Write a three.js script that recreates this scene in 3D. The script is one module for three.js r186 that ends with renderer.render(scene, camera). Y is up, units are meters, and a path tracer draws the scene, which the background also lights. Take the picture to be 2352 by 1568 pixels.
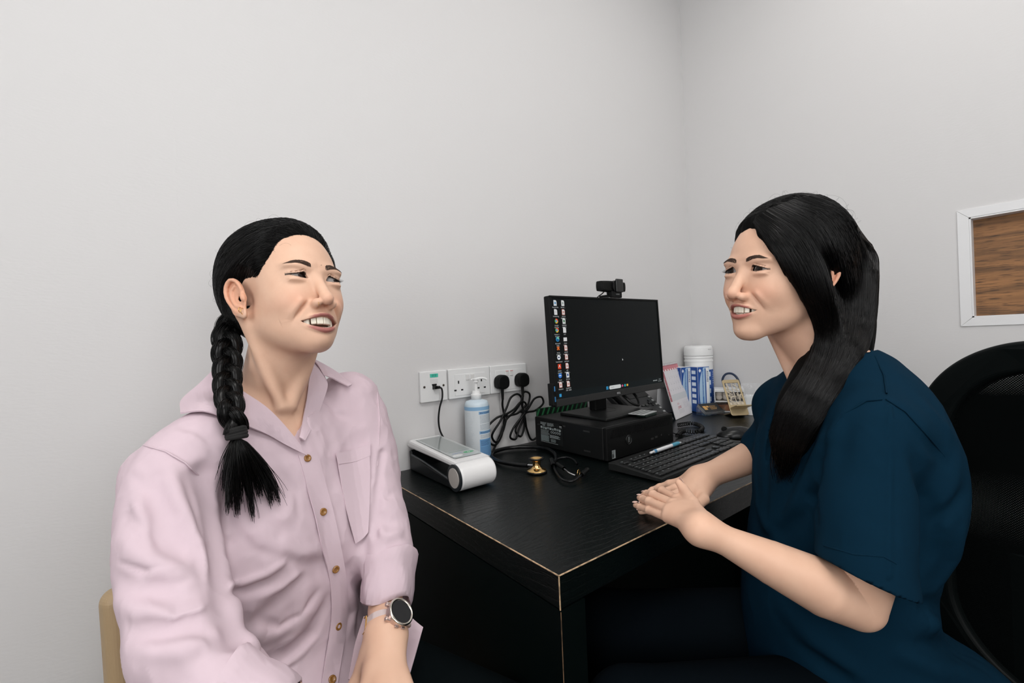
import * as THREE from 'three';
import { mergeGeometries, toCreasedNormals, mergeVertices } from 'three/addons/utils/BufferGeometryUtils.js';
import { RoundedBoxGeometry } from 'three/addons/geometries/RoundedBoxGeometry.js';
import { RectAreaLightUniformsLib } from 'three/addons/lights/RectAreaLightUniformsLib.js';

// ---------------------------------------------------------------- camera, light, exposure
RectAreaLightUniformsLib.init();
const scene = new THREE.Scene();
const V = (x, y, z) => new THREE.Vector3(x, y, z);
const CAM = V(-0.435, 1.0896, 1.1528), FOCAL = 1039.86;               // focal length in pixels of the 2352 x 1568 frame
const camera = new THREE.PerspectiveCamera(2 * Math.atan(784 / FOCAL) * 180 / Math.PI, 1.5, 0.02, 30);
const yaw = 0.6572, pitch = -0.0052, roll = -0.0414;
const FWD = V(Math.sin(yaw) * Math.cos(pitch), Math.sin(pitch), -Math.cos(yaw) * Math.cos(pitch));
const R0 = V(Math.cos(yaw), 0, Math.sin(yaw)), U0 = R0.clone().cross(FWD);
const RIGHT = R0.clone().multiplyScalar(Math.cos(roll)).addScaledVector(U0, Math.sin(roll));
const UP = U0.clone().multiplyScalar(Math.cos(roll)).addScaledVector(R0, -Math.sin(roll));
camera.position.copy(CAM);
camera.quaternion.setFromRotationMatrix(new THREE.Matrix4().makeBasis(RIGHT, UP, FWD.clone().negate()));
scene.background = new THREE.Color(0x000000);
const renderer = new THREE.WebGLRenderer({ antialias: true });
renderer.toneMapping = THREE.LinearToneMapping;
renderer.toneMappingExposure = 0.93;
renderer.shadowMap.enabled = true;
const ROOM = { x0: -1.75, x1: 1.5135, z0: 0, z1: 2.7, h: 2.75 };
// ceiling panels out of view: centre x, centre z, width, depth, strength
const UNSEEN_PANELS = [[-0.45, 1.5, 1.2, 0.6, 5.3], [0.85, 0.95, 0.6, 0.6, 2.0]];

// unseen frosted window in the wall behind the camera: centre x, centre y, width, height, strength
const UNSEEN_FRONT_WINDOW = [-0.2, 1.7, 1.2, 1.2, 1.1];
const UNSEEN_SIDE_WINDOW = [1.55, 1.6, 1.2, 1.2, 2.4];                      // unseen frosted window in the left wall: centre z, centre y, width, height, strength

// ---------------------------------------------------------------- small helpers
let seedState = 12345;
const rnd = () => { seedState = (seedState * 1664525 + 1013904223) >>> 0; return seedState / 4294967296; };
const rr = (a, b) => a + (b - a) * rnd();
const lerp = (a, b, t) => a + (b - a) * t;
const clamp = (x, a = 0, b = 1) => Math.max(a, Math.min(b, x));
const sstep = (a, b, x) => { const t = clamp((x - a) / (b - a)); return t * t * (3 - 2 * t); };
const usedNames = new Map();
function numbered(name) { const n = usedNames.get(name) ?? 0; usedNames.set(name, n + 1); return n ? name + '_' + String(n).padStart(3, '0') : name; }
function shade(o) { o.traverse((c) => { if (c.isMesh) { c.castShadow = true; c.receiveShadow = true; } }); return o; }
function tag(o, label, category, group) { o.userData.label = label; o.userData.category = category; if (group) o.userData.group = group; return o; }
function thing(name, label, category, pos = [0, 0, 0], turn = 0, group) {
  const g = new THREE.Group(); g.name = numbered(name); g.position.set(...pos); g.rotation.y = turn; scene.add(g); return tag(g, label, category, group);
}
function part(name, geo, mat, parent, label) {
  const m = new THREE.Mesh(geo, mat); m.name = name; m.castShadow = m.receiveShadow = true; parent.add(m); if (label) m.userData.label = label; return m;
}
function struct(name, geo, mat) { const m = part(name, geo, mat, scene); m.userData.kind = 'structure'; return m; }
const box = (w, h, d, x = 0, y = 0, z = 0, r = 0) => { const g = r ? new RoundedBoxGeometry(w, h, d, 2, Math.min(r, w / 2.01, h / 2.01, d / 2.01)) : new THREE.BoxGeometry(w, h, d); g.translate(x, y, z); return g; };
const cyl = (r0, r1, h, x = 0, y = 0, z = 0, n = 32, axis = 'y') => { const g = new THREE.CylinderGeometry(r1, r0, h, n); if (axis === 'x') g.rotateZ(-Math.PI / 2); if (axis === 'z') g.rotateX(Math.PI / 2); g.translate(x, y, z); return g; };
const lathe = (pts, n = 40) => new THREE.LatheGeometry(pts.map(([x, y]) => new THREE.Vector2(x, y)), n);
const curve = (pts, closed = false) => new THREE.CatmullRomCurve3(pts.map((p) => (Array.isArray(p) ? V(...p) : p)), closed, 'centripetal');
const tube = (pts, r, n = 40, s = 8, closed = false) => new THREE.TubeGeometry(curve(pts, closed), n, r, s, closed);
const merge = (list) => mergeGeometries(list.map((g) => { const q = g.index ? g.toNonIndexed() : g; for (const k of Object.keys(q.attributes)) if (!['position', 'normal', 'uv'].includes(k)) q.deleteAttribute(k); return q; }));
const std = (color, roughness = 0.5, extra = {}) => new THREE.MeshStandardMaterial({ color, roughness, ...extra });
const phy = (color, roughness = 0.5, extra = {}) => new THREE.MeshPhysicalMaterial({ color, roughness, ...extra });
// rounded rectangle outline and extrusion (flat in xy, thick along z)
function rrect(w, h, r, x = 0, y = 0) {
  const s = new THREE.Shape(), a = x - w / 2, b = y - h / 2; r = Math.min(r, w / 2 - 1e-5, h / 2 - 1e-5);
  s.moveTo(a + r, b); s.lineTo(a + w - r, b); s.absarc(a + w - r, b + r, r, -Math.PI / 2, 0); s.lineTo(a + w, b + h - r); s.absarc(a + w - r, b + h - r, r, 0, Math.PI / 2);
  s.lineTo(a + r, b + h); s.absarc(a + r, b + h - r, r, Math.PI / 2, Math.PI); s.lineTo(a, b + r); s.absarc(a + r, b + r, r, Math.PI, 1.5 * Math.PI); return s;
}
const extrude = (shape, depth, bevel = 0, seg = 12) => { const g = new THREE.ExtrudeGeometry(shape, { depth: Math.max(depth - 2 * bevel, 1e-5), bevelEnabled: bevel > 0, bevelThickness: bevel, bevelSize: bevel, bevelOffset: -bevel, bevelSegments: 2, curveSegments: seg }); g.translate(0, 0, bevel); return g; };
const poly = (pts) => { const s = new THREE.Shape(); pts.forEach(([x, y], i) => (i ? s.lineTo(x, y) : s.moveTo(x, y))); return s; };
// noise
const hash = (x, y, z) => { let h = Math.imul(x, 374761393) ^ Math.imul(y, 668265263) ^ Math.imul(z, 2147483647 ^ 1274126177); h = Math.imul(h ^ (h >>> 13), 1274126177); return ((h ^ (h >>> 16)) >>> 0) / 4294967296; };
function noise(x, y, z = 0) {
  const i = Math.floor(x), j = Math.floor(y), k = Math.floor(z), s = (t) => t * t * (3 - 2 * t), u = s(x - i), v = s(y - j), w = s(z - k);
  const l = (a, b, t) => a + (b - a) * t;
  return l(l(l(hash(i, j, k), hash(i + 1, j, k), u), l(hash(i, j + 1, k), hash(i + 1, j + 1, k), u), v), l(l(hash(i, j, k + 1), hash(i + 1, j, k + 1), u), l(hash(i, j + 1, k + 1), hash(i + 1, j + 1, k + 1), u), v), w);
}
const fbm = (x, y, z = 0, o = 4) => { let a = 0.5, s = 0, t = 0; for (let i = 0; i < o; i++) { s += a * noise(x, y, z); t += a; a *= 0.5; x *= 2.03; y *= 2.03; z *= 2.03; } return s / t; };
function texture(w, h, f, srgb = true) {
  const d = new Uint8Array(w * h * 4);
  for (let j = 0; j < h; j++) for (let i = 0; i < w; i++) { const c = f(i / w, j / h, i, j), o = (j * w + i) * 4; if (Array.isArray(c)) { d[o] = clamp(c[0]) * 255; d[o + 1] = clamp(c[1]) * 255; d[o + 2] = clamp(c[2]) * 255; } else d[o] = d[o + 1] = d[o + 2] = clamp(c) * 255; d[o + 3] = 255; }
  const t = new THREE.DataTexture(d, w, h); t.magFilter = THREE.LinearFilter; t.minFilter = THREE.LinearMipmapLinearFilter; t.generateMipmaps = true; t.wrapS = t.wrapT = THREE.RepeatWrapping; if (srgb) t.colorSpace = THREE.SRGBColorSpace; t.needsUpdate = true; return t;
}
function canvasTexture(w, h, draw) {
  const c = document.createElement('canvas'); c.width = w; c.height = h; draw(c.getContext('2d'), w, h);
  const t = new THREE.CanvasTexture(c); t.colorSpace = THREE.SRGBColorSpace; t.magFilter = THREE.LinearFilter; return t;
}
// box projection of uv in metres
function uvBox(g, scale = 1) {
  const q = g.index ? g.toNonIndexed() : g, p = q.attributes.position, n = q.attributes.normal, uv = new Float32Array(p.count * 2);
  for (let i = 0; i < p.count; i++) { const ax = Math.abs(n.getX(i)), ay = Math.abs(n.getY(i)), az = Math.abs(n.getZ(i)); let u, v; if (ax > ay && ax > az) { u = p.getZ(i); v = p.getY(i); } else if (ay > az) { u = p.getX(i); v = p.getZ(i); } else { u = p.getX(i); v = p.getY(i); } uv[2 * i] = u * scale; uv[2 * i + 1] = v * scale; }
  q.setAttribute('uv', new THREE.BufferAttribute(uv, 2)); return q;
}
const at = (u, v, d) => CAM.clone().addScaledVector(FWD, d).addScaledVector(RIGHT, d * (u - 1176) / FOCAL).addScaledVector(UP, d * (784 - v) / FOCAL);   // a measured point of the room from its place in the photograph and its distance
// ---------------------------------------------------------------- the room
const wallBump = texture(512, 512, (u, v, i, j) => 0.5 + 0.28 * (fbm(i / 9, j / 3.2, 1, 3) - 0.5) + 0.2 * (fbm(i / 40, j / 26, 7, 3) - 0.5), false);
const wallMat = std(new THREE.Color().setRGB(0.655, 0.65, 0.65), 0.62, { bumpMap: wallBump, bumpScale: 0.0004 });
wallBump.repeat.set(2.5, 2.5);
{
  const { x0, x1, z0, z1, h } = ROOM, t = 0.12;
  struct('wall_back', uvBox(box(x1 - x0 + 2 * t, h, t, (x0 + x1) / 2, h / 2, z0 - t / 2)), wallMat);
  // right wall with the hatch opening
  const oy0 = 1.0714 + 0.026, oy1 = 1.4255 - 0.026, oz0 = 0.8939 + 0.026, oz1 = 1.62;
  struct('wall_right', uvBox(merge([
    box(t, h, oz0 - z0, x1 + t / 2, h / 2, (oz0 + z0) / 2), box(t, h, z1 - oz1 + t, x1 + t / 2, h / 2, (oz1 + z1 + t) / 2),
    box(t, oy0, oz1 - oz0, x1 + t / 2, oy0 / 2, (oz0 + oz1) / 2), box(t, h - oy1, oz1 - oz0, x1 + t / 2, (h + oy1) / 2, (oz0 + oz1) / 2)])), wallMat);
  struct('wall_left', uvBox(box(t, h, z1 - z0 + t, x0 - t / 2, h / 2, (z0 + z1 + t) / 2)), wallMat);
  struct('wall_front', uvBox(box(x1 - x0, h, t, (x0 + x1) / 2, h / 2, z1 + t / 2)), wallMat);
  const floorTex = texture(512, 512, (u, v, i, j) => { const g = fbm(i / 120, j / 9, 3, 4), k = 0.16 + 0.1 * g; return [k * 1.1, k, k * 0.9]; });
  struct('floor', uvBox(box(x1 - x0 + 2 * t, 0.1, z1 - z0 + 2 * t, (x0 + x1) / 2, -0.05, (z0 + z1) / 2)), std(0xffffff, 0.55, { map: floorTex }));
  struct('ceiling', uvBox(box(x1 - x0 + 2 * t, 0.1, z1 - z0 + 2 * t, (x0 + x1) / 2, h + 0.05, (z0 + z1) / 2)), std(new THREE.Color().setRGB(0.88, 0.88, 0.88), 0.8));
  // hatch in the right wall: four mitred frame boards, reveals, oak shutter
  const hatch = new THREE.Group(); hatch.name = 'window_1'; hatch.userData.kind = 'structure'; scene.add(hatch);
  const fm = std(new THREE.Color().setRGB(0.76, 0.765, 0.775), 0.4);
  const fw = 0.026, ft = 0.004, dep = 0.038;
  const y0 = oy0 - fw, y1 = oy1 + fw, za = oz0 - fw, zb = oz1 + fw, gap = 0.0003;
  const board = (pts) => { const g = extrude(poly(pts), ft, 0.0008); g.rotateY(-Math.PI / 2); g.translate(x1, 0, 0); return g; };   // shape x -> world z, y -> y, thickness into the room
  part('frame_board', board([[za, y1], [zb, y1], [oz1, oy1 + gap], [oz0, oy1 + gap]]), fm, hatch);
  part('frame_board', board([[za, y0], [zb, y0], [oz1, oy0 - gap], [oz0, oy0 - gap]]), fm, hatch);
  part('frame_board', board([[za, y0 + gap], [za, y1 - gap], [oz0 - gap, oy1], [oz0 - gap, oy0]]), fm, hatch);
  part('frame_board', board([[zb, y0 + gap], [zb, y1 - gap], [oz1 + gap, oy1], [oz1 + gap, oy0]]), fm, hatch);
  const rt = 0.004, rx = x1 - 0.003 + (dep + 0.003) / 2;
  part('reveal', merge([box(dep + 0.003, rt, oz1 - oz0, rx, oy1 - rt / 2, (oz0 + oz1) / 2), box(dep + 0.003, rt, oz1 - oz0, rx, oy0 + rt / 2, (oz0 + oz1) / 2), box(dep + 0.003, oy1 - oy0, rt, rx, (oy0 + oy1) / 2, oz0 + rt / 2), box(dep + 0.003, oy1 - oy0, rt, rx, (oy0 + oy1) / 2, oz1 - rt / 2)]), fm, hatch);
  const oak = texture(1024, 512, (u, v, i, j) => {
    const w = fbm(u * 2, v * 5, 2, 3), cath = Math.exp(-(((u - 0.2) / 0.3) ** 2)) * 0.3 * Math.sin((v - 0.45) * 8);
    const y = v * 9 + w * 2.2 + cath * 3, ring = Math.pow(0.5 + 0.5 * Math.sin(y * 6.283 * 0.8), 3), pore = fbm(u * 22, v * 260 + w * 20, 5, 3), streak = fbm(u * 3, v * 70 + w * 8, 9, 3);
    const k = clamp(0.50 + 0.16 * (streak - 0.5) - 0.10 * ring - (pore > 0.58 ? (pore - 0.58) * 0.9 : 0) + 0.06 * (fbm(u * 4, v * 4, 3, 2) - 0.5));
    return [k * 1.16, k * 0.82, k * 0.51];
  });
  oak.repeat.set(1.7, 2.6);
  part('shutter_panel', uvBox(box(0.018, oy1 - oy0, oz1 - oz0, x1 + dep + 0.009, (oy0 + oy1) / 2, (oz0 + oz1) / 2)), std(0xffffff, 0.6, { map: oak, bumpMap: oak, bumpScale: 0.0006 }), hatch, 'brown oak-grain board set back in the white frame');
  shade(hatch);
  // unseen glowing window behind the camera, placed to light faces and even the walls
  {
    const [wx, wy, ww, wh, ws] = UNSEEN_FRONT_WINDOW, win = new THREE.Group(); win.name = 'unseen_window_2'; win.userData.kind = 'structure'; scene.add(win);
    part('unseen_pane', box(ww, wh, 0.008, wx, wy, z1 - 0.006), std(0xffffff, 0.5, { emissive: 0xffffff, emissiveIntensity: 2 }), win); part('unseen_window_frame', merge([box(ww + 0.1, 0.05, 0.03, wx, wy + wh / 2 + 0.025, z1 - 0.015), box(ww + 0.1, 0.05, 0.03, wx, wy - wh / 2 - 0.025, z1 - 0.015), box(0.05, wh, 0.03, wx - ww / 2 - 0.025, wy, z1 - 0.015), box(0.05, wh, 0.03, wx + ww / 2 + 0.025, wy, z1 - 0.015)]), fm, win);
    const L = new THREE.RectAreaLight(0xffffff, ws, ww, wh); L.position.set(wx, wy, z1 - 0.014); L.lookAt(wx, wy, 0); scene.add(L);
  }
  {
    const [wz, wy, ww, wh, ws] = UNSEEN_SIDE_WINDOW, win = new THREE.Group(); win.name = 'unseen_window_3'; win.userData.kind = 'structure'; scene.add(win);  // out of view on the left, placed to light the right-hand face
    part('unseen_pane', box(0.008, wh, ww, x0 + 0.006, wy, wz), std(0xffffff, 0.5, { emissive: 0xffffff, emissiveIntensity: 1.5 }), win); part('unseen_window_frame', merge([box(0.03, 0.05, ww + 0.1, x0 + 0.015, wy + wh / 2 + 0.025, wz), box(0.03, 0.05, ww + 0.1, x0 + 0.015, wy - wh / 2 - 0.025, wz), box(0.03, wh, 0.05, x0 + 0.015, wy, wz - ww / 2 - 0.025), box(0.03, wh, 0.05, x0 + 0.015, wy, wz + ww / 2 + 0.025)]), fm, win);
    const L = new THREE.RectAreaLight(0xffffff, ws, ww, wh); L.position.set(x0 + 0.014, wy, wz); L.lookAt(x1, wy, wz); scene.add(L);
  }
  // ceiling panels, out of view, placed to light the walls from above
  UNSEEN_PANELS.forEach(([x, z, w, d, s], i) => {
    const g = thing('unseen_ceiling_light', i ? 'out of view white ceiling light panel lighting the right side of the room' : 'out of view white ceiling light panel lighting the left side of the room', 'light', [x, h, z], 0, 'unseen ceiling light panels');
    part('frame', merge([box(w + 0.04, 0.014, 0.02, 0, -0.007, d / 2 + 0.01), box(w + 0.04, 0.014, 0.02, 0, -0.007, -d / 2 - 0.01), box(0.02, 0.014, d, w / 2 + 0.01, -0.007, 0), box(0.02, 0.014, d, -w / 2 - 0.01, -0.007, 0)]), std(0xeeeeee, 0.4), g);
    part('diffuser', box(w, 0.006, d, 0, -0.004, 0), std(0xffffff, 0.5, { emissive: 0xfffaf4, emissiveIntensity: 3 }), g);
    const L = new THREE.RectAreaLight(0xfffdfc, s, w, d); L.position.set(x, h - 0.012, z); L.lookAt(x, 0, z); scene.add(L);
  });
}
// ---------------------------------------------------------------- the desk
const DT = 0.75, DD = 0.6757, AP = 0.0512;
const deskGrain = (() => {
  // cathedral grain of the black veneer: height map for the pores, u along the desk's length
  const S = 1024;
  return texture(S, S, (u, v, i, j) => {
    const w = fbm(u * 2.2, v * 5, 11, 3), bend = 0.16 * Math.sin(u * 6.283 + 1.2) * (w - 0.3), y = v * 34 + w * 5 + bend * 12;
    const ring = Math.abs(((y % 1) + 1) % 1 - 0.5) * 2, pore = fbm(u * 46, v * 520 + w * 60, 4, 2), fine = noise(i * 0.25, j * 1.7 + w * 40, 3);
    let h = 0.62; if (ring > 0.55) h -= (ring - 0.55) * 1.1 * sstep(0.35, 0.62, pore); h -= 0.28 * sstep(0.62, 0.8, fine) * sstep(0.45, 0.7, pore); return h;
  }, false);
})();
deskGrain.repeat.set(2.2, 2.2);
const deskTopMat = phy(new THREE.Color().setRGB(0.0014, 0.0030, 0.0029), 0.30, { bumpMap: deskGrain, bumpScale: 0.0007, specularIntensity: 0.5 });
const deskSideMat = phy(new THREE.Color().setRGB(0.0012, 0.0030, 0.0029), 0.45, { specularIntensity: 0.15 });
const wearTex = texture(512, 8, (u, v, i) => { const n = fbm(i / 14, 3, 2, 4), k = 0.7 + 0.3 * sstep(0.3, 0.6, n); return [0.80 * k, 0.68 * k, 0.54 * k]; });
{
  const W = ROOM.x1 - 0.004, z0 = 0.002;
  const g = thing('desk', 'black wood-grain office desk with worn tan edges set in the room corner', 'desk', [0, 0, 0]);
  const topShape = box(W - 0.003, AP - 0.002, DD - z0 - 0.003, W / 2, DT - AP / 2, (DD + z0) / 2, 0.0015);
  part('desktop', uvBox(topShape), deskTopMat, g);
  part('side_panel', uvBox(box(0.05, DT - AP - 0.002, DD - z0 - 0.002, 0.0265, (DT - AP) / 2, (DD + z0) / 2)), deskSideMat, g);
  part('dark_modesty_panel', uvBox(box(W - 0.345, DT - AP - 0.004, 0.018, 0.053 + (W - 0.345) / 2, (DT - AP) / 2, 0.30)), deskSideMat, g);  // full height and set forward so the space under the desk stays dark
  const ped = part('drawer_pedestal', uvBox(box(0.28, DT - AP - 0.002, DD - 0.06, W - 0.145, (DT - AP) / 2, DD / 2 - 0.01)), deskSideMat, g);
  for (let k = 0; k < 3; k++) part('drawer_front', box(0.27, 0.215, 0.016, W - 0.145, 0.13 + k * 0.225, DD - 0.032, 0.002), deskSideMat, ped);
  // worn edges where the black foil has rubbed off down to the board
  const wear = std(0xffffff, 0.7, { map: wearTex }), e = 0.0014;
  const strip = (w, h, d, x, y, z, len) => { const q = box(w, h, d, x, y, z).toNonIndexed(), p = q.attributes.position, uv = q.attributes.uv; for (let i = 0; i < p.count; i++) uv.setXY(i, (w >= h && w >= d ? p.getX(i) : h > d ? p.getY(i) : p.getZ(i)) * 2.2, 0.5); return q; };
  part('worn_edge', strip(e, e, DD - 0.01, e / 2, DT - e / 2, (DD + 0.01) / 2), wear, g, 'tan worn edge of the desktop');
  part('worn_edge', strip(W - 0.01, e, e, (W - 0.01) / 2, DT - e / 2, DD - e / 2), wear, g, 'tan worn edge of the desktop');
  part('worn_edge', strip(e, AP - 0.002, e, e / 2, DT - AP / 2, DD - e / 2), wear, g, 'tan worn corner of the desktop');
  part('worn_edge', strip(0.001, DT - AP - 0.004, 0.001, 0.0015, (DT - AP) / 2, DD - 0.0005), std(0xffffff, 0.7, { map: wearTex, color: 0x8a8078 }), g, 'tan worn corner of the side panel');
}
// ---------------------------------------------------------------- distance fields and their mesher
const smin = (a, b, k) => { const h = k - Math.abs(a - b); return h > 0 ? Math.min(a, b) - h * h * 0.25 / k : Math.min(a, b); };
const smax = (a, b, k) => -smin(-a, -b, k);
const cut = (a, b, k) => smax(a, -b, k);
const ell = (x, y, z, cx, cy, cz, rx, ry, rz) => { const a = (x - cx) / rx, b = (y - cy) / ry, c = (z - cz) / rz, k0 = Math.sqrt(a * a + b * b + c * c); if (k0 < 1e-6) return -Math.min(rx, ry, rz); const a1 = a / rx, b1 = b / ry, c1 = c / rz; return k0 * (k0 - 1) / Math.sqrt(a1 * a1 + b1 * b1 + c1 * c1); };
// tapered capsule: nearest point on the axis, radius along it
const cap = (x, y, z, ax, ay, az, bx, by, bz, r1, r2) => { const dx = bx - ax, dy = by - ay, dz = bz - az, px = x - ax, py = y - ay, pz = z - az; const t = clamp((px * dx + py * dy + pz * dz) / (dx * dx + dy * dy + dz * dz + 1e-12)); const qx = px - t * dx, qy = py - t * dy, qz = pz - t * dz; return Math.sqrt(qx * qx + qy * qy + qz * qz) - (r1 + (r2 - r1) * t); };
// chain of tapered capsules, pts = [[x, y, z, r], ...]
function chain(pts, k = 0) {
  const s = []; for (let i = 0; i + 1 < pts.length; i++) s.push([...pts[i].slice(0, 3), ...pts[i + 1].slice(0, 3), pts[i][3], pts[i + 1][3]]);
  let mx = 0, my = 0, mz = 0; for (const p of pts) { mx += p[0] / pts.length; my += p[1] / pts.length; mz += p[2] / pts.length; }
  let R = 0; for (const p of pts) R = Math.max(R, Math.hypot(p[0] - mx, p[1] - my, p[2] - mz) + p[3]);
  const f = (x, y, z) => { let d = 1e9; for (const q of s) { const e = cap(x, y, z, q[0], q[1], q[2], q[3], q[4], q[5], q[6], q[7]); d = k ? smin(d, e, k) : Math.min(d, e); } return d; };
  f.bound = (x, y, z) => Math.hypot(x - mx, y - my, z - mz) - R;
  return f;
}
// smooth curve through control points with radius as a 4th value
function smoothChain(pts, n) { const c = new THREE.CatmullRomCurve3(pts.map((p) => V(p[0], p[1], p[2]))), out = []; for (let i = 0; i <= n; i++) { const t = i / n, p = c.getPoint(t), f = t * (pts.length - 1), j = Math.min(Math.floor(f), pts.length - 2); out.push([p.x, p.y, p.z, lerp(pts[j][3], pts[j + 1][3], f - j)]); } return out; }
// surface nets on the cells near the surface, vertices then pulled onto it
function meshField(f, lo, hi, h, colour, { steps = 1, eps = 0.35, slack = 1.35 } = {}) {
  const n = [0, 1, 2].map((i) => Math.ceil((hi[i] - lo[i]) / h) + 1), [nx, ny, nz] = n, F = new Float32Array(nx * ny * nz).fill(NaN), B = 6;
  const id = (i, j, k) => i + nx * (j + ny * k), blocks = [];
  for (let k = 0; k < nz - 1; k += B) for (let j = 0; j < ny - 1; j += B) for (let i = 0; i < nx - 1; i += B) {
    const d = f(lo[0] + (i + B / 2) * h, lo[1] + (j + B / 2) * h, lo[2] + (k + B / 2) * h);
    if (Math.abs(d) < 0.87 * B * h * slack) blocks.push([i, j, k]);
  }
  const cellV = new Int32Array(nx * ny * nz).fill(-1), P = [], cells = [];
  for (const [bi, bj, bk] of blocks) for (let k = bk; k <= Math.min(bk + B, nz - 1); k++) for (let j = bj; j <= Math.min(bj + B, ny - 1); j++) for (let i = bi; i <= Math.min(bi + B, nx - 1); i++) { const q = id(i, j, k); if (F[q] !== F[q]) F[q] = f(lo[0] + i * h, lo[1] + j * h, lo[2] + k * h); }
  const E = [[0, 1], [2, 3], [4, 5], [6, 7], [0, 2], [1, 3], [4, 6], [5, 7], [0, 4], [1, 5], [2, 6], [3, 7]];
  const val = new Float64Array(8);
  for (const [bi, bj, bk] of blocks) for (let k = bk; k < Math.min(bk + B, nz - 1); k++) for (let j = bj; j < Math.min(bj + B, ny - 1); j++) for (let i = bi; i < Math.min(bi + B, nx - 1); i++) {
    let m = 0; for (let c = 0; c < 8; c++) { val[c] = F[id(i + (c & 1), j + ((c >> 1) & 1), k + (c >> 2))]; if (val[c] < 0) m |= 1 << c; }
    if (m === 0 || m === 255) continue;
    let x = 0, y = 0, z = 0, w = 0;
    for (const [a, b] of E) if ((val[a] < 0) !== (val[b] < 0)) { const t = val[a] / (val[a] - val[b]); x += lerp(a & 1, b & 1, t); y += lerp((a >> 1) & 1, (b >> 1) & 1, t); z += lerp(a >> 2, b >> 2, t); w++; }
    cellV[id(i, j, k)] = P.length / 3; P.push(lo[0] + (i + x / w) * h, lo[1] + (j + y / w) * h, lo[2] + (k + z / w) * h); cells.push(i, j, k);
  }
  const idx = [];
  for (let c = 0; c < cells.length; c += 3) {
    const i = cells[c], j = cells[c + 1], k = cells[c + 2], q = id(i, j, k);
    const quad = (a, b, cc, d, flip) => { if (a < 0 || b < 0 || cc < 0 || d < 0) return; flip ? idx.push(a, cc, b, a, d, cc) : idx.push(a, b, cc, a, cc, d); };
    if (j > 0 && k > 0) { const s0 = F[q] < 0, s1 = F[id(i + 1, j, k)] < 0; if (s0 !== s1) quad(cellV[id(i, j - 1, k - 1)], cellV[id(i, j, k - 1)], cellV[q], cellV[id(i, j - 1, k)], !s0); }
    if (i > 0 && k > 0) { const s0 = F[q] < 0, s1 = F[id(i, j + 1, k)] < 0; if (s0 !== s1) quad(cellV[id(i - 1, j, k - 1)], cellV[id(i - 1, j, k)], cellV[q], cellV[id(i, j, k - 1)], !s0); }
    if (i > 0 && j > 0) { const s0 = F[q] < 0, s1 = F[id(i, j, k + 1)] < 0; if (s0 !== s1) quad(cellV[id(i - 1, j - 1, k)], cellV[id(i, j - 1, k)], cellV[q], cellV[id(i - 1, j, k)], !s0); }
  }
  const N = new Float32Array(P.length), C = colour ? new Float32Array(P.length) : null, e = h * eps, pos = new Float32Array(P);
  for (let v = 0; v < pos.length; v += 3) {
    let x = pos[v], y = pos[v + 1], z = pos[v + 2], gx, gy, gz;
    for (let s = 0; s <= steps; s++) {
      gx = f(x + e, y, z) - f(x - e, y, z); gy = f(x, y + e, z) - f(x, y - e, z); gz = f(x, y, z + e) - f(x, y, z - e);
      const l = Math.sqrt(gx * gx + gy * gy + gz * gz) || 1e-9; gx /= l; gy /= l; gz /= l;
      if (s < steps) { const d = clamp(f(x, y, z) / Math.max(l / (2 * e), 0.4), -h * 0.6, h * 0.6); x -= gx * d; y -= gy * d; z -= gz * d; }
    }
    pos[v] = x; pos[v + 1] = y; pos[v + 2] = z; N[v] = gx; N[v + 1] = gy; N[v + 2] = gz;
    if (C) { const c = colour(x, y, z, gx, gy, gz); C[v] = c[0]; C[v + 1] = c[1]; C[v + 2] = c[2]; }
  }
  const g = new THREE.BufferGeometry(); g.setAttribute('position', new THREE.BufferAttribute(pos, 3)); g.setAttribute('normal', new THREE.BufferAttribute(N, 3));
  if (C) g.setAttribute('color', new THREE.BufferAttribute(C, 3));
  g.setIndex(idx); return g;
}
// walk from outside along a ray until the field is reached
function march(f, o, d, t0 = 0, t1 = 3, off = 0) { let t = t0, e = 1; for (let i = 0; i < 200; i++) { e = f(o.x + d.x * t, o.y + d.y * t, o.z + d.z * t) - off; if (e < 2e-5) return t; t += Math.max(e * 0.8, 2e-5); if (t > t1) return null; } return e < 5e-4 ? t : null; }
// the point of a field's surface seen at a place of the photograph, raised by off
function onto(f, u, v, off = 0) { const d = at(u, v, 1).sub(CAM), l = d.length(); d.divideScalar(l); const t = march(f, CAM, d, 0.2, 3, off); return t === null ? null : CAM.clone().addScaledVector(d, t); }
const gradOf = (f, p, e = 0.0015) => V(f(p.x + e, p.y, p.z) - f(p.x - e, p.y, p.z), f(p.x, p.y + e, p.z) - f(p.x, p.y - e, p.z), f(p.x, p.y, p.z + e) - f(p.x, p.y, p.z - e)).normalize();
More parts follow.
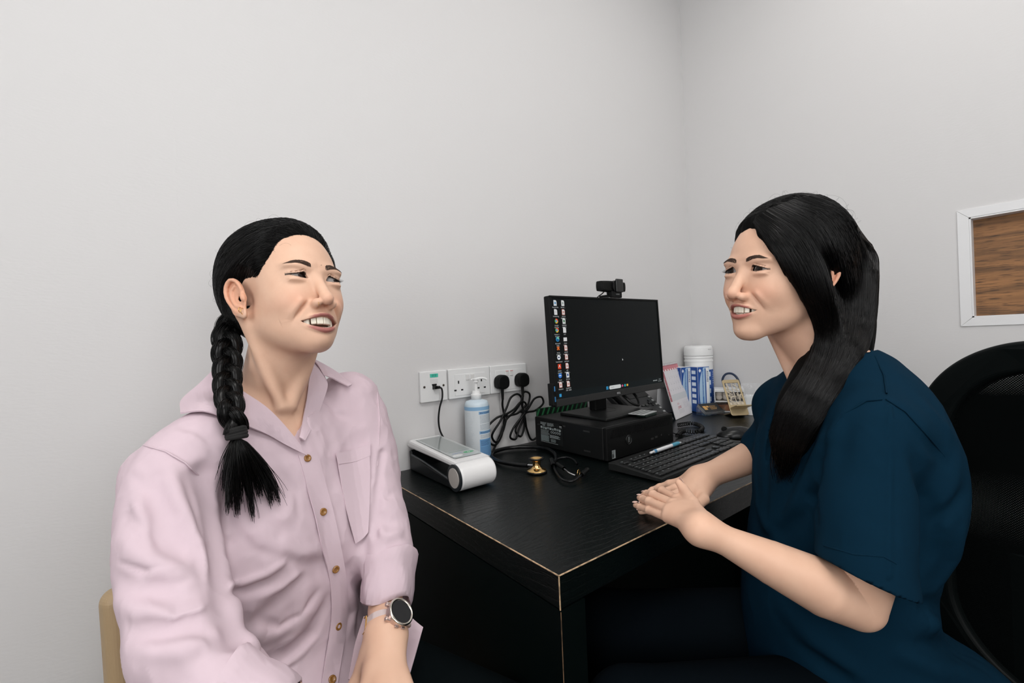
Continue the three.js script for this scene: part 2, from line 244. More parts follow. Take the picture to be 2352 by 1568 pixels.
// many thin strands as one geometry; lines = arrays of Vector3, rad(t, i)
function strands(lines, rad, sides = 3) {
  let nv = 0, nt = 0; for (const l of lines) { nv += l.length * sides; nt += (l.length - 1) * sides * 2; }
  const P = new Float32Array(nv * 3), N = new Float32Array(nv * 3), I = new Uint32Array(nt * 3); let v = 0, q = 0;
  const T = V(), A = V(), Bn = V();
  lines.forEach((l, li) => {
    const base = v, ph = hash(li, 7, 3) * 6.28; A.set(hash(li, 1, 2) - 0.5, hash(li, 3, 4) - 0.5, hash(li, 5, 6) - 0.5);
    for (let i = 0; i < l.length; i++) {
      T.copy(l[Math.min(i + 1, l.length - 1)]).sub(l[Math.max(i - 1, 0)]).normalize(); A.addScaledVector(T, -A.dot(T)).normalize(); Bn.crossVectors(T, A);
      const r = rad(i / (l.length - 1), li);
      for (let s = 0; s < sides; s++) { const a = ph + s / sides * 6.28318, c = Math.cos(a), d = Math.sin(a), nx = A.x * c + Bn.x * d, ny = A.y * c + Bn.y * d, nz = A.z * c + Bn.z * d; P[v * 3] = l[i].x + nx * r; P[v * 3 + 1] = l[i].y + ny * r; P[v * 3 + 2] = l[i].z + nz * r; N[v * 3] = nx; N[v * 3 + 1] = ny; N[v * 3 + 2] = nz; v++; }
      if (i) for (let s = 0; s < sides; s++) { const a = base + (i - 1) * sides + s, b = base + (i - 1) * sides + (s + 1) % sides; I[q++] = a; I[q++] = b; I[q++] = a + sides; I[q++] = b; I[q++] = b + sides; I[q++] = a + sides; }
    }
  });
  const g = new THREE.BufferGeometry(); g.setAttribute('position', new THREE.BufferAttribute(P, 3)); g.setAttribute('normal', new THREE.BufferAttribute(N, 3)); g.setIndex(new THREE.BufferAttribute(I, 1)); return g;
}
const joinGeo = (list) => mergeGeometries(list.map((g) => { const q = g.clone(); for (const k of Object.keys(q.attributes)) if (!['position', 'normal', 'color'].includes(k)) q.deleteAttribute(k); if (!q.index) { q.setIndex([...Array(q.attributes.position.count).keys()]); } return q; }));
// ---------------------------------------------------------------- heads (millimetres, origin between the eyes at ear depth, z forward, x to the subject's left)
function makeHead(o) {
  const { wide = 1, jaw = 1, chinY = 0, neck, open = 1, eyeOpen = 1, earX = 0, my = 0 } = o;
  const lipU = [], lipL = [];
  const hw = 26.5 * (o.mouthW ?? 1);
  const cu = o.corner ?? -4.2, yU = (u) => -62.8 + my + cu * (u / hw) ** 2, yL = (u) => -62.8 + my - 13 * open + (13 * open + cu) * (u / hw) ** 2, zL = (u) => (o.mouthZ ?? 89) - 24 * (u / hw) ** 2;
  for (let i = 0; i <= 10; i++) {
    const t = i / 10, u = t * hw;
    lipU.push([u, yU(u) + lerp(3.3, 1.2, t * t) + 0.9 * Math.exp(-(((u - 5) / 4) ** 2)), zL(u) + lerp(0.2, 0, t), lerp(2.8, 1.7, t * t)]);
    lipL.push([u, yL(u) - lerp(3.5, 0.9, t * t), zL(u) - lerp(4.4, 0.6, t), lerp(4.0, 1.6, t * t)]);
  }
  const fU = chain(lipU), fL = chain(lipL);
  const foldPts = [[17.5, -36], [22, -42], [27, -49], [31.5, -57], [34.5, -65], [35, -74]].map(([a, b]) => [a, b + my * 0.6]);
  const smileFold = (X, y) => {                                                                 // signed distance to the crease, positive towards the cheek
    let best = 1e9, side = 0, along = 0;
    for (let i = 0; i + 1 < foldPts.length; i++) { const [ax, ay] = foldPts[i], [bx, by] = foldPts[i + 1], dx = bx - ax, dy = by - ay, t = clamp(((X - ax) * dx + (y - ay) * dy) / (dx * dx + dy * dy)), ex = X - ax - t * dx, ey = y - ay - t * dy, q = Math.sqrt(ex * ex + ey * ey); if (q < best) { best = q; side = dx * ey - dy * ex; along = (i + t) / (foldPts.length - 1); } }
    return [side > 0 ? best : -best, along];
  };
  const squash = (l) => l.map(([a, b, c, r]) => [72 + (a - 72) * 0.62, b, c, r]);
  const helix = chain(smoothChain(squash([[72, -8, 0, 2.2], [76, 4, 6, 2.6], [79, 17, 2, 3.0], [83, 23, -10, 3.1], [86, 15, -22, 3.2], [86, 0, -27, 3.0], [82, -16, -23, 2.8], [77, -29, -13, 3.2], [74, -37, -4, 4.0]]), 16));
  const anti = chain(smoothChain(squash([[78, 12, -6, 2.2], [81, 6, -15, 2.6], [81, -6, -18, 2.8], [78, -18, -14, 2.8], [76, -23, -5, 2.6]]), 9));
  const eyeX = o.eyeX ?? 28.5, eyeZ = 64.2, eyeR = 15.6, tilt = o.tilt ?? 0.10;
  const lidU = (u) => { const k = u > -7 ? clamp((14.2 - u) / 21.2) ** (o.lidPow ?? 1.3) : 1 - ((-7 - u) / 7.2) ** 2; return 5.4 * eyeOpen * k - 0.4; }, lidL = (u) => -2.7 * (1 - ((u + 2) / 15) ** 2) - 0.2;
  const skull = (x, y, z) => {
    let d = ell(x, y, z, 0, 31, -13, 72 * wide, 84, 90);
    return smin(d, ell(x, y, z, 0, 16, 33, 58 * wide, 56, 48), 22);
  };
  const f = (x, y, z) => {
    const X = Math.abs(x);
    let d = skull(x, y, z);
    d = smin(d, ell(x, y, z, 0, -30, 24, 54 * wide * jaw, 68, 55), 24);
    d = smin(d, ell(X, y, z, 28 * wide * jaw, -50, 25, 20, 28, 33), 30);                       // cheek flesh
    d = smin(d, cap(X, y, z, 43 * wide * jaw, -50, 2, 9, -89 + chinY, 56, 15, 16), 30);
    d = smin(d, ell(x, y, z, 0, -93 + chinY, 63.5, 14.5, 14, 17), 16);
    d = smin(d, ell(X, y, z, 40 * wide, -18, 38, 15, 22, 24), 32);
    d = smin(d, ell(X, y, z, 30 * wide, -35, 55.5 + (o.cheekZ ?? 0), 17, 17, 20), 20);
    d = smin(d, ell(x, y, z, 0, -63, 53, 30, 26, 32), 16);
    d = cut(d, ell(X, y, z, eyeX - 3, 3, 95, 17, 9, 13.5), 11);
    d = smin(d, ell(X, y, z, eyeX - 2, 15, 73.5, 19, 5.5, 10), 14);                                       // brow
    if (z > 50 && X < 62 && y < -24 && y > -92) {
      const [t, al] = smileFold(X, y), w = sstep(0, 0.3, al) * sstep(1, 0.35, al) * sstep(20, 8, Math.abs(t)) * (o.fold ?? 1);
      d += w * (2.5 * Math.exp(-((t / 2.6) ** 2)) - 2.2 * Math.exp(-(((t - 8) / 6) ** 2)));
    }
    let n = cap(x, y, z, 0, 6, 75.5, 0, -34, 96.5, 7, 8.4);
    n = smin(n, ell(x, y, z, 0, -39.5, 98.5, 8.8, 8.2, 9.4), 6);
    n = smin(n, ell(X, y, z, 11.6, -43.5, 89.5, 6.6, 6.8, 9.6), 3.5);
    d = smin(d, n, 7);
    d = cut(d, ell(X, y, z, 6.8, -51, 95, 3.6, 3.8, 5.4), 2);
    // lids over the eyeball, opened between the lashes
    const ex = X - eyeX, ez = z - eyeZ, ball = Math.sqrt(ex * ex + y * y + ez * ez);
    if (ball < 28) {
      d = smin(d, ball - eyeR - 1.5, 4.5);
      const v = y - tilt * ex, crease = Math.abs(v - (lidU(ex) + 3.4)) - 0.15;
      if (ez > 0 && Math.abs(ex) < 15) d = cut(d, Math.max(crease, ball - 22) + Math.max(0, Math.abs(ex) - 10) * 0.4, 1.6);
      d = cut(d, Math.max((v - lidU(ex)) * 0.9, (lidL(ex) - v) * 0.9, 4 - ez), 0.9);
      d = smin(d, ell(X, y, z, eyeX + 1, -6.8, eyeZ + 12.8, 11, 2.4, 5.2), 5);                     // smiling lower lid
    }
    // mouth
    if (y < -45 && y > -105 && z > 40) {
      d = smin(d, Math.min(fU(X, y, z), fL(X, y, z)), 3.6);
      const op = Math.max(y - yU(X), yL(X) - y, 58 - z, X - hw);
      d = cut(d, op, 1.4);
    }
    // ears
    if (X > 55 && !o.noEars) {
      const [yy, zz] = [y, z]; y = yy + 6; z = zz + (yy + 8) * 0.26;
      let e = helix(X - earX, y, z);
      const px = X - earX - (74 + 0.13 * (-8 - z));
      let plate = Math.max(Math.abs(px) - 1.3, Math.sqrt(((y + 5) / 29) ** 2 + ((z + 9) / 17) ** 2) * 17 - 17);
      plate = smin(plate, ell(X - earX, y, z, 74, -33, -4, 3.6, 8.5, 8), 4);
      e = smin(e, plate, 2.5); e = smin(e, anti(X - earX, y, z), 2.2); e = smin(e, ell(X - earX, y, z, 74, -10, 5, 4, 6.5, 4.5), 3);
      e = cut(e, ell(X - earX, y, z, 78, -9, -4, 5.5, 8.5, 7), 2);
      d = smin(d, e, 4); y = yy; z = zz;
    }
    if (neck) d = smin(d, neck(x, y, z), o.neckK ?? 16);
    return d;
  };
  const skin = o.skin;
  const colour = (x, y, z, nx, ny, nz) => {
    const X = Math.abs(x); let c = skin.slice();
    const mix = (t, k) => { c = [lerp(c[0], t[0], k), lerp(c[1], t[1], k), lerp(c[2], t[2], k)]; };
    const mott = fbm(x * 0.09, y * 0.09, z * 0.09, 3) - 0.5, fine = noise(x * 0.8, y * 0.8, z * 0.8) - 0.5;
    c = c.map((a, i) => a * (1 + mott * [0.06, 0.12, 0.14][i] + fine * 0.03));
    mix(skin.map((a, i) => a * [1.0, 0.78, 0.74][i]), 0.55 * Math.exp(-(((X - 36) / 17) ** 2 + ((y + 36) / 15) ** 2)) * (z > 30 ? 1 : 0));      // blush
    mix(skin.map((a, i) => a * [0.98, 0.74, 0.7][i]), 0.5 * Math.exp(-((X / 12) ** 2 + ((y + 43) / 9) ** 2)) * (z > 80 ? 1 : 0));
    mix(skin.map((a, i) => a * [1.0, 0.72, 0.62][i]), 0.6 * sstep(66, 73, X) * sstep(34, 26, Math.hypot((y + 6) * 0.85, z + 9)));
    if (z > 58 && y < -50 && y > -95) {
      const l = Math.min(fU(X, y, z), fL(X, y, z));
      const inRed = Math.max(0, Math.min(1, (1.5 - l) / 1.2)) * (X < hw + 2 ? 1 : 0);
      const up = y > (yU(X) + yL(X)) / 2, lim = up ? sstep(5.2, 4.2, y - yU(X) - lerp(0.6, -1.8, X / hw)) : sstep(8.8, 7.6, yL(X) - y + lerp(0, 3.5, X / hw));
      mix(o.lip, inRed * lim);
      if (y < yU(X) - 0.4 && y > yL(X) + 0.4 && X < hw - 1 && z < zL(X) - 5) mix([0.10, 0.022, 0.02], 1);
    }
    // moles
    for (const m of o.moles ?? []) { const d = Math.hypot(x - m[0], y - m[1], z - m[2]); if (d < m[3]) mix([0.09, 0.045, 0.03], 0.8); }
    // lash line along the lids
    const ex = X - eyeX, v = y - tilt * ex;
    if (z > 60 && ex > -11.5 && ex < 16) {
      const a = v - lidU(ex), b = v - lidL(ex);
      if (a > -1.4 && a < 1.3 - 0.04 * Math.abs(ex - 3)) mix([0.012, 0.008, 0.007], 0.93);
      else if (b < 0.5 && b > -0.8 && ex > -6) mix([0.05, 0.03, 0.025], 0.6);
    }
    return c;
  };
  // eyeballs: white greyed with lash shade in its colour, iris and pupil by the direction from the centre
  const eyes = [];
  for (const s of [-1, 1]) {
    const g = new THREE.SphereGeometry(eyeR, 48, 40), p = g.attributes.position, col = new Float32Array(p.count * 3), look = V(...o.gaze).normalize();
    for (let i = 0; i < p.count; i++) { const n = V(p.getX(i), p.getY(i), p.getZ(i)).normalize(), a = Math.acos(clamp(n.dot(look), -1, 1)) * eyeR; const c = a < 2.8 ? [0.004, 0.003, 0.003] : a < 6.5 ? [0.018, 0.009, 0.006] : a < 7.1 ? [0.012, 0.008, 0.007] : [0.28, 0.26, 0.25]; col.set(c, i * 3); }
    g.setAttribute('color', new THREE.BufferAttribute(col, 3)); g.translate(s * eyeX, 0, eyeZ); eyes.push(g);
  }
  // teeth
  const teeth = [], tw = [8.4, 6.6, 7.4, 6.8, 6.6];
  for (const s of [-1, 1]) { let u = 0.1; tw.forEach((w, i) => { const c = u + w / 2; u += w - 0.05; const a = Math.atan(2 * 24 * c / (hw * hw) * 1.05), tall = [11.6, 10.6, 11.2, 9.6, 8.4][i] * (o.toothLen ?? 1); const g = new RoundedBoxGeometry(w + 0.7, tall, 5.5, 4, 1.5); g.translate(0, -tall / 2, 0); g.rotateY(s * a); g.translate(s * c, yU(c) + 2.4 + 0.15 * i, zL(c) - 6.2 - c * 0.05); teeth.push(g); }); }
  const low = []; for (const s of [-1, 1]) for (let i = 0; i < 4; i++) { const c = 2.6 + i * 5.2, g = new RoundedBoxGeometry(5.5, 9, 4, 2, 1.2); g.rotateY(s * Math.atan(2 * 22 * c / (hw * hw))); g.translate(s * c, yL(c) - 0.6 - 1.5, zL(c) - 10.5); low.push(g); }
  // brows and lashes: fine hairs
  const brow = [], lash = [];
  const surf = (x, y, off) => { let z = 125; for (let i = 0; i < 60; i++) { const d = f(x, y, z) - off; if (Math.abs(d) < 0.05) break; z -= d * 0.7; } return V(x, y, z); };
  for (const s of [-1, 1]) for (let i = 0; i < 560; i++) {
    const t = rnd(), w = rr(-1, 1), th = lerp(o.browT ?? 3.7, 1.1, t * t) * (t < 0.1 ? 0.6 + 4 * t : 1);
    const X = lerp(11.5, 42, t) + (o.browX ?? 0), y = (o.browY ?? 15.5) + 4.8 * Math.sin(Math.min(t * 1.25, 1.12) * Math.PI * 0.62) - 6.5 * Math.max(0, t - 0.66) + w * th, len = rr(3.5, 6);
    const dx = lerp(0.35, 0.98, clamp(t * 2.2)), dy = lerp(0.9, -0.25, clamp(t * 1.6)) - w * 0.35, l = [];
    for (let k = 0; k <= 3; k++) l.push(surf(s * (X + dx * len * k / 3), y + dy * len * k / 3 * 0.55, 0.25 + 0.1 * k)); brow.push(l);
  }
  for (const s of [-1, 1]) for (let i = 0; i < 46; i++) {
    const t = (i + rnd() * 0.6) / 46, u = lerp(-9, 13.8, t), y = lidU(u) + tilt * u, X = eyeX + u, z0 = eyeZ + Math.sqrt(Math.max(4, 17.2 ** 2 - u * u - y * y)), L = lerp(4.5, 7, t) * (o.lash ?? 1), l = [];
    for (let k = 0; k <= 4; k++) { const q = k / 4; l.push(V(s * (X + q * L * lerp(-0.15, 0.65, t)), y - 0.3 + L * 0.42 * q * q - 0.16 * L * q, z0 - 0.4 + L * (0.85 * q - 0.15 * q * q))); } lash.push(l);
  }
  return { f, skull, colour, eyes, teeth, low, brow: strands(brow, (t) => 0.24 * (1 - 0.75 * t)), lash: strands(lash, (t) => 0.15 * (1 - 0.8 * t)), surf };
}
// ---------------------------------------------------------------- cloth and body helpers
const onY = (u, v, y) => { const d = at(u, v, 1).sub(CAM); return CAM.clone().addScaledVector(d, (y - CAM.y) / d.y); };
const q4 = (p, r) => [p.x, p.y, p.z, r];
// folds, seams and raised bands pressed into a field: each { l: [Vector3...], w, a } with a > 0 for a valley, band = flat raised strip
function creased(base, strokes) {
  const S = strokes.filter((s) => s.l.length > 1 && s.l.every(Boolean)).map((s) => { const c = V(); s.l.forEach((p) => c.addScaledVector(p, 1 / s.l.length)); const R = Math.max(...s.l.map((p) => p.distanceTo(c))) + s.w * 2.6; return { ...s, c, R2: R * R, segs: s.l.slice(1).map((b, i) => [s.l[i], b]) }; });
  return (x, y, z) => {
    let d = base(x, y, z); if (d > 0.035 || d < -0.035) return d;
    for (const s of S) {
      const cx = x - s.c.x, cy = y - s.c.y, cz = z - s.c.z; if (cx * cx + cy * cy + cz * cz > s.R2) continue;
      let q = 1e9, tt = 0; const n = s.segs.length;
      for (let i = 0; i < n; i++) { const [a, b] = s.segs[i], dx = b.x - a.x, dy = b.y - a.y, dz = b.z - a.z, px = x - a.x, py = y - a.y, pz = z - a.z, t = clamp((px * dx + py * dy + pz * dz) / (dx * dx + dy * dy + dz * dz + 1e-12)), ex = px - t * dx, ey = py - t * dy, ez = pz - t * dz, e = ex * ex + ey * ey + ez * ez; if (e < q) { q = e; tt = (i + t) / n; } }
      q = Math.sqrt(q); if (q > s.w * 2.6) continue;
      if (s.band) d -= s.a * sstep(s.w * 0.5 + 0.0014, s.w * 0.5 - 0.0004, q);
      else { const f = s.even ? 1 : Math.sin(Math.PI * clamp(0.06 + 0.88 * tt)) ** 0.7; d += s.a * f * Math.exp(-((q / s.w) ** 2)); }
    }
    return d;
  };
}
const strokeOn = (f, pts, w, a, extra = {}) => { const l = []; for (let i = 0; i + 1 < pts.length; i++) for (let k = 0; k < 4; k++) { const t = k / 4; l.push(onto(f, lerp(pts[i][0], pts[i + 1][0], t), lerp(pts[i][1], pts[i + 1][1], t))); } l.push(onto(f, ...pts[pts.length - 1])); return { l: l.filter(Boolean), w, a, ...extra }; };
// sheet of cloth with thickness through a net of points (rows of equal length)
function sheet(rows, th = 0.0012, nu = 24, nv = 24) {
  const cr = rows.map((r) => new THREE.CatmullRomCurve3(r)), P = [];
  for (let i = 0; i <= nu; i++) { const col = new THREE.CatmullRomCurve3(cr.map((c) => c.getPoint(i / nu))); for (let j = 0; j <= nv; j++) P.push(col.getPoint(j / nv)); }
  const id = (i, j) => i * (nv + 1) + j, n = P.map((p, k) => { const i = Math.floor(k / (nv + 1)), j = k % (nv + 1); const a = P[id(Math.min(i + 1, nu), j)].clone().sub(P[id(Math.max(i - 1, 0), j)]), b = P[id(i, Math.min(j + 1, nv))].clone().sub(P[id(i, Math.max(j - 1, 0))]); return a.cross(b).normalize(); });
  const pos = [], idx = [], N = P.length;
  for (const s of [1, -1]) P.forEach((p, k) => { const q = p.clone().addScaledVector(n[k], s * th / 2); pos.push(q.x, q.y, q.z); });
  for (let i = 0; i < nu; i++) for (let j = 0; j < nv; j++) { const a = id(i, j), b = id(i + 1, j), c = id(i + 1, j + 1), d = id(i, j + 1); idx.push(a, b, c, a, c, d, N + a, N + c, N + b, N + a, N + d, N + c); }
  const rim = []; for (let i = 0; i <= nu; i++) rim.push(id(i, 0)); for (let j = 1; j <= nv; j++) rim.push(id(nu, j)); for (let i = nu - 1; i >= 0; i--) rim.push(id(i, nv)); for (let j = nv - 1; j > 0; j--) rim.push(id(0, j));
  rim.forEach((a, k) => { const b = rim[(k + 1) % rim.length]; idx.push(a, N + b, b, a, N + a, N + b); });
  let g = new THREE.BufferGeometry(); g.setAttribute('position', new THREE.Float32BufferAttribute(pos, 3)); g.setIndex(idx); g = toCreasedNormals(g, 0.9); return g;
}
const place = (pos, rot) => new THREE.Matrix4().compose(V(...pos), new THREE.Quaternion().setFromEuler(new THREE.Euler(rot[0] * Math.PI / 180, rot[1] * Math.PI / 180, rot[2] * Math.PI / 180, 'YXZ')), V(0.001, 0.001, 0.001));
const skinTone = (s) => (x, y, z) => { const m = fbm(x * 60, y * 60, z * 60, 3) - 0.5; return s.map((a, i) => a * (1 + m * [0.06, 0.12, 0.14][i])); };
const skinMat = phy(0xffffff, 0.46, { vertexColors: true, specularIntensity: 0.55 });
const hairMat = phy(new THREE.Color().setRGB(0.0022, 0.0021, 0.0021), 0.28, { specularIntensity: 0.45 });
const hairUnder = phy(new THREE.Color().setRGB(0.0025, 0.0025, 0.0025), 0.7, { specularIntensity: 0.12 });
const browMat = std(new THREE.Color().setRGB(0.06, 0.032, 0.02), 0.7);
const eyeMat = phy(0xffffff, 0.22, { vertexColors: true, specularIntensity: 0.4 });
const toothMat = phy(new THREE.Color().setRGB(0.78, 0.72, 0.6), 0.25);
const lashMat = std(new THREE.Color().setRGB(0.004, 0.004, 0.004), 0.6);
// a hand as a field: wrist, four fingers of three bones, thumb; every finger its own chain rooted in the palm
function handField({ wrist, mcp, pip, dip, tip, thumb, r = 1, forearm, palmLift = 0 }) {
  const rad = [[0.0095, 0.0082, 0.0074, 0.0062], [0.0098, 0.0084, 0.0076, 0.0064], [0.0094, 0.008, 0.0072, 0.006], [0.0086, 0.0072, 0.0064, 0.0054]];
  const fingers = mcp.map((m, i) => chain([q4(m, rad[i][0] * r), q4(pip[i], rad[i][1] * r), q4(dip[i], rad[i][2] * r), q4(tip[i], rad[i][3] * r)], 0.004));
  const bones = mcp.map((m, i) => chain([q4(wrist.clone().lerp(m, 0.12).addScaledVector(mcp[3].clone().sub(mcp[0]).normalize(), (i - 1.5) * 0.0065), 0.0112 * r), q4(wrist.clone().lerp(m, 0.6), 0.0108 * r), q4(m, 0.0102 * r)]));
  const th = chain([q4(thumb[0], 0.0145 * r), q4(thumb[1], 0.0108 * r), q4(thumb[2], 0.0088 * r), q4(thumb[3], 0.0064 * r)], 0.004);
  const web = chain([q4(thumb[0].clone().lerp(thumb[1], 0.3), 0.011 * r), q4(mcp[0].clone().lerp(wrist, 0.35), 0.010 * r)]);
  const arm = forearm ? chain(forearm) : null;
  return (x, y, z) => {
    let p = 1e9; for (const b of bones) p = smin(p, b(x, y, z), 0.012);
    p = smin(p, web(x, y, z), 0.014); p = smin(p, th(x, y, z), 0.008);
    if (arm) p = smin(p, arm(x, y, z), 0.034);
    let f = 1e9; for (const g of fingers) f = Math.min(f, g(x, y, z));
    return smin(p, f, 0.0035);
  };
}
// nails: thin plates on the back of the fingertips
function nailOn(tipP, dipP, up, w = 0.0052, l = 0.0058, r = 0.006) {
  const dir = tipP.clone().sub(dipP).normalize(), n = up.clone().addScaledVector(dir, -up.dot(dir)).normalize(), s = V().crossVectors(n, dir);
  const g = new THREE.SphereGeometry(1, 20, 10, 0, Math.PI * 2, 0, Math.PI / 2); g.scale(w, 0.0018, l);
  g.applyMatrix4(new THREE.Matrix4().makeBasis(s, n, dir).setPosition(tipP.clone().addScaledVector(n, r - 0.0008).addScaledVector(dir, 0.001))); return g;
}
// ---------------------------------------------------------------- the woman in the pink shirt (left)
const LEFT = {};
{
  const skin = [0.72, 0.46, 0.33], M = place([-0.2721, 1.1759, 0.3654], [-12.5, 17.8, -3.55]), Mi = M.clone().invert();
  const person = thing('person', 'person in a pink button shirt with a long black braid, sitting and smiling', 'person', [-0.30, 0, 0.30]);
  const root = V(-0.30, 0, 0.30), local = (g) => { g.translate(-root.x, -root.y, -root.z); return g; };
  const toHead = (p) => p.clone().applyMatrix4(Mi), e = M.elements;
  // torso frame
  const O = V(-0.296, 0.955, 0.318), th = 22 * Math.PI / 180, c = Math.cos(th), s = Math.sin(th);
  const TW = (x, y, z) => V(O.x + c * x + s * z, O.y + y, O.z - s * x + c * z);
  const rSleeve = chain(smoothChain([q4(at(470, 1030, 0.63), 0.052), q4(at(400, 1100, 0.59), 0.050), q4(at(388, 1220, 0.555), 0.052), q4(at(402, 1340, 0.525), 0.051), q4(at(432, 1465, 0.49), 0.046)], 10), 0.01);
  const rFore = chain([q4(at(436, 1485, 0.488), 0.045), q4(at(520, 1600, 0.462), 0.042), q4(at(620, 1680, 0.455), 0.038)], 0.01);
  const lSleeve = chain(smoothChain([q4(at(800, 925, 0.85), 0.058), q4(at(838, 1020, 0.845), 0.052), q4(at(860, 1140, 0.81), 0.047), q4(at(882, 1250, 0.765), 0.043), q4(at(890, 1320, 0.738), 0.039)], 10), 0.01);
  const torso = (px, py, pz) => {
    const dx = px - O.x, y = py - O.y, dz = pz - O.z, x = c * dx - s * dz, z = s * dx + c * dz, X = Math.abs(x);
    let d = cap(X, y * 1.15, z, 0.03, 0.018, -0.012, 0.15, -0.035, 0, 0.058, 0.052);
    d = smin(d, ell(x, y, z, 0, -0.13, 0.0, 0.168, 0.19, 0.108), 0.05);
    d = smin(d, ell(X, y, z, 0.07, -0.175, 0.062, 0.085, 0.085, 0.062), 0.05);
    d = smin(d, ell(x, y, z, 0, -0.36, 0.0, 0.148, 0.22, 0.118), 0.07);
    return smin(d, ell(x, y, z, 0, -0.47, 0.05, 0.165, 0.12, 0.17), 0.07);
  };
  const base0 = (x, y, z) => {
    let d = torso(x, y, z);
    const a = Math.min(smin(rSleeve(x, y, z), rFore(x, y, z), 0.03), lSleeve(x, y, z));
    d = smin(d, a, 0.022); return d;
  };
  // neck opening with the turned-out V front
  const nb = at(634, 930, 0.752), vEnd = onto(base0, 684, 1012, 0.002), nTop = V(0, -60, -22).applyMatrix4(M);
  const hole = chain([q4(nTop, 0.068), q4(nb, 0.066), q4(nb.clone().add(V(0, -0.02, 0)), 0.05)]);
  const vee = chain([q4(onto(base0, 655, 905, 0.0), 0.045), q4(onto(base0, 668, 960, 0.002), 0.024), q4(vEnd, 0.004)]);
  const open = (x, y, z) => smin(hole(x, y, z), vee(x, y, z), 0.01);
  const S = (pts, w, a, ex) => strokeOn(base0, pts, w, a, ex);
  const strokes = [
    // arm against body, shoulder seam and the long folds from the armpit
    S([[470, 1090], [490, 1180], [505, 1280], [520, 1380], [548, 1462]], 0.012, 0.022, { even: 1 }),
    S([[330, 1060], [355, 1150], [420, 1250], [470, 1330]], 0.012, 0.006), S([[390, 1075], [420, 1160], [452, 1250], [480, 1320]], 0.010, -0.008),
    S([[430, 1090], [450, 1160], [472, 1240]], 0.008, 0.006), S([[285, 1180], [330, 1230], [380, 1260], [430, 1270]], 0.012, 0.006), S([[280, 1230], [340, 1275], [410, 1310]], 0.012, -0.007),
    S([[270, 1330], [330, 1360], [410, 1370], [480, 1350]], 0.011, 0.007), S([[268, 1380], [330, 1400], [400, 1400]], 0.012, -0.006), S([[300, 1440], [380, 1450], [470, 1420], [520, 1400]], 0.010, 0.008),
    S([[330, 1490], [420, 1490], [520, 1450]], 0.010, -0.007), S([[340, 1120], [320, 1200], [300, 1290]], 0.012, -0.005), S([[430, 1420], [480, 1460], [530, 1475]], 0.008, 0.007),
    // chest: pull from the shoulder, bust fold, crumples at the waist
    S([[520, 1100], [600, 1130], [690, 1120]], 0.014, 0.003), S([[525, 1345], [560, 1338], [610, 1320], [655, 1292]], 0.005, -0.0065), S([[520, 1360], [570, 1356], [625, 1338], [665, 1312]], 0.009, 0.006),
    S([[560, 1440], [620, 1400], [690, 1340], [740, 1300]], 0.013, 0.007), S([[560, 1480], [640, 1450], [720, 1400]], 0.012, -0.007), S([[600, 1520], [660, 1500], [720, 1450], [750, 1380]], 0.011, 0.010),
    S([[660, 1280], [700, 1300], [745, 1290]], 0.008, 0.006), S([[640, 1250], [690, 1270], [740, 1260]], 0.009, -0.005), S([[700, 1360], [690, 1430], [650, 1500]], 0.010, -0.006),
    S([[790, 1290], [820, 1330], [838, 1380]], 0.009, 0.006), S([[800, 1340], [815, 1400], [800, 1460]], 0.008, -0.005), S([[800, 1180], [830, 1230], [845, 1300]], 0.009, 0.004),
    S([[590, 1180], [640, 1220], [690, 1215]], 0.012, 0.003), S([[735, 960], [760, 1010], [755, 1070]], 0.012, 0.0025), S([[560, 1240], [590, 1290], [600, 1330]], 0.012, 0.003),
    S([[300, 1090], [340, 1130], [372, 1190], [400, 1260]], 0.006, 0.004), S([[315, 1210], [345, 1250], [350, 1310]], 0.005, -0.0035), S([[282, 1290], [330, 1310], [385, 1300]], 0.005, 0.004), S([[300, 1150], [330, 1190], [345, 1240]], 0.005, -0.003),
    S([[420, 1180], [450, 1260], [470, 1330], [490, 1400]], 0.006, 0.005), S([[340, 1400], [400, 1420], [460, 1400], [500, 1370]], 0.005, -0.004), S([[330, 1340], [390, 1345], [450, 1325]], 0.005, 0.004), S([[370, 1450], [430, 1440], [490, 1430]], 0.005, 0.004),
    S([[640, 1080], [680, 1130], [690, 1190]], 0.006, 0.0025), S([[540, 1210], [580, 1260], [640, 1280]], 0.006, 0.003), S([[600, 1370], [650, 1350], [700, 1310]], 0.006, -0.004), S([[590, 1420], [640, 1440], [690, 1410], [730, 1360]], 0.006, 0.005), S([[640, 1540], [690, 1500], [730, 1460]], 0.006, -0.005),
    S([[800, 1060], [810, 1150], [815, 1240]], 0.007, 0.003), S([[740, 900], [770, 950], [800, 960]], 0.006, 0.0025), S([[420, 980], [470, 1010], [500, 1060]], 0.007, 0.0025), S([[370, 985], [440, 1000], [490, 1030]], 0.006, -0.0025),
    // her left sleeve
    S([[878, 1040], [868, 1130], [862, 1230]], 0.006, 0.006, { even: 1 }), S([[870, 1180], [895, 1200], [915, 1195]], 0.008, 0.005), S([[866, 1215], [890, 1232], [918, 1222]], 0.007, -0.005),
    S([[872, 1120], [890, 1140], [905, 1130]], 0.007, 0.003),
    // back yoke seam on the shoulder and front placket
  ];
  const creasedF = creased(base0, strokes);
  const shirtF = (x, y, z) => {
    let d = creasedF(x, y, z);
    if (d < 0.012 && d > -0.012) { const n1 = fbm(x * 16 + 3, y * 11, z * 16, 3), n2 = fbm(x * 45, y * 30 + 5, z * 45, 2); d += (Math.abs(n1 - 0.5) - 0.12) * 0.011 + (Math.abs(n2 - 0.5) - 0.1) * 0.0042; }
    return Math.max(d, -open(x, y, z), 0.50 - y);
  };
  LEFT.shirtF = shirtF;
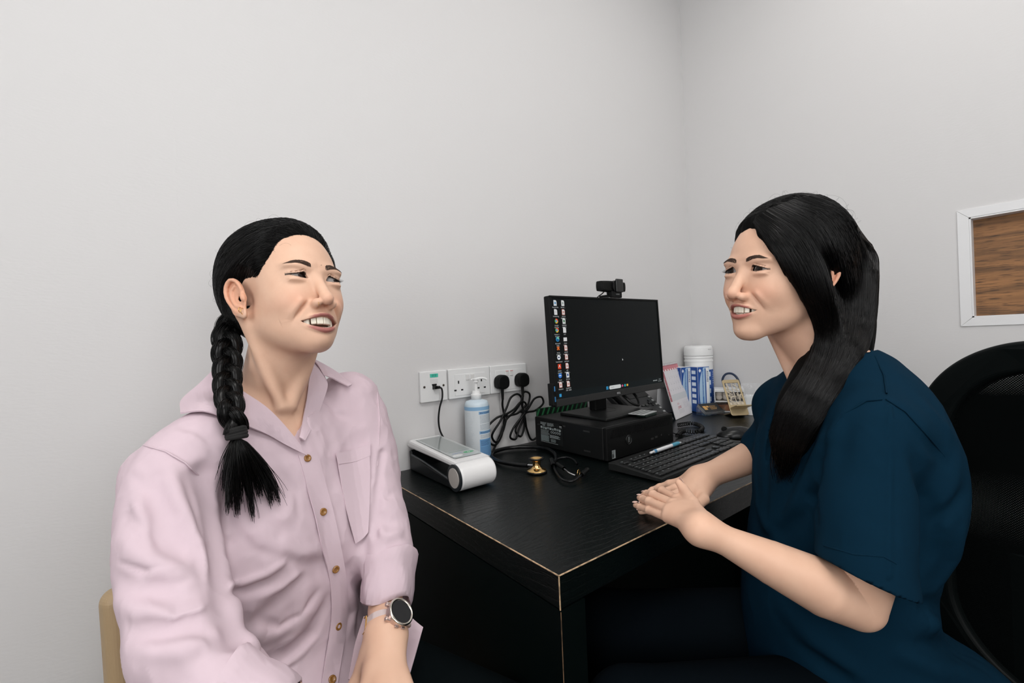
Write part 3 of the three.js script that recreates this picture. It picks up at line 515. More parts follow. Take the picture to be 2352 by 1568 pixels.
  const cottonBump = texture(256, 256, (u, v, i, j) => 0.5 + 0.25 * (hash(i, j, 2) - 0.5) + 0.25 * Math.sin(i * 1.6) * Math.sin(j * 1.6), false);
  const pink = std(new THREE.Color().setRGB(0.62, 0.49, 0.545), 0.85);
  const shirt = part('shirt', local(meshField(shirtF, [-0.60, 0.48, 0.10], [0.02, 1.08, 0.80], 0.0034, null, { slack: 1.6 })), pink, person, 'pale pink cotton shirt with rolled sleeves');
  const P = (u, v, off) => { for (let k = 0; k < 12; k++) { const p = onto(base0, u + (600 - u) * k * 0.04, v + (1150 - v) * k * 0.02, off); if (p) return p; } return at(u, v, 0.7); };
  // collar leaf over her right shoulder, lapel turned out down to the top button, collar on the other side
  part('collar', local(sheet([
    [at(488, 852, 0.715), at(520, 862, 0.70), at(556, 900, 0.70)],
    [at(455, 884, 0.69), at(500, 905, 0.675), P(560, 925, 0.012)],
    [at(420, 915, 0.665), P(485, 930, 0.012), P(566, 950, 0.010)],
    [P(398, 940, 0.008), P(470, 945, 0.008), P(560, 978, 0.007)]], 0.0022)), pink, shirt, 'pink collar leaf');
  part('collar', local(sheet([
    [P(557, 898, 0.018), P(612, 935, 0.014), P(652, 975, 0.010), P(690, 1022, 0.006)],
    [P(556, 930, 0.013), P(604, 965, 0.012), P(648, 1000, 0.010), P(694, 1034, 0.007)],
    [P(562, 976, 0.008), P(615, 998, 0.007), P(662, 1024, 0.007), P(706, 1046, 0.007)]], 0.002)), pink, shirt, 'pink collar turned out to the lapel');
  part('collar', local(sheet([
    [at(706, 822, 0.79), at(712, 850, 0.765), at(708, 890, 0.75), at(702, 930, 0.735), P(688, 1004, 0.006)],
    [at(728, 838, 0.795), at(735, 868, 0.77), at(730, 905, 0.755), at(718, 950, 0.74), P(694, 1008, 0.009)],
    [at(744, 862, 0.79), at(752, 885, 0.775), at(742, 920, 0.76), at(728, 958, 0.745), P(700, 1012, 0.009)]], 0.002)), pink, shirt, 'pink inner collar stand');
  part('collar', local(sheet([
    [at(705, 818, 0.80), at(725, 832, 0.79), at(744, 862, 0.785)],
    [at(735, 832, 0.825), at(752, 848, 0.80), at(762, 868, 0.785)],
    [at(770, 852, 0.84), at(782, 868, 0.81), at(782, 878, 0.795)],
    [P(808, 882, 0.010), P(806, 885, 0.012), P(800, 887, 0.014)]], 0.002)), pink, shirt, 'pink collar leaf');
  part('placket', local(sheet([[1040, 706], [1085, 719], [1130, 731], [1180, 745], [1250, 760], [1310, 773], [1380, 780], [1440, 777], [1520, 765], [1580, 756]].map(([v, u]) => [-21, -12, 0, 12, 21].map((q) => P(u + q * (1 - 0.1 * (v > 1300)), v - q * 0.25, 0.0022 + 0.0012 * Math.sin(v * 0.11 + q * 0.1)))), 0.002, 10, 60)), pink, shirt, 'buttoned front strip of the shirt');
  const seam = (pts) => { const l = []; for (let i = 0; i + 1 < pts.length; i++) for (let k = 0; k < 5; k++) l.push(onto(creasedF, lerp(pts[i][0], pts[i + 1][0], k / 5), lerp(pts[i][1], pts[i + 1][1], k / 5), 0.0002)); return part('seam', local(tube(l.filter(Boolean), 0.0011, 60, 6)), pink, shirt); };
  seam([[292, 1030], [330, 1022], [380, 1036], [425, 1062], [460, 1095], [476, 1130]]); seam([[866, 892], [872, 960], [870, 1030], [866, 1080]]);
  // sleeves rolled up: cuff bands, open at both ends
  const cuff = (a, b, prof, wob, squash = 1) => {
    const ax = b.clone().sub(a), L = ax.length(); ax.normalize(); const sx = V().crossVectors(ax, CAM.clone().sub(a)).normalize(), sz = V().crossVectors(sx, ax).normalize(), nu = 72, pos = [], idx = [], nv = prof.length - 1;
    for (let j = 0; j <= nv; j++) for (let i = 0; i <= nu; i++) { const t = i / nu * 6.28318, [h, r] = prof[j], k = r * (1 + 0.05 * Math.sin(2 * t + 1 + wob) + 0.035 * Math.sin(5 * t + j * 0.5 + wob * 3) + 0.02 * Math.sin(9 * t + j * 0.9)), hh = h * L + 0.004 * Math.sin(2 * t + wob * 2) + 0.0025 * Math.sin(3 * t + wob); const p = a.clone().addScaledVector(ax, hh).addScaledVector(sx, k * Math.sin(t)).addScaledVector(sz, k * squash * Math.cos(t)); pos.push(p.x, p.y, p.z); }
    for (let j = 0; j < nv; j++) for (let i = 0; i < nu; i++) { const q = j * (nu + 1) + i; idx.push(q, q + 1, q + nu + 2, q, q + nu + 2, q + nu + 1); }
    let g = new THREE.BufferGeometry(); g.setAttribute('position', new THREE.Float32BufferAttribute(pos, 3)); g.setIndex(idx); g = toCreasedNormals(g, 1.0); return part('cuff', local(g), pink, shirt, 'rolled pink shirt cuff');
  };
  const prof = (r) => [[0.1, r * 0.8], [0.02, r * 0.92], [0.0, r * 1.06], [0.05, r * 1.1], [0.2, r * 1.06], [0.4, r * 1.0], [0.5, r * 1.01], [0.7, r * 1.03], [0.9, r * 1.0], [0.98, r * 0.97], [1.0, r * 0.92], [0.97, r * 0.86], [0.7, r * 0.84], [0.4, r * 0.82]];
  cuff(at(896, 1272, 0.758), at(888, 1388, 0.712), prof(0.0425), 0.3); cuff(at(505, 1580, 0.468), at(632, 1668, 0.456), prof(0.0435), 1.1);
  part('pocket', local(sheet([
    [P(773, 1042, 0.0035), P(815, 1034, 0.0045), P(848, 1020, 0.0045)],
    [P(784, 1110, 0.0025), P(822, 1105, 0.003), P(850, 1095, 0.003)],
    [P(798, 1180, 0.0025), P(828, 1178, 0.003), P(848, 1168, 0.003)],
    [P(816, 1248, 0.0022), P(834, 1236, 0.0025), P(846, 1222, 0.0025)]], 0.0016)), pink, shirt, 'pink chest pocket');
  part('pocket_hem', local(sheet([[P(772, 1040, 0.005), P(815, 1032, 0.006), P(850, 1018, 0.006)], [P(777, 1066, 0.0048), P(818, 1059, 0.0056), P(851, 1046, 0.0056)]], 0.0014, 20, 6)), pink, shirt, 'folded hem of the chest pocket');
  // shirt tail beside her hand
  part('shirt_tail', local(sheet([
    [at(835, 1415, 0.70), at(880, 1420, 0.705), at(920, 1404, 0.71), at(972, 1440, 0.70)],
    [at(815, 1480, 0.67), at(870, 1490, 0.68), at(915, 1475, 0.69), at(962, 1475, 0.685)],
    [at(800, 1560, 0.63), at(860, 1570, 0.64), at(905, 1560, 0.655), at(942, 1546, 0.66)]], 0.0018)), pink, shirt, 'pink shirt tail lying on her lap');
  const horn = phy(new THREE.Color().setRGB(0.28, 0.13, 0.03), 0.18, { clearcoat: 0.6 });
  for (const [u, v] of [[706, 1052], [742, 1175], [771, 1307], [777, 1438], [763, 1560]]) {
    const p = P(u, v, 0.0028), n = gradOf(base0, p), g = lathe([[0, 0.0012], [0.0022, 0.0012], [0.003, 0.0022], [0.0045, 0.0026], [0.0056, 0.0018], [0.0058, 0.0004], [0.005, -0.0006], [0, -0.0006]], 24);
    g.applyQuaternion(new THREE.Quaternion().setFromUnitVectors(V(0, 1, 0), n)); g.translate(p.x, p.y, p.z); part('button', local(g), horn, shirt, 'round brown horn button');
  }
  // head, neck and chest skin
  const nl = toHead(at(618, 955, 0.755)), scmA = V(-62, -38, -18), notch = toHead(at(664, 938, 0.70));
  const chestS = (x, y, z) => { const wx = e[0] * x + e[4] * y + e[8] * z + e[12], wy = e[1] * x + e[5] * y + e[9] * z + e[13], wz = e[2] * x + e[6] * y + e[10] * z + e[14]; return (torso(wx, wy, wz) + 0.007) * 1000; };
  const neck = (x, y, z) => {
    if (y > -20) return 1e3;
    let d = cap(x, y, z, 0, -50, -20, nl.x, nl.y, nl.z, 46, 52);
    d = smin(d, cap(x, y, z, scmA.x, scmA.y, scmA.z, notch.x - 8, notch.y + 6, notch.z - 6, 10, 8), 14);
    d = smin(d, cap(x, y, z, -scmA.x, scmA.y, scmA.z, notch.x + 8, notch.y + 6, notch.z - 6, 10, 8), 14);
    if (y < -90) d = smin(d, chestS(x, y, z), 22);
    return d;
  };
  const head = makeHead({ skin, lip: [0.40, 0.15, 0.13], gaze: [0.46, 0.0, 1], tilt: 0.12, lidPow: 1.9, eyeOpen: 1.3, open: 1.2, mouthW: 1.07, browT: 4.4, fold: 1.35, toothLen: 1.06, wide: 0.88, jaw: 0.97, chinY: 1, neck, neckK: 18, mouthZ: 88, moles: [[-16, 32, 80, 1.3], [-40, -6, 70, 1.0], [-36, -9, 73, 0.9], [6, 20, 86, 0.8]] });
  const headGeo = meshField(head.f, [-100, -235, -118], [100, 122, 124], 1.35, head.colour); headGeo.applyMatrix4(M); 
  // watch arm and hand, and the other forearm and hand in her lap
  const W = at(887, 1448, 0.655), hp = (u, v, d) => at(u, v, d);
  const handL = handField({ wrist: W, mcp: [hp(838, 1590, 0.575), hp(868, 1602, 0.565), hp(905, 1606, 0.565), hp(940, 1600, 0.575)], pip: [hp(800, 1690, 0.56), hp(830, 1710, 0.545), hp(870, 1715, 0.545), hp(910, 1700, 0.555)], dip: [hp(770, 1740, 0.575), hp(795, 1770, 0.565), hp(835, 1775, 0.565), hp(880, 1760, 0.57)], tip: [hp(745, 1770, 0.595), hp(765, 1800, 0.59), hp(800, 1810, 0.59), hp(850, 1800, 0.59)], thumb: [hp(850, 1510, 0.63), hp(818, 1575, 0.61), hp(785, 1640, 0.60), hp(762, 1690, 0.60)], forearm: [q4(at(892, 1325, 0.748), 0.026), q4(at(884, 1400, 0.70), 0.0255), q4(W, 0.0235)] });
  const tone = skinTone(skin);
  const handLG = meshField(handL, [-0.45, 0.40, 0.36], [-0.05, 0.80, 0.72], 0.0018, tone, { slack: 1.6 });
  const Wr = at(720, 1700, 0.47), handR = handField({ wrist: Wr, mcp: [hp(790, 1760, 0.52), hp(780, 1780, 0.50), hp(765, 1800, 0.485), hp(750, 1815, 0.47)], pip: [hp(840, 1790, 0.54), hp(835, 1815, 0.52), hp(820, 1840, 0.505), hp(800, 1855, 0.49)], dip: [hp(860, 1830, 0.55), hp(855, 1850, 0.53), hp(840, 1870, 0.515), hp(820, 1885, 0.50)], tip: [hp(865, 1860, 0.55), hp(860, 1880, 0.53), hp(845, 1900, 0.515), hp(825, 1910, 0.50)], thumb: [hp(745, 1700, 0.50), hp(780, 1710, 0.53), hp(810, 1725, 0.55), hp(830, 1740, 0.56)], forearm: [q4(at(560, 1590, 0.46), 0.034), q4(at(640, 1640, 0.46), 0.030), q4(Wr, 0.025)] });
  const handRG = meshField(handR, [-0.50, 0.44, 0.44], [-0.20, 0.74, 0.80], 0.003, tone, { slack: 1.6 });
  const trunk = meshField((x, y, z) => Math.max(base0(x, y, z) + 0.012, 0.52 - y), [-0.60, 0.5, 0.10], [0.02, 0.98, 0.80], 0.012, tone);
  part('body', local(joinGeo([headGeo, handLG, handRG, trunk])), skinMat, person);
  const H = (g) => { const q = g.clone(); q.applyMatrix4(M); return local(q); };
  head.eyes.forEach((g) => part('eye', H(g), eyeMat, person, 'dark brown eye looking aside'));
  const mouth = part('teeth', H(joinGeo([...head.teeth, ...head.low])), toothMat, person, 'white teeth in a wide smile'); mouth.userData.kind = 'stuff';
  part('eyebrows', H(head.brow), browMat, person).userData.kind = 'stuff'; part('eyelashes', H(head.lash), lashMat, person).userData.kind = 'stuff';
  // hair: scalp cap, combed strands to the nape, braid, tie, tuft
  const hairline = (x, y, z) => {
    const X = Math.abs(x), g = Math.min(((y - 75) * 54 - (z - 74) * 64) / 83.7 + 13 * sstep(28, 58, X) * sstep(72, 40, y), ((y + 4) * 72 - (z - 36) * 73) / 102);
    return X > 50 ? Math.min(g, Math.sqrt((y + 12) ** 2 + (z + 4) ** 2) - 29) : g;
  };
  const capF = (x, y, z) => head.skull(x, y, z) - lerp(-2.5, 7 + 21 * sstep(25, -95, z) + 3 * sstep(30, 110, y), sstep(-2, 22, hairline(x, y, z)));
  const capMesh = meshField((x, y, z) => Math.max(capF(x, y, z), -72 - y - z * 0.1), [-95, -80, -135], [95, 145, 100], 2.2);
  const hc = V(0, 22, -14), G0 = V(-50, -48, -62);
  const onCap = (dir, off) => { let a = 20, b = 190; for (let i = 0; i < 22; i++) { const m = (a + b) / 2; if (capF(hc.x + dir.x * m, hc.y + dir.y * m, hc.z + dir.z * m) < 0) a = m; else b = m; } return hc.clone().addScaledVector(dir, a + off); };
  const gd = G0.clone().sub(hc).normalize(), lines = [];
  for (let i = 0, n = 0; n < 6200 && i < 120000; i++) {
    const d = V(rr(-1, 1), rr(-0.6, 1), rr(-1, 1)); if (d.lengthSq() > 1 || d.lengthSq() < 0.05) continue; d.normalize();
    const p = onCap(d, 0), h = hairline(p.x, p.y, p.z); if (h < -2.5 - 2 * rnd() || (h > 14 && rnd() < 0.72) || p.y < -60) continue; n++;
    const mid = d.clone().multiplyScalar(0.45).addScaledVector(gd, 0.45).add(V(0.05 + 0.1 * d.x, 0.16, -0.42 - 0.35 * Math.max(0, d.x))).normalize(), l = [], end = gd.clone().add(V(rr(-0.1, 0.1), rr(-0.12, 0.12), rr(-0.1, 0.1))).normalize(), lift = rr(0.1, 1.3), N = 15;
    for (let k = 0; k <= N; k++) { const t = k / N, q = d.clone().multiplyScalar((1 - t) ** 2).addScaledVector(mid, 2 * t * (1 - t)).addScaledVector(end, t * t).normalize(); l.push(onCap(q, lift * Math.min(1, k / 3) + (k === 0 ? -0.6 : 0.5)).applyMatrix4(M)); }
    lines.push(l);
  }
  const hair = part('hair', local(strands(lines, (t, i) => (0.00022 + 0.00024 * hash(i, 2, 9)) * (t < 0.12 ? 0.3 + 5.8 * t : 1))), hairMat, person, 'black hair combed back'); part('scalp_hair', local(capMesh.applyMatrix4(M)), hairUnder, hair); hair.userData.kind = 'stuff';
  const g0 = G0.clone().applyMatrix4(M), centre = [g0.clone().add(V(0.008, 0.022, 0.0)), at(527, 745, 0.715), at(522, 800, 0.69), at(523, 850, 0.668), P(524, 900, 0.03), P(532, 945, 0.028), P(542, 992, 0.02)];
  const bc = new THREE.CatmullRomCurve3(centre), blen = bc.getLength(), bl = [], per = 0.096;
  const side = (p, T) => { const out = CAM.clone().sub(p).normalize(); const A = V().crossVectors(T, out).normalize(), Bv = V().crossVectors(A, T).normalize(); return [A, Bv]; };
  for (let k = 0; k < 3; k++) for (let i = 0; i < 270; i++) {
    const rad = Math.sqrt(rr(0.2, 1)), an = rnd() * 6.283, l = [], N = 64, w0 = rr(0.9, 1.05), tw = rr(-0.6, 0.6);
    for (let j = 0; j <= N; j++) {
      const t = j / N, p = bc.getPointAt(t), T = bc.getTangentAt(t), [A, Bv] = side(p, T), ph = 6.283 * (t * blen / per + k / 3), w = lerp(0.0120, 0.0085, t) * sstep(0.02, 0.34, t), r = lerp(0.0118, 0.0076, t) * lerp(1.55, 1, sstep(0.0, 0.34, t)) * w0;
      p.addScaledVector(A, w * Math.sin(ph)).addScaledVector(Bv, w * 0.62 * Math.sin(2 * ph)); p.addScaledVector(A, r * rad * Math.cos(an + tw * t * 4)).addScaledVector(Bv, r * rad * 0.85 * Math.sin(an + tw * t * 4)); l.push(p);
    }
    bl.push(l);
  }
  const core = []; for (let k = 0; k < 3; k++) { const l = []; for (let j = 0; j <= 80; j++) { const t = j / 80, p = bc.getPointAt(t), T = bc.getTangentAt(t), [A, Bv] = side(p, T), ph = 6.283 * (t * blen / per + k / 3), w = lerp(0.0120, 0.0085, t) * sstep(0.02, 0.34, t); l.push(p.addScaledVector(A, w * Math.sin(ph)).addScaledVector(Bv, w * 0.62 * Math.sin(2 * ph))); } core.push(l); }
  const braid = part('braid', local(joinGeo([strands(bl, () => 0.0004, 3), strands(core, (t) => lerp(0.0085, 0.0056, t), 14)])), hairMat, person, 'long black plaited braid over the shoulder'); braid.userData.kind = 'stuff';
  const tieP = bc.getPointAt(1), tieT = bc.getTangentAt(1), tg = []; for (let i = 0; i < 4; i++) { const g = new THREE.TorusGeometry(0.0105, 0.0034, 10, 28); g.applyQuaternion(new THREE.Quaternion().setFromUnitVectors(V(0, 0, 1), tieT.clone().add(V(rr(-0.15, 0.15), 0, rr(-0.15, 0.15))).normalize())); const q = tieP.clone().addScaledVector(tieT, i * 0.0035 - 0.004); g.translate(q.x, q.y, q.z); tg.push(g); }
  part('hair_tie', local(merge(tg)), std(new THREE.Color().setRGB(0.006, 0.006, 0.006), 0.9), braid, 'black elastic hair tie');
  const tail = []; const [tA, tB] = side(tieP, tieT);
  const clumps = []; for (let k = 0; k < 17; k++) { const l0 = -1 + 2 * (k + rr(-0.4, 0.4)) / 16; clumps.push([l0, 577 + 66 * l0 + rr(-8, 8), 1190 + rr(-45, 18) - 48 * Math.max(0, l0) - 22 * Math.max(0, -l0)]); }
  for (let i = 0; i < 640; i++) {
    const [l0, cu, cv] = clumps[i % 17], dep = rnd(), l = [], loose = i % 9 === 0 ? 22 : 5, endU = cu + rr(-loose, loose), endV = cv + rr(-34, 6), bow = rr(-7, 7);
    for (let j = 0; j <= 10; j++) { const t = j / 10, sp = 1 - (1 - t) ** 1.5, u = lerp(545 + 9 * l0, endU, lerp(t, sp, 0.6)) + bow * Math.sin(t * 3.1), v = lerp(1002, endV, t), off = lerp(0.020, 0.004 + 0.010 * dep, t) + 0.008 * Math.sin(t * 3.1) * dep; const p = onto(base0, u, v, off); if (p) l.push(j === 0 ? tieP.clone().addScaledVector(tA, 0.008 * l0).addScaledVector(tB, 0.008 * (dep - 0.5)) : p); }
    if (l.length > 4) tail.push(l);
  }
  part('braid_tail', local(strands(tail, (t) => 0.0006 * (1 - 0.7 * t * t))), hairMat, braid, 'loose black tuft below the hair tie').userData.kind = 'stuff';
  // stray hairs
  const fly = []; for (let i = 0; i < 70; i++) { const d = V(rr(-0.9, 0.9), rr(-0.1, 1), rr(-1, 0.75)).normalize(), p = onCap(d, 0.5); if (hairline(p.x, p.y, p.z) < 0) continue; const l = [], tx = V(rr(-1, 1), rr(-0.3, 0.8), rr(-1, 0.8)), L = rr(15, 45), hgt = rr(2, 9); for (let k = 0; k <= 8; k++) { const t = k / 8, q = d.clone().addScaledVector(tx, t * L / 100).normalize(); l.push(onCap(q, 0.5 + hgt * Math.sin(Math.PI * Math.min(1, t * 0.9)) ).applyMatrix4(M)); } fly.push(l); }
  part('stray_hair', local(strands(fly, () => 0.00009)), hairMat, hair).userData.kind = 'stuff';
  // earrings and nose ring
  const gold = std(new THREE.Color().setRGB(0.75, 0.48, 0.16), 0.25, { metalness: 1 });
  for (const [u, v, d, r] of [[557, 713, 0.0, 0.0042], [551.5, 710, 0.0, 0.0036]]) { const hw = (x, y, z) => { const q = V(x, y, z).applyMatrix4(Mi); return head.f(q.x, q.y, q.z) * 0.001; }; const p = onto(hw, u, v, 0.0005); if (!p) continue; const g = new THREE.TorusGeometry(r, 0.0005, 8, 28); g.rotateY(0.9); g.translate(p.x, p.y - 0.001, p.z); part('earring', local(g), gold, person, 'small gold hoop earring'); }
  { const g = new THREE.TorusGeometry(2.6, 0.32, 8, 24); g.rotateY(1.1); const p = V(-13.4, -47.5, 97); g.translate(p.x, p.y, p.z); part('nose_ring', H(g), gold, person, 'thin gold nose ring'); }
  // smartwatch
  {
    const ax = at(888, 1400, 0.69).sub(at(884, 1500, 0.635)).normalize(), wc = at(886, 1440, 0.662), toCam = CAM.clone().sub(wc).normalize();
    let nrm = toCam.clone().addScaledVector(RIGHT, 0.62); nrm.addScaledVector(ax, -nrm.dot(ax)).normalize(); const sd = V().crossVectors(ax, nrm).normalize();
    const Mw = new THREE.Matrix4().makeBasis(sd, ax, nrm).setPosition(wc), put = (g) => { g.applyMatrix4(Mw); return local(g); };
    const rose = std(new THREE.Color().setRGB(0.62, 0.50, 0.46), 0.28, { metalness: 0.85 }), band = std(new THREE.Color().setRGB(0.60, 0.50, 0.49), 0.6), fr = 0.029;
    const cs = new THREE.CylinderGeometry(0.0195, 0.0185, 0.010, 48); cs.rotateX(Math.PI / 2); cs.translate(0, 0, fr + 0.004);
    const lugs = [-1, 1].flatMap((a) => [-1, 1].map((b) => { const g = box(0.010, 0.006, 0.006, a * 0.0165, b * 0.0105, fr + 0.0015, 0.002); return g; }));
    const watch = part('smartwatch', put(merge([cs, ...lugs, box(0.006, 0.0035, 0.003, -0.004, -0.0195, fr + 0.004, 0.001), box(0.006, 0.0035, 0.003, 0.006, -0.019, fr + 0.004, 0.001)])), rose, person, 'rose gold round smartwatch with black face');
    const bz = new THREE.TorusGeometry(0.0182, 0.0021, 12, 56); bz.translate(0, 0, fr + 0.0095); part('bezel', put(bz), std(new THREE.Color().setRGB(0.75, 0.70, 0.62), 0.12, { metalness: 1 }), watch, 'polished ring around the dial');
    const fc = new THREE.CylinderGeometry(0.0168, 0.0172, 0.003, 48); fc.rotateX(Math.PI / 2); fc.translate(0, 0, fr + 0.0090); part('screen', put(fc), phy(new THREE.Color().setRGB(0.002, 0.002, 0.003), 0.08), watch, 'black blank dial');
    const st = []; for (let i = 0; i <= 44; i++) { const a = 0.42 + (i / 44) * (2 * Math.PI - 0.84), rx = 0.0275, rz = 0.0265; st.push(V(Math.sin(a) * rx, 0, Math.cos(a) * rz)); }
    const ring = new THREE.BufferGeometry(), pos = [], idx = []; st.forEach((p, i) => { const w = 0.0088; for (const [o, y] of [[0, -w], [0, w], [0.0022, w], [0.0022, -w]]) { const q = p.clone().multiplyScalar(1 + o / 0.027); pos.push(q.x, y, q.z); } if (i) for (let k = 0; k < 4; k++) { const a = (i - 1) * 4 + k, b = (i - 1) * 4 + (k + 1) % 4; idx.push(a, b, a + 4, b, b + 4, a + 4); } });
    ring.setAttribute('position', new THREE.Float32BufferAttribute(pos, 3)); ring.setIndex(idx); part('strap', put(toCreasedNormals(ring, 0.6)), band, watch, 'dusty pink watch strap');
    const bk = merge([box(0.002, 0.024, 0.0016, 0, 0, 0, 0.0006), box(0.002, 0.0016, 0.006, 0, 0.0115, -0.003, 0.0006), box(0.002, 0.0016, 0.006, 0, -0.0115, -0.003, 0.0006)]); bk.translate(-0.0305, 0, -0.004); part('buckle', put(bk), gold, watch, 'gold strap buckle');
  }
  // trousers
  const legs = (x, y, z) => { const dx = x - O.x, Y = y - O.y, dz = z - O.z, lx = c * dx - s * dz, lz = s * dx + c * dz, X = Math.abs(lx); let d = cap(X, Y, lz, 0.09, -0.44, 0.02, 0.13, -0.46, 0.43, 0.085, 0.062); d = smin(d, cap(X, Y, lz, 0.13, -0.47, 0.43, 0.12, -0.87, 0.40, 0.06, 0.042), 0.03); return smin(d, ell(lx, Y, lz, 0, -0.43, 0, 0.17, 0.1, 0.13), 0.05); };
  part('trousers', local(meshField(legs, [-0.60, 0.04, 0.10], [0.20, 0.66, 0.95], 0.010)), phy(new THREE.Color().setRGB(0.0018, 0.0035, 0.0042), 0.85, { specularIntensity: 0.1 }), person, 'black trousers');
  const shoe = []; for (const k of [-1, 1]) { const g = new THREE.SphereGeometry(1, 24, 14); g.scale(0.042, 0.032, 0.115); g.rotateY(th); const p = TW(k * 0.12, -0.955 + 0.033, 0.47); g.translate(p.x, p.y, p.z); part('shoe', local(g), std(0x151515, 0.5), person, 'black shoe'); }
  // chair
  const chair = thing('chair', 'beige leather chair behind the person in the pink shirt', 'chair', [O.x, 0, O.z], th);
  const tan = std(new THREE.Color().setRGB(0.42, 0.30, 0.17), 0.5, { bumpMap: texture(256, 256, (u, v, i, j) => 0.5 + 0.5 * (fbm(i / 7, j / 7, 3, 3) - 0.5), false), bumpScale: 0.0008 });
  const br = new RoundedBoxGeometry(0.345, 0.36, 0.045, 4, 0.02); { const p = br.attributes.position; for (let i = 0; i < p.count; i++) p.setZ(i, p.getZ(i) + p.getX(i) ** 2 * 0.35); br.computeVertexNormals(); } br.rotateX(-0.06); br.translate(0, 0.545, -0.185); part('backrest', br, tan, chair);
  part('seat', new RoundedBoxGeometry(0.46, 0.07, 0.44, 4, 0.025).translate(0, 0.405, 0.05), tan, chair);
  const steel = std(0x9a9a9a, 0.3, { metalness: 1 });
  for (const [x, z] of [[-0.2, -0.15], [0.2, -0.15], [-0.2, 0.24], [0.2, 0.24]]) part('leg', cyl(0.011, 0.011, 0.375, x, 0.1875, z, 16), steel, chair);
  part('back_post', merge([box(0.30, 0.03, 0.02, 0, 0.385, -0.175, 0.006), box(0.03, 0.12, 0.016, -0.12, 0.43, -0.178, 0.004), box(0.03, 0.12, 0.016, 0.12, 0.43, -0.178, 0.004)]), steel, chair);
}
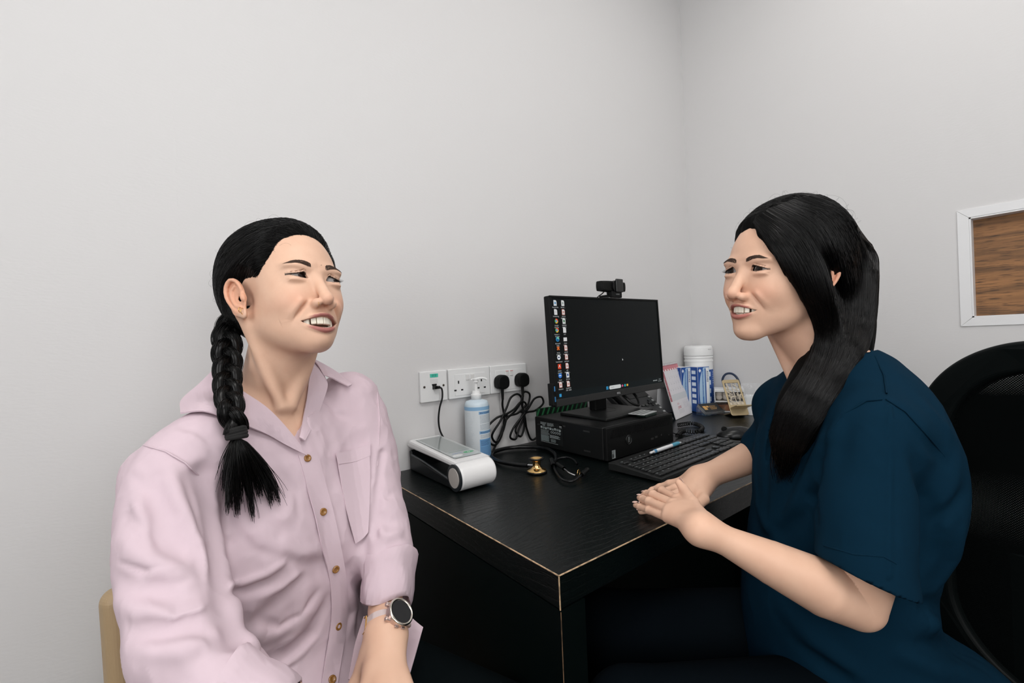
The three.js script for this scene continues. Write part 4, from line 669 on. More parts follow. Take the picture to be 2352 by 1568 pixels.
// ---------------------------------------------------------------- the woman in navy scrubs (right)
const RIGHTP = {};
{
  const skin = [0.72, 0.45, 0.32], M = place([0.3998, 1.1813, 0.8228], [-3.56, -107.68, -4.54]), Mi = M.clone().invert(), e = M.elements, mi = Mi.elements;
  const root = V(0.42, 0, 0.84), local = (g) => { g.translate(-root.x, -root.y, -root.z); return g; };
  const person = thing('person', 'person in navy scrubs with long loose black hair, smiling with hands on the desk', 'person', [root.x, 0, root.z]);
  const O = V(0.450, 0.95, 0.857), th = -130 * Math.PI / 180, c = Math.cos(th), s = Math.sin(th);
  const TW = (x, y, z) => V(O.x + c * x + s * z, O.y + y, O.z - s * x + c * z);
  const J = at(2000, 985, 0.665), E1 = at(1972, 1388, 0.622), FW = onY(1612, 1099, 0.80), FE = at(1800, 1015, 0.96), FJ = TW(-0.135, -0.02, -0.01);
  const torso = (px, py, pz) => {
    const dx = px - O.x, y = py - O.y, dz = pz - O.z, x = c * dx - s * dz, z = s * dx + c * dz, X = Math.abs(x);
    let d = cap(X, y * 1.05, z, 0.03, 0.058, -0.045, 0.125, -0.012, -0.015, 0.05, 0.05);
    d = smin(d, ell(x, y, z, 0, -0.14, -0.015, 0.155, 0.2, 0.108), 0.05);
    d = smin(d, ell(x, y, z, 0.02, -0.10, -0.075, 0.14, 0.17, 0.08), 0.05);
    d = smin(d, ell(x, y, z, 0.0, -0.36, -0.005, 0.16, 0.22, 0.13), 0.06);
    return smin(d, ell(x, y, z, 0.02, -0.5, -0.08, 0.2, 0.14, 0.19), 0.07);
  };
  const hemC = at(1990, 1325, 0.605), hemN = at(2062, 1130, 0.612).sub(hemC).normalize();      // points up the arm
  const sleevePts = [q4(at(2005, 985, 0.655), 0.056), q4(at(1985, 1130, 0.632), 0.054), q4(at(1985, 1260, 0.612), 0.054), q4(at(1992, 1400, 0.598), 0.055)];
  const nearS = chain(smoothChain(sleevePts, 8), 0.01), nearIn = chain(smoothChain(sleevePts.map(([x, y, z, r], i) => [x, y, z, r - 0.016]).slice(1), 6), 0.01);
  const farEnd = at(1752, 1025, 0.93), farS = chain([q4(FJ, 0.05), q4(FJ.clone().lerp(FE, 0.6), 0.048), q4(farEnd, 0.042)], 0.01);
  const base0 = (x, y, z) => {
    let d = smin(torso(x, y, z), farS(x, y, z), 0.03);
    const a = nearS(x, y, z), h = (hemC.x - x) * hemN.x + (hemC.y - y) * hemN.y + (hemC.z - z) * hemN.z;
    return smin(d, smax(a, h, 0.002), 0.02);
  };
  const S = (pts, w, a, ex) => strokeOn(base0, pts, w, a, ex);
  const strokes = [
    S([[1905, 985], [1880, 1060], [1870, 1140], [1874, 1190]], 0.010, 0.010), S([[1940, 960], [1895, 1010], [1850, 1110], [1800, 1200]], 0.014, -0.008), S([[1860, 1000], [1825, 1090], [1790, 1170]], 0.013, 0.008),
    S([[2045, 930], [2043, 1050], [2041, 1180], [2040, 1320]], 0.0035, -0.0035, { even: 1 }), S([[1960, 940], [1935, 1010], [1925, 1100]], 0.012, 0.004),
    S([[2045, 925], [2080, 960], [2120, 1010], [2170, 1060]], 0.010, 0.006), S([[2100, 900], [2150, 960], [2195, 1010]], 0.012, -0.004), S([[2100, 1040], [2120, 1150], [2118, 1240]], 0.012, 0.010),
    S([[2200, 1050], [2175, 1150], [2170, 1230]], 0.013, -0.006), S([[2215, 1130], [2150, 1200], [2120, 1290]], 0.012, 0.010), S([[2210, 1200], [2190, 1280], [2150, 1350]], 0.012, -0.008),
    S([[2240, 1380], [2180, 1400], [2110, 1390]], 0.013, 0.010), S([[2300, 1420], [2220, 1440], [2130, 1430]], 0.012, -0.010), S([[2290, 1480], [2200, 1490], [2100, 1480]], 0.013, 0.009),
    S([[1800, 1400], [1870, 1470], [1960, 1540]], 0.014, -0.010), S([[1830, 1480], [1900, 1530], [1960, 1567]], 0.012, 0.010), S([[1740, 1240], [1790, 1220], [1850, 1180]], 0.013, 0.006), S([[1735, 1150], [1760, 1210], [1800, 1260]], 0.012, -0.005),
    S([[1745, 960], [1735, 1060], [1738, 1160]], 0.010, -0.004), S([[1770, 950], [1762, 1060], [1760, 1180]], 0.010, 0.004), S([[2060, 1500], [2160, 1540], [2260, 1550]], 0.012, -0.008),
  ];
  const cf = creased(base0, strokes), nTop = V(0, -60, -22).applyMatrix4(M), nb = TW(0.0, 0.075, -0.03);
  const hole = chain([q4(nTop, 0.062), q4(nb, 0.062), q4(nb.clone().add(V(0, -0.02, 0)), 0.05)]), vee = chain([q4(TW(0, 0.045, 0.02), 0.04), q4(TW(0, -0.08, 0.085), 0.012)]);
  const scrubF = (x, y, z) => {
    let d = cf(x, y, z);
    if (d < 0.012 && d > -0.012) { const n1 = fbm(x * 13 + 1, y * 9, z * 13, 3); d += (Math.abs(n1 - 0.5) - 0.12) * 0.010; }
    const a = nearIn(x, y, z), h = (hemC.x - x) * hemN.x + (hemC.y - y) * hemN.y + (hemC.z - z) * hemN.z;
    if (h > -0.05) d = Math.max(d, -Math.max(a, -h - 0.035));
    return Math.max(d, -smin(hole(x, y, z), vee(x, y, z), 0.012), 0.44 - y);
  };
  const navy = phy(new THREE.Color().setRGB(0.0024, 0.0175, 0.035), 0.9, { specularIntensity: 0.1, bumpMap: texture(128, 128, (u, v, i, j) => 0.5 + 0.5 * (hash(i, j, 5) - 0.5), false), bumpScale: 0.0002 });
  const scrub = part('scrub_top', local(meshField(scrubF, [0.10, 0.42, 0.52], [0.80, 1.06, 1.18], 0.0040, null, { slack: 1.6 })), navy, person, 'navy short sleeved scrub top');
  const P = (u, v, off) => { for (let k = 0; k < 12; k++) { const p = onto(cf, u + (2000 - u) * k * 0.04, v + (1150 - v) * k * 0.03, off); if (p) return p; } return at(u, v, 0.7); };
  const seam = (pts, r = 0.0012) => { const l = []; for (let i = 0; i + 1 < pts.length; i++) for (let k = 0; k < 5; k++) { const p = onto(cf, lerp(pts[i][0], pts[i + 1][0], k / 5), lerp(pts[i][1], pts[i + 1][1], k / 5), 0.0003); if (p) l.push(p); } if (l.length > 2) part('seam', local(tube(l, r, 60, 6)), navy, scrub); };
  seam([[1895, 1010], [1940, 950], [1990, 920], [2035, 916]]); seam([[2035, 916], [2080, 945], [2130, 1000], [2180, 1060]]); seam([[2010, 818], [2030, 860], [2038, 914]]); seam([[1892, 1252], [1960, 1272], [2030, 1278], [2066, 1298]], 0.0014);
  { const g = box(0.006, 0.0035, 0.001, 0, 0, 0, 0.0004), p = P(1832, 1037, 0.004); g.lookAt(CAM.clone().sub(p)); g.translate(p.x, p.y, p.z); part('name_tag', local(g), std(0xd8dcdc, 0.4), scrub, 'small white tag on the scrub top'); }
  // neck, head
  const nl = TW(0.0, 0.065, -0.03).applyMatrix4(Mi), notch = TW(0.0, 0.03, 0.035).applyMatrix4(Mi), scmA = V(58, -38, -18);
  const chestS = (x, y, z) => { const wx = e[0] * x + e[4] * y + e[8] * z + e[12], wy = e[1] * x + e[5] * y + e[9] * z + e[13], wz = e[2] * x + e[6] * y + e[10] * z + e[14]; return (torso(wx, wy, wz) + 0.008) * 1000; };
  const neck = (x, y, z) => {
    if (y > -20) return 1e3;
    let d = cap(x, y, z, 0, -50, -20, nl.x, nl.y, nl.z, 46, 50);
    d = smin(d, cap(x, y, z, scmA.x, scmA.y, scmA.z, notch.x + 8, notch.y + 6, notch.z - 6, 9, 7), 14); d = smin(d, cap(x, y, z, -scmA.x, scmA.y, scmA.z, notch.x - 8, notch.y + 6, notch.z - 6, 9, 7), 14);
    if (y < -90) d = smin(d, chestS(x, y, z), 22); return d;
  };
  const head = makeHead({ skin, lip: [0.44, 0.16, 0.13], gaze: [0.05, 0, 1], tilt: 0.0, lidPow: 1.0, eyeOpen: 1.35, wide: 0.95, chinY: -5, my: 2.5, open: 0.92, neck, neckK: 18, mouthZ: 89.5, browY: 15, browX: -2 });
  const headGeo = meshField(head.f, [-98, -235, -118], [98, 122, 124], 1.35, head.colour); headGeo.applyMatrix4(M);
  // arms and hands resting on the desk edge
  const n = onY, tone = skinTone(skin);
  const nh = { wrist: n(1614, 1216, 0.812), mcp: [n(1555, 1147, 0.815), n(1546, 1158, 0.816), n(1537, 1172, 0.812), n(1535, 1188, 0.804)], pip: [n(1521, 1127, 0.812), n(1500, 1136, 0.812), n(1491, 1151, 0.807), n(1491, 1171, 0.797)], dip: [n(1513, 1125, 0.806), n(1486, 1134, 0.803), n(1476, 1146, 0.798), n(1470, 1164, 0.789)], tip: [n(1508, 1126, 0.799), n(1480, 1135, 0.796), n(1469, 1143, 0.79), n(1460, 1160, 0.784)], thumb: [n(1608, 1192, 0.815), n(1592, 1155, 0.822), n(1571, 1124, 0.83), n(1559, 1108, 0.838)] };
  const nearArm = handField({ ...nh, r: 0.86, forearm: [q4(J, 0.038), q4(at(1985, 1140, 0.64), 0.040), q4(at(1985, 1290, 0.625), 0.040), q4(E1, 0.0325), q4(E1.clone().lerp(nh.wrist, 0.22), 0.0375), q4(E1.clone().lerp(nh.wrist, 0.55), 0.0295), q4(E1.clone().lerp(nh.wrist, 0.85), 0.0200), q4(nh.wrist, 0.0165)] });
  const nearG = meshField(nearArm, [0.05, 0.62, 0.58], [0.46, 1.0, 1.06], 0.0019, tone, { slack: 1.6 });
  const fh = { wrist: FW, mcp: [n(1585, 1140, 0.782), n(1565, 1130, 0.786), n(1550, 1122, 0.785), n(1538, 1112, 0.781)], pip: [n(1530, 1160, 0.772), n(1515, 1148, 0.775), n(1510, 1135, 0.773), n(1515, 1118, 0.772)], dip: [n(1495, 1170, 0.765), n(1490, 1160, 0.766), n(1490, 1145, 0.764), n(1498, 1125, 0.764)], tip: [n(1472, 1174, 0.760), n(1474, 1159, 0.760), n(1475, 1150, 0.760), n(1486, 1132, 0.760)], thumb: [n(1612, 1122, 0.786), n(1616, 1146, 0.780), n(1592, 1172, 0.770), n(1575, 1184, 0.763)] };
  const farArm = handField({ ...fh, r: 0.9, forearm: [q4(FJ, 0.042), q4(FE, 0.036), q4(FE.clone().lerp(FW, 0.3), 0.034), q4(FE.clone().lerp(FW, 0.8), 0.0245), q4(FW, 0.0225)] });
  const farG = meshField(farArm, [0.16, 0.72, 0.52], [0.68, 1.0, 0.84], 0.0021, tone, { slack: 1.6 });
  const trunk = meshField((x, y, z) => Math.max(smin(torso(x, y, z), farS(x, y, z), 0.03) + 0.014, 0.46 - y), [0.10, 0.44, 0.52], [0.80, 0.97, 1.18], 0.014, tone);
  part('body', local(joinGeo([headGeo, nearG, farG, trunk])), skinMat, person);
  const H = (g) => { const q = g.clone(); q.applyMatrix4(M); return local(q); };
  const nails = []; const up = V(-0.12, 1, 0.1).normalize();
  for (let i = 0; i < 4; i++) nails.push(nailOn(nh.tip[i], nh.dip[i], up, 0.0050, 0.0062, 0.0062)); nails.push(nailOn(nh.thumb[3], nh.thumb[2], V(0.75, 0.6, -0.3), 0.0052, 0.0068, 0.0062));
  for (const i of [0, 1]) nails.push(nailOn(fh.tip[i], fh.dip[i], up, 0.0048, 0.0058, 0.006));
  nails.forEach((g) => part('fingernail', local(g), phy(new THREE.Color().setRGB(0.80, 0.56, 0.48), 0.25), person));
  head.eyes.forEach((g) => part('eye', H(g), eyeMat, person, 'dark brown eye')); part('teeth', H(joinGeo([...head.teeth, ...head.low])), toothMat, person, 'white teeth in a smile').userData.kind = 'stuff';
  part('eyebrows', H(head.brow), browMat, person).userData.kind = 'stuff'; part('eyelashes', H(head.lash), lashMat, person).userData.kind = 'stuff';
  // hair: a side-parted fall that covers the ear and comes forward over the near shoulder
  const hw = (x, y, z) => { const X = mi[0] * x + mi[4] * y + mi[8] * z + mi[12], Y = mi[1] * x + mi[5] * y + mi[9] * z + mi[13], Z = mi[2] * x + mi[6] * y + mi[10] * z + mi[14]; return [X, Y, Z]; };
  const lock = chain(smoothChain([q4(at(1920, 640, 0.80), 0.056), q4(at(1922, 730, 0.80), 0.048), q4(at(1918, 805, 0.785), 0.045), q4(at(1885, 868, 0.735), 0.038), q4(P(1848, 935, 0.012), 0.036), q4(P(1815, 1010, 0.008), 0.026), q4(P(1798, 1062, 0.004), 0.008)], 14), 0.012);
  const backFall = chain(smoothChain([q4(at(1938, 610, 0.85), 0.052), q4(at(1935, 700, 0.84), 0.046), q4(at(1928, 775, 0.82), 0.040), q4(at(1922, 830, 0.80), 0.03)], 8), 0.012);
  const headW = (x, y, z) => { const [X, Y, Z] = hw(x, y, z); return head.f(X, Y, Z) * 0.001; };
  const G = [[[1730, 510], [1756, 548], [1788, 598], [1820, 655], [1855, 712], [1878, 765], [1876, 810]], [[1745, 500], [1800, 548], [1842, 605], [1872, 670], [1892, 735], [1898, 795]], [[1775, 485], [1850, 525], [1893, 590], [1915, 660], [1922, 735], [1918, 800]], [[1815, 470], [1900, 510], [1940, 585], [1950, 660], [1948, 740], [1936, 805]]];
  const curtains = G.map((g, i) => chain(smoothChain(g.map(([u, v], j) => { const sh = i === 0 ? 26 : 14, p = onto(headW, u + sh, v, 0.006) ?? at(u + sh, v, 0.76); return q4(p, j === 0 ? 0.008 : i === 1 ? 0.0155 : 0.0125); }), 8)));
  const hairF = (x, y, z) => {
    const [X, Y, Z] = hw(x, y, z);
    const front = ((Y - 66) * 62 - (Z - 70) * 50) / 79.6 + 2;
    const t = lerp(-3, 6 + 8 * sstep(60, -30, Z) + 7 * sstep(20, -80, Z) + 4 * sstep(40, 110, Y), sstep(-3, 22, front));
    let d = (head.skull(X, Y, Z) - t) * 0.001; d = Math.max(d, (-62 - Y) * 0.001);
    for (const q of curtains) if (q.bound(x, y, z) < 0.03) d = smin(d, q(x, y, z), 0.018);
    d = smin(d, lock(x, y, z), 0.03); d = smin(d, backFall(x, y, z), 0.035);
    return d;
  };
  RIGHTP.hairF = hairF;
  const strk = (x, y, z) => { const d = hairF(x, y, z); if (d > 0.01 || d < -0.01) return d; return d + (fbm(x * 90, y * 9, z * 90, 2) - 0.5) * 0.004; };
  const massG = meshField(strk, [0.24, 0.72, 0.58], [0.72, 1.36, 1.04], 0.003, null, { slack: 1.6 });
  const guides = [
    [[1732, 510], [1758, 548], [1788, 598], [1818, 655], [1852, 712], [1872, 770], [1845, 845], [1796, 920], [1768, 1000], [1766, 1065], [1778, 1100]],
    [[1742, 496], [1800, 545], [1840, 605], [1868, 670], [1888, 735], [1890, 795], [1868, 855], [1830, 925], [1798, 1000], [1788, 1065], [1792, 1094]],
    [[1775, 478], [1850, 520], [1893, 590], [1915, 660], [1922, 735], [1915, 805], [1888, 868], [1848, 935], [1814, 1005], [1800, 1065], [1802, 1092]],
    [[1815, 463], [1900, 500], [1945, 580], [1960, 660], [1958, 740], [1942, 810], [1908, 874], [1864, 942], [1828, 1010], [1810, 1065], [1810, 1088]],
    [[1850, 454], [1940, 490], [1980, 575], [1988, 665], [1980, 745], [1960, 812], [1922, 878], [1876, 948], [1838, 1015], [1818, 1065], [1816, 1082]],
    [[1880, 448], [1968, 494], [2004, 590], [2006, 680], [1994, 755], [1972, 815], [1934, 880], [1888, 952], [1848, 1018], [1826, 1062], [1822, 1076]],
    [[1895, 447], [1984, 505], [2012, 590], [2011, 680], [2002, 760], [1986, 815], [1950, 868], [1900, 945], [1858, 1010], [1834, 1055], [1828, 1068]]];
  const gl = guides.map((g) => new THREE.CatmullRomCurve3(g.map(([u, v]) => V(u, v, 0)))), lines = [];
  const NA = 36, NT = 30, net = [];                                                           // points of the hair surface along the guides
  for (let i = 0; i <= NA; i++) { const a = i / NA * (guides.length - 1), k = Math.min(Math.floor(a), guides.length - 2), f = a - k, row = []; for (let j = 0; j <= NT; j++) { const A = gl[k].getPoint(j / NT), B = gl[k + 1].getPoint(j / NT), u = lerp(A.x, B.x, f), v = lerp(A.y, B.y, f); let p = null; for (let q = 0; q < 8 && !p; q++) p = onto(hairF, lerp(u, 1900 - 60 * sstep(850, 1000, v), q * 0.06), v + q * 1.5, 0.0006); row.push(p ?? row[j - 1] ?? at(u, v, 0.78)); } net.push(row); }
  const norms = net.map((r) => r.map((p) => gradOf(hairF, p, 0.004)));
  for (let i = 0; i < 3800; i++) {
    const a0 = rnd() * NA, off = rr(0, 0.0024), start = rnd() < 0.55 ? 0 : rr(0, 0.35), stop = rr(0.84, 1.0), wob = rr(-0.7, 0.7), ph = rr(0, 6), l = [];
    for (let j = 0; j <= 24; j++) { const t = lerp(start, stop, j / 24) * NT, a = clamp(a0 + wob * Math.sin(t * 0.2 + ph) * t / NT, 0, NA - 0.001), k = Math.floor(a), f = a - k, m = Math.min(Math.floor(t), NT - 1), h = t - m; const p = net[k][m].clone().lerp(net[k + 1][m], f).lerp(net[k][m + 1].clone().lerp(net[k + 1][m + 1], f), h); l.push(p.addScaledVector(norms[k][m], off)); }
    lines.push(l);
  }
  // loose ends below the fall
  for (let i = 0; i < 120; i++) { const a = Math.floor(rnd() * NA), p0 = net[a][NT - 5], l = [], u = 1775 + rnd() * 45, v = 1085 + rnd() * 28; const e0 = P(u, v, 0.006); for (let j = 0; j <= 8; j++) l.push(p0.clone().lerp(e0, j / 8).addScaledVector(norms[a][NT - 5], 0.004 * Math.sin(j / 8 * 3.1))); lines.push(l); }
  // combed strands over the crown and the far side, in head space
  const hc = V(0, 25, -14), onHair = (dir, off) => { let a = 30, b = 190; for (let i = 0; i < 18; i++) { const m = (a + b) / 2, q = hc.clone().addScaledVector(dir, m).applyMatrix4(M); if (hairF(q.x, q.y, q.z) < 0) a = m; else b = m; } return hc.clone().addScaledVector(dir, a + off); };
  for (let i = 0; i < 2000; i++) {
    const t0 = rnd() ** 0.8, from = V(0.16 + rr(-0.04, 0.04), lerp(0.62, 1, t0), lerp(0.72, -0.5, t0)).normalize(), sd = rnd() < 0.85 ? -1 : 1, to = V(sd * 0.95, rr(-0.75, -0.3), lerp(0.0, -0.9, t0 * 0.9 + rr(0, 0.1))).normalize(), l = [], off = rr(0.2, 1.6);
    for (let k = 0; k <= 12; k++) { const q = from.clone().lerp(to, k / 12 * 0.9).addScaledVector(V(sd * 0.5, 0.5, 0.1), Math.sin(Math.PI * k / 12) * 0.25).normalize(); l.push(onHair(q, off).applyMatrix4(M)); } lines.push(l);
  }
  const hair = part('hair', local(strands(lines, (t, i) => (0.00024 + 0.00026 * hash(i, 2, 9)) * (1 - 0.55 * t * t))), hairMat, person, 'long loose black hair falling over the shoulder'); hair.userData.kind = 'stuff';
  part('under_hair', local(massG), hairUnder, hair);
  const fly = []; for (let i = 0; i < 90; i++) { const d = V(rr(-0.8, 0.9), rr(0, 1), rr(-1, 0.7)).normalize(), l = [], tx = V(rr(-1, 1), rr(-0.5, 0.8), rr(-1, 1)), L = rr(0.15, 0.5), hg = rr(2, 14); for (let k = 0; k <= 8; k++) { const t = k / 8; l.push(onHair(d.clone().addScaledVector(tx, t * L).normalize(), 0.5 + hg * Math.sin(Math.PI * t * 0.85)).applyMatrix4(M)); } fly.push(l); }
  part('stray_hair', local(strands(fly, () => 0.00009)), hairMat, hair).userData.kind = 'stuff';
  // trousers
  const legs = (x, y, z) => { const dx = x - O.x, Y = y - O.y, dz = z - O.z, lx = c * dx - s * dz, lz = s * dx + c * dz, X = Math.abs(lx); let d = cap(X, Y, lz, 0.09, -0.46, -0.05, 0.11, -0.44, 0.36, 0.09, 0.066); d = smin(d, cap(X, Y, lz, 0.11, -0.45, 0.36, 0.12, -0.86, 0.30, 0.064, 0.045), 0.03); return smin(d, ell(lx, Y, lz, 0, -0.47, -0.06, 0.17, 0.1, 0.14), 0.05); };
  part('trousers', local(meshField(legs, [-0.12, 0.03, 0.40], [0.80, 0.66, 1.20], 0.010)), phy(new THREE.Color().setRGB(0.0015, 0.0032, 0.005), 0.9, { specularIntensity: 0.1 }), person, 'dark navy trousers');
  for (const k of [-1, 1]) { const g = new THREE.SphereGeometry(1, 24, 14); g.scale(0.042, 0.034, 0.115); g.rotateY(th); const p = TW(k * 0.12, -0.945 + 0.035, 0.36); g.translate(p.x, p.y, p.z); part('shoe', local(g), std(0x1a1a1a, 0.5), person, 'dark shoe'); }
  // ---------------------------------------------------------------- office chair
  const cA = V(0.748, 0.93, 0.945), cd = V(-0.469, 0, 0.883), cn = V(-0.883, 0, -0.469), cc = cA.clone().addScaledVector(cd, 0.235), turn = Math.atan2(cn.x, cn.z);
  const chair = thing('office_chair', 'black mesh back office chair behind the person in scrubs', 'chair', [cc.x, 0, cc.z], turn);
  const blackPl = phy(new THREE.Color().setRGB(0.003, 0.0045, 0.0045), 0.5, { specularIntensity: 0.25 }), bend = (g, k = 0.5) => { const p = g.attributes.position; for (let i = 0; i < p.count; i++) p.setZ(i, p.getZ(i) + k * p.getX(i) ** 2); g.computeVertexNormals(); return g; };
  const outer = rrect(0.47, 0.62, 0.17, 0, 0), inner = rrect(0.40, 0.55, 0.14, 0, 0); outer.holes.push(inner);
  const fr = bend(new THREE.ExtrudeGeometry(outer, { depth: 0.018, bevelEnabled: true, bevelThickness: 0.008, bevelSize: 0.008, bevelSegments: 4, curveSegments: 40 }), 0.35); fr.translate(0, 0.735, -0.02); part('back_frame', fr, blackPl, chair);
  const weave = texture(256, 256, (u, v, i, j) => { const row = Math.floor(j / 8), x = (i + (row % 2) * 8) % 16, y = j % 8; return x > 4 && x < 14 && y > 4 && y < 7 ? 0 : 1; }, false); weave.repeat.set(7, 7);
  const panel = () => { const nx = 48, ny = 64, g = new THREE.PlaneGeometry(1, 1, nx, ny), p = g.attributes.position, uv = g.attributes.uv; for (let i = 0; i < p.count; i++) { const y = p.getY(i) * 0.57, ay = Math.max(0, Math.abs(y) - (0.285 - 0.15)), half = 0.21 - 0.15 + Math.sqrt(Math.max(0, 0.15 ** 2 - ay * ay)), x = p.getX(i) * 2 * half; p.setXY(i, x, y); uv.setXY(i, x * 2.2, y * 2.2); } return g; };
  const mg = bend(panel(0, 0), 0.35); mg.translate(0, 0.735, -0.008); part('back_mesh', mg, phy(new THREE.Color().setRGB(0.002, 0.003, 0.003), 0.8, { specularIntensity: 0.1, alphaMap: weave, alphaTest: 0.5, transparent: false, side: THREE.DoubleSide }), chair, 'black see-through mesh back');
  const mg2 = bend(panel(0, 0), 0.35); mg2.translate(0.001, 0.7365, -0.016); part('back_mesh', mg2, phy(new THREE.Color().setRGB(0.002, 0.003, 0.003), 0.8, { specularIntensity: 0.1, alphaMap: weave, alphaTest: 0.5, side: THREE.DoubleSide }), chair);
  const lp = bend(new RoundedBoxGeometry(0.39, 0.24, 0.012, 3, 0.005), 0.35); lp.translate(0, 0.575, -0.022); part('added_back_panel', lp, blackPl, chair);  // added solid sheet, stops bright floor showing through the lower mesh
  part('seat', new RoundedBoxGeometry(0.48, 0.09, 0.46, 4, 0.035).translate(0, 0.42, 0.23), phy(new THREE.Color().setRGB(0.003, 0.004, 0.004), 0.85, { specularIntensity: 0.1 }), chair);
  part('back_stem', merge([box(0.07, 0.42, 0.03, 0, 0.55, -0.05, 0.01), box(0.07, 0.03, 0.26, 0, 0.365, 0.07, 0.01)]), blackPl, chair); part('gas_lift', cyl(0.028, 0.024, 0.26, 0, 0.235, 0.22, 24), std(0x222222, 0.3, { metalness: 0.8 }), chair);
  for (let k = 0; k < 5; k++) { const a = k / 5 * 6.283, g = box(0.28, 0.03, 0.045, 0.15, 0, 0, 0.01); g.rotateY(a); g.translate(0, 0.10, 0.22); const l = part('base_leg', g, blackPl, chair); const w = cyl(0.025, 0.025, 0.04, 0, 0, 0, 20, 'x'); w.rotateY(a + 0.6); w.translate(0.27 * Math.cos(a), 0.027, 0.22 - 0.27 * Math.sin(a)); part('caster', w, blackPl, l); }
  for (const k of [-1, 1]) { const arm = part('arm_post', box(0.035, 0.2, 0.05, k * 0.26, 0.5, 0.2, 0.01), blackPl, chair); part('arm_pad', box(0.07, 0.03, 0.24, k * 0.265, 0.615, 0.22, 0.012), blackPl, arm); }
}
// ---------------------------------------------------------------- things on the wall and the desk
const Y0 = DT + 0.0003;
const white = std(new THREE.Color().setRGB(0.78, 0.79, 0.79), 0.35), offWhite = std(new THREE.Color().setRGB(0.70, 0.70, 0.69), 0.4);
const blackGloss = phy(new THREE.Color().setRGB(0.004, 0.0045, 0.005), 0.28, { specularIntensity: 0.5 }), blackMatt = phy(new THREE.Color().setRGB(0.004, 0.0045, 0.0045), 0.55, { specularIntensity: 0.35 }), hole = std(new THREE.Color().setRGB(0.004, 0.004, 0.004), 0.9);
const cableMat = phy(new THREE.Color().setRGB(0.004, 0.0045, 0.0045), 0.38, { specularIntensity: 0.5 });
const steelMat = std(new THREE.Color().setRGB(0.6, 0.6, 0.6), 0.22, { metalness: 1 });
const print = (w, h, W, H, draw, mat = {}) => { const g = new THREE.PlaneGeometry(w, h); return [g, std(0xffffff, 0.5, { map: canvasTexture(W, H, draw), ...mat })]; };
const lines = (x, X, Y, w, n, gap, c, th = 2, jag = 0.3) => { x.fillStyle = c; for (let i = 0; i < n; i++) { let q = X; const end = X + w * (1 - jag * hash(i, n, Math.floor(Y))); while (q < end) { const l = 4 + 14 * hash(i, Math.floor(q), 3); x.fillRect(q, Y + i * gap, Math.min(l, end - q), th); q += l + 4; } } };
// ---- wall plates
const SY = 0.9666;
{
  const plate = (name, label, x, w, cat = 'socket', group) => { const t = thing(name, label, cat, [x + w / 2, SY, 0.0], 0, group); part('faceplate', extrude(rrect(w, 0.086, 0.003), 0.010, 0.002), white, t); return t; };
  // network outlet
  const n = plate('network_outlet', 'single white wall outlet with a teal label and a cable plugged in', 0.122, 0.084);
  for (const k of [-1, 1]) { const s = part('screw', cyl(0.0034, 0.0034, 0.001, k * 0.030, 0, 0.0102, 20, 'z'), std(new THREE.Color().setRGB(0.16, 0.14, 0.12), 0.35, { metalness: 0.8 }), n); part('slot', box(0.0052, 0.0008, 0.0006, k * 0.030, 0, 0.0108), hole, s); }
  { const [g, m] = print(0.025, 0.010, 256, 102, (x, W, H) => { x.fillStyle = '#45bfa8'; x.fillRect(0, 0, W, H); x.fillStyle = '#16423c'; x.font = 'bold 74px monospace'; x.textAlign = 'center'; x.fillText('013', W / 2, 76); }); g.translate(0.001, 0.030, 0.0108); part('label', g, m, n, 'teal sticker reading 013'); }
  part('shutter', extrude(rrect(0.023, 0.012, 0.001), 0.001, 0.0002).translate(0.001, 0.015, 0.0095), std(new THREE.Color().setRGB(0.7, 0.71, 0.71), 0.4), n);
  part('port', merge([box(0.015, 0.004, 0.001, 0.001, 0.0045, 0.0100), box(0.012, 0.011, 0.001, 0.001, -0.003, 0.0100)]), hole, n);
  // double sockets
  const dbl = (x, label, live) => {
    const t = plate('double_socket', label, x, 0.144, 'socket', 'double wall sockets');
    part('inset', extrude(rrect(0.105, 0.062, 0.001), 0.0012, 0.0004).translate(0, -0.004, 0.0098), white, t);
    for (const k of [-1, 1]) { const s = part('switch', box(0.012, 0.017, 0.003, k * 0.0088, 0.016, 0.0112, 0.001), offWhite, t); if (live) part('red_mark', box(0.011, 0.0015, 0.0004, k * 0.0088, 0.0235, 0.0128), std(0xc23a2a, 0.5), s); }
    for (const k of [-1, 1]) part('pin_hole', merge([box(0.0042, 0.0088, 0.001, k * 0.040 - 0.000, 0.004, 0.0106), box(0.0072, 0.0044, 0.001, k * 0.040 - 0.0112, -0.019, 0.0106), box(0.0072, 0.0044, 0.001, k * 0.040 + 0.0112, -0.019, 0.0106)]), hole, t);
    return t;
  };
  dbl(0.2113, 'empty white double wall socket behind the pump bottle', false); dbl(0.3571, 'white double wall socket with two black plugs in it', true);
}
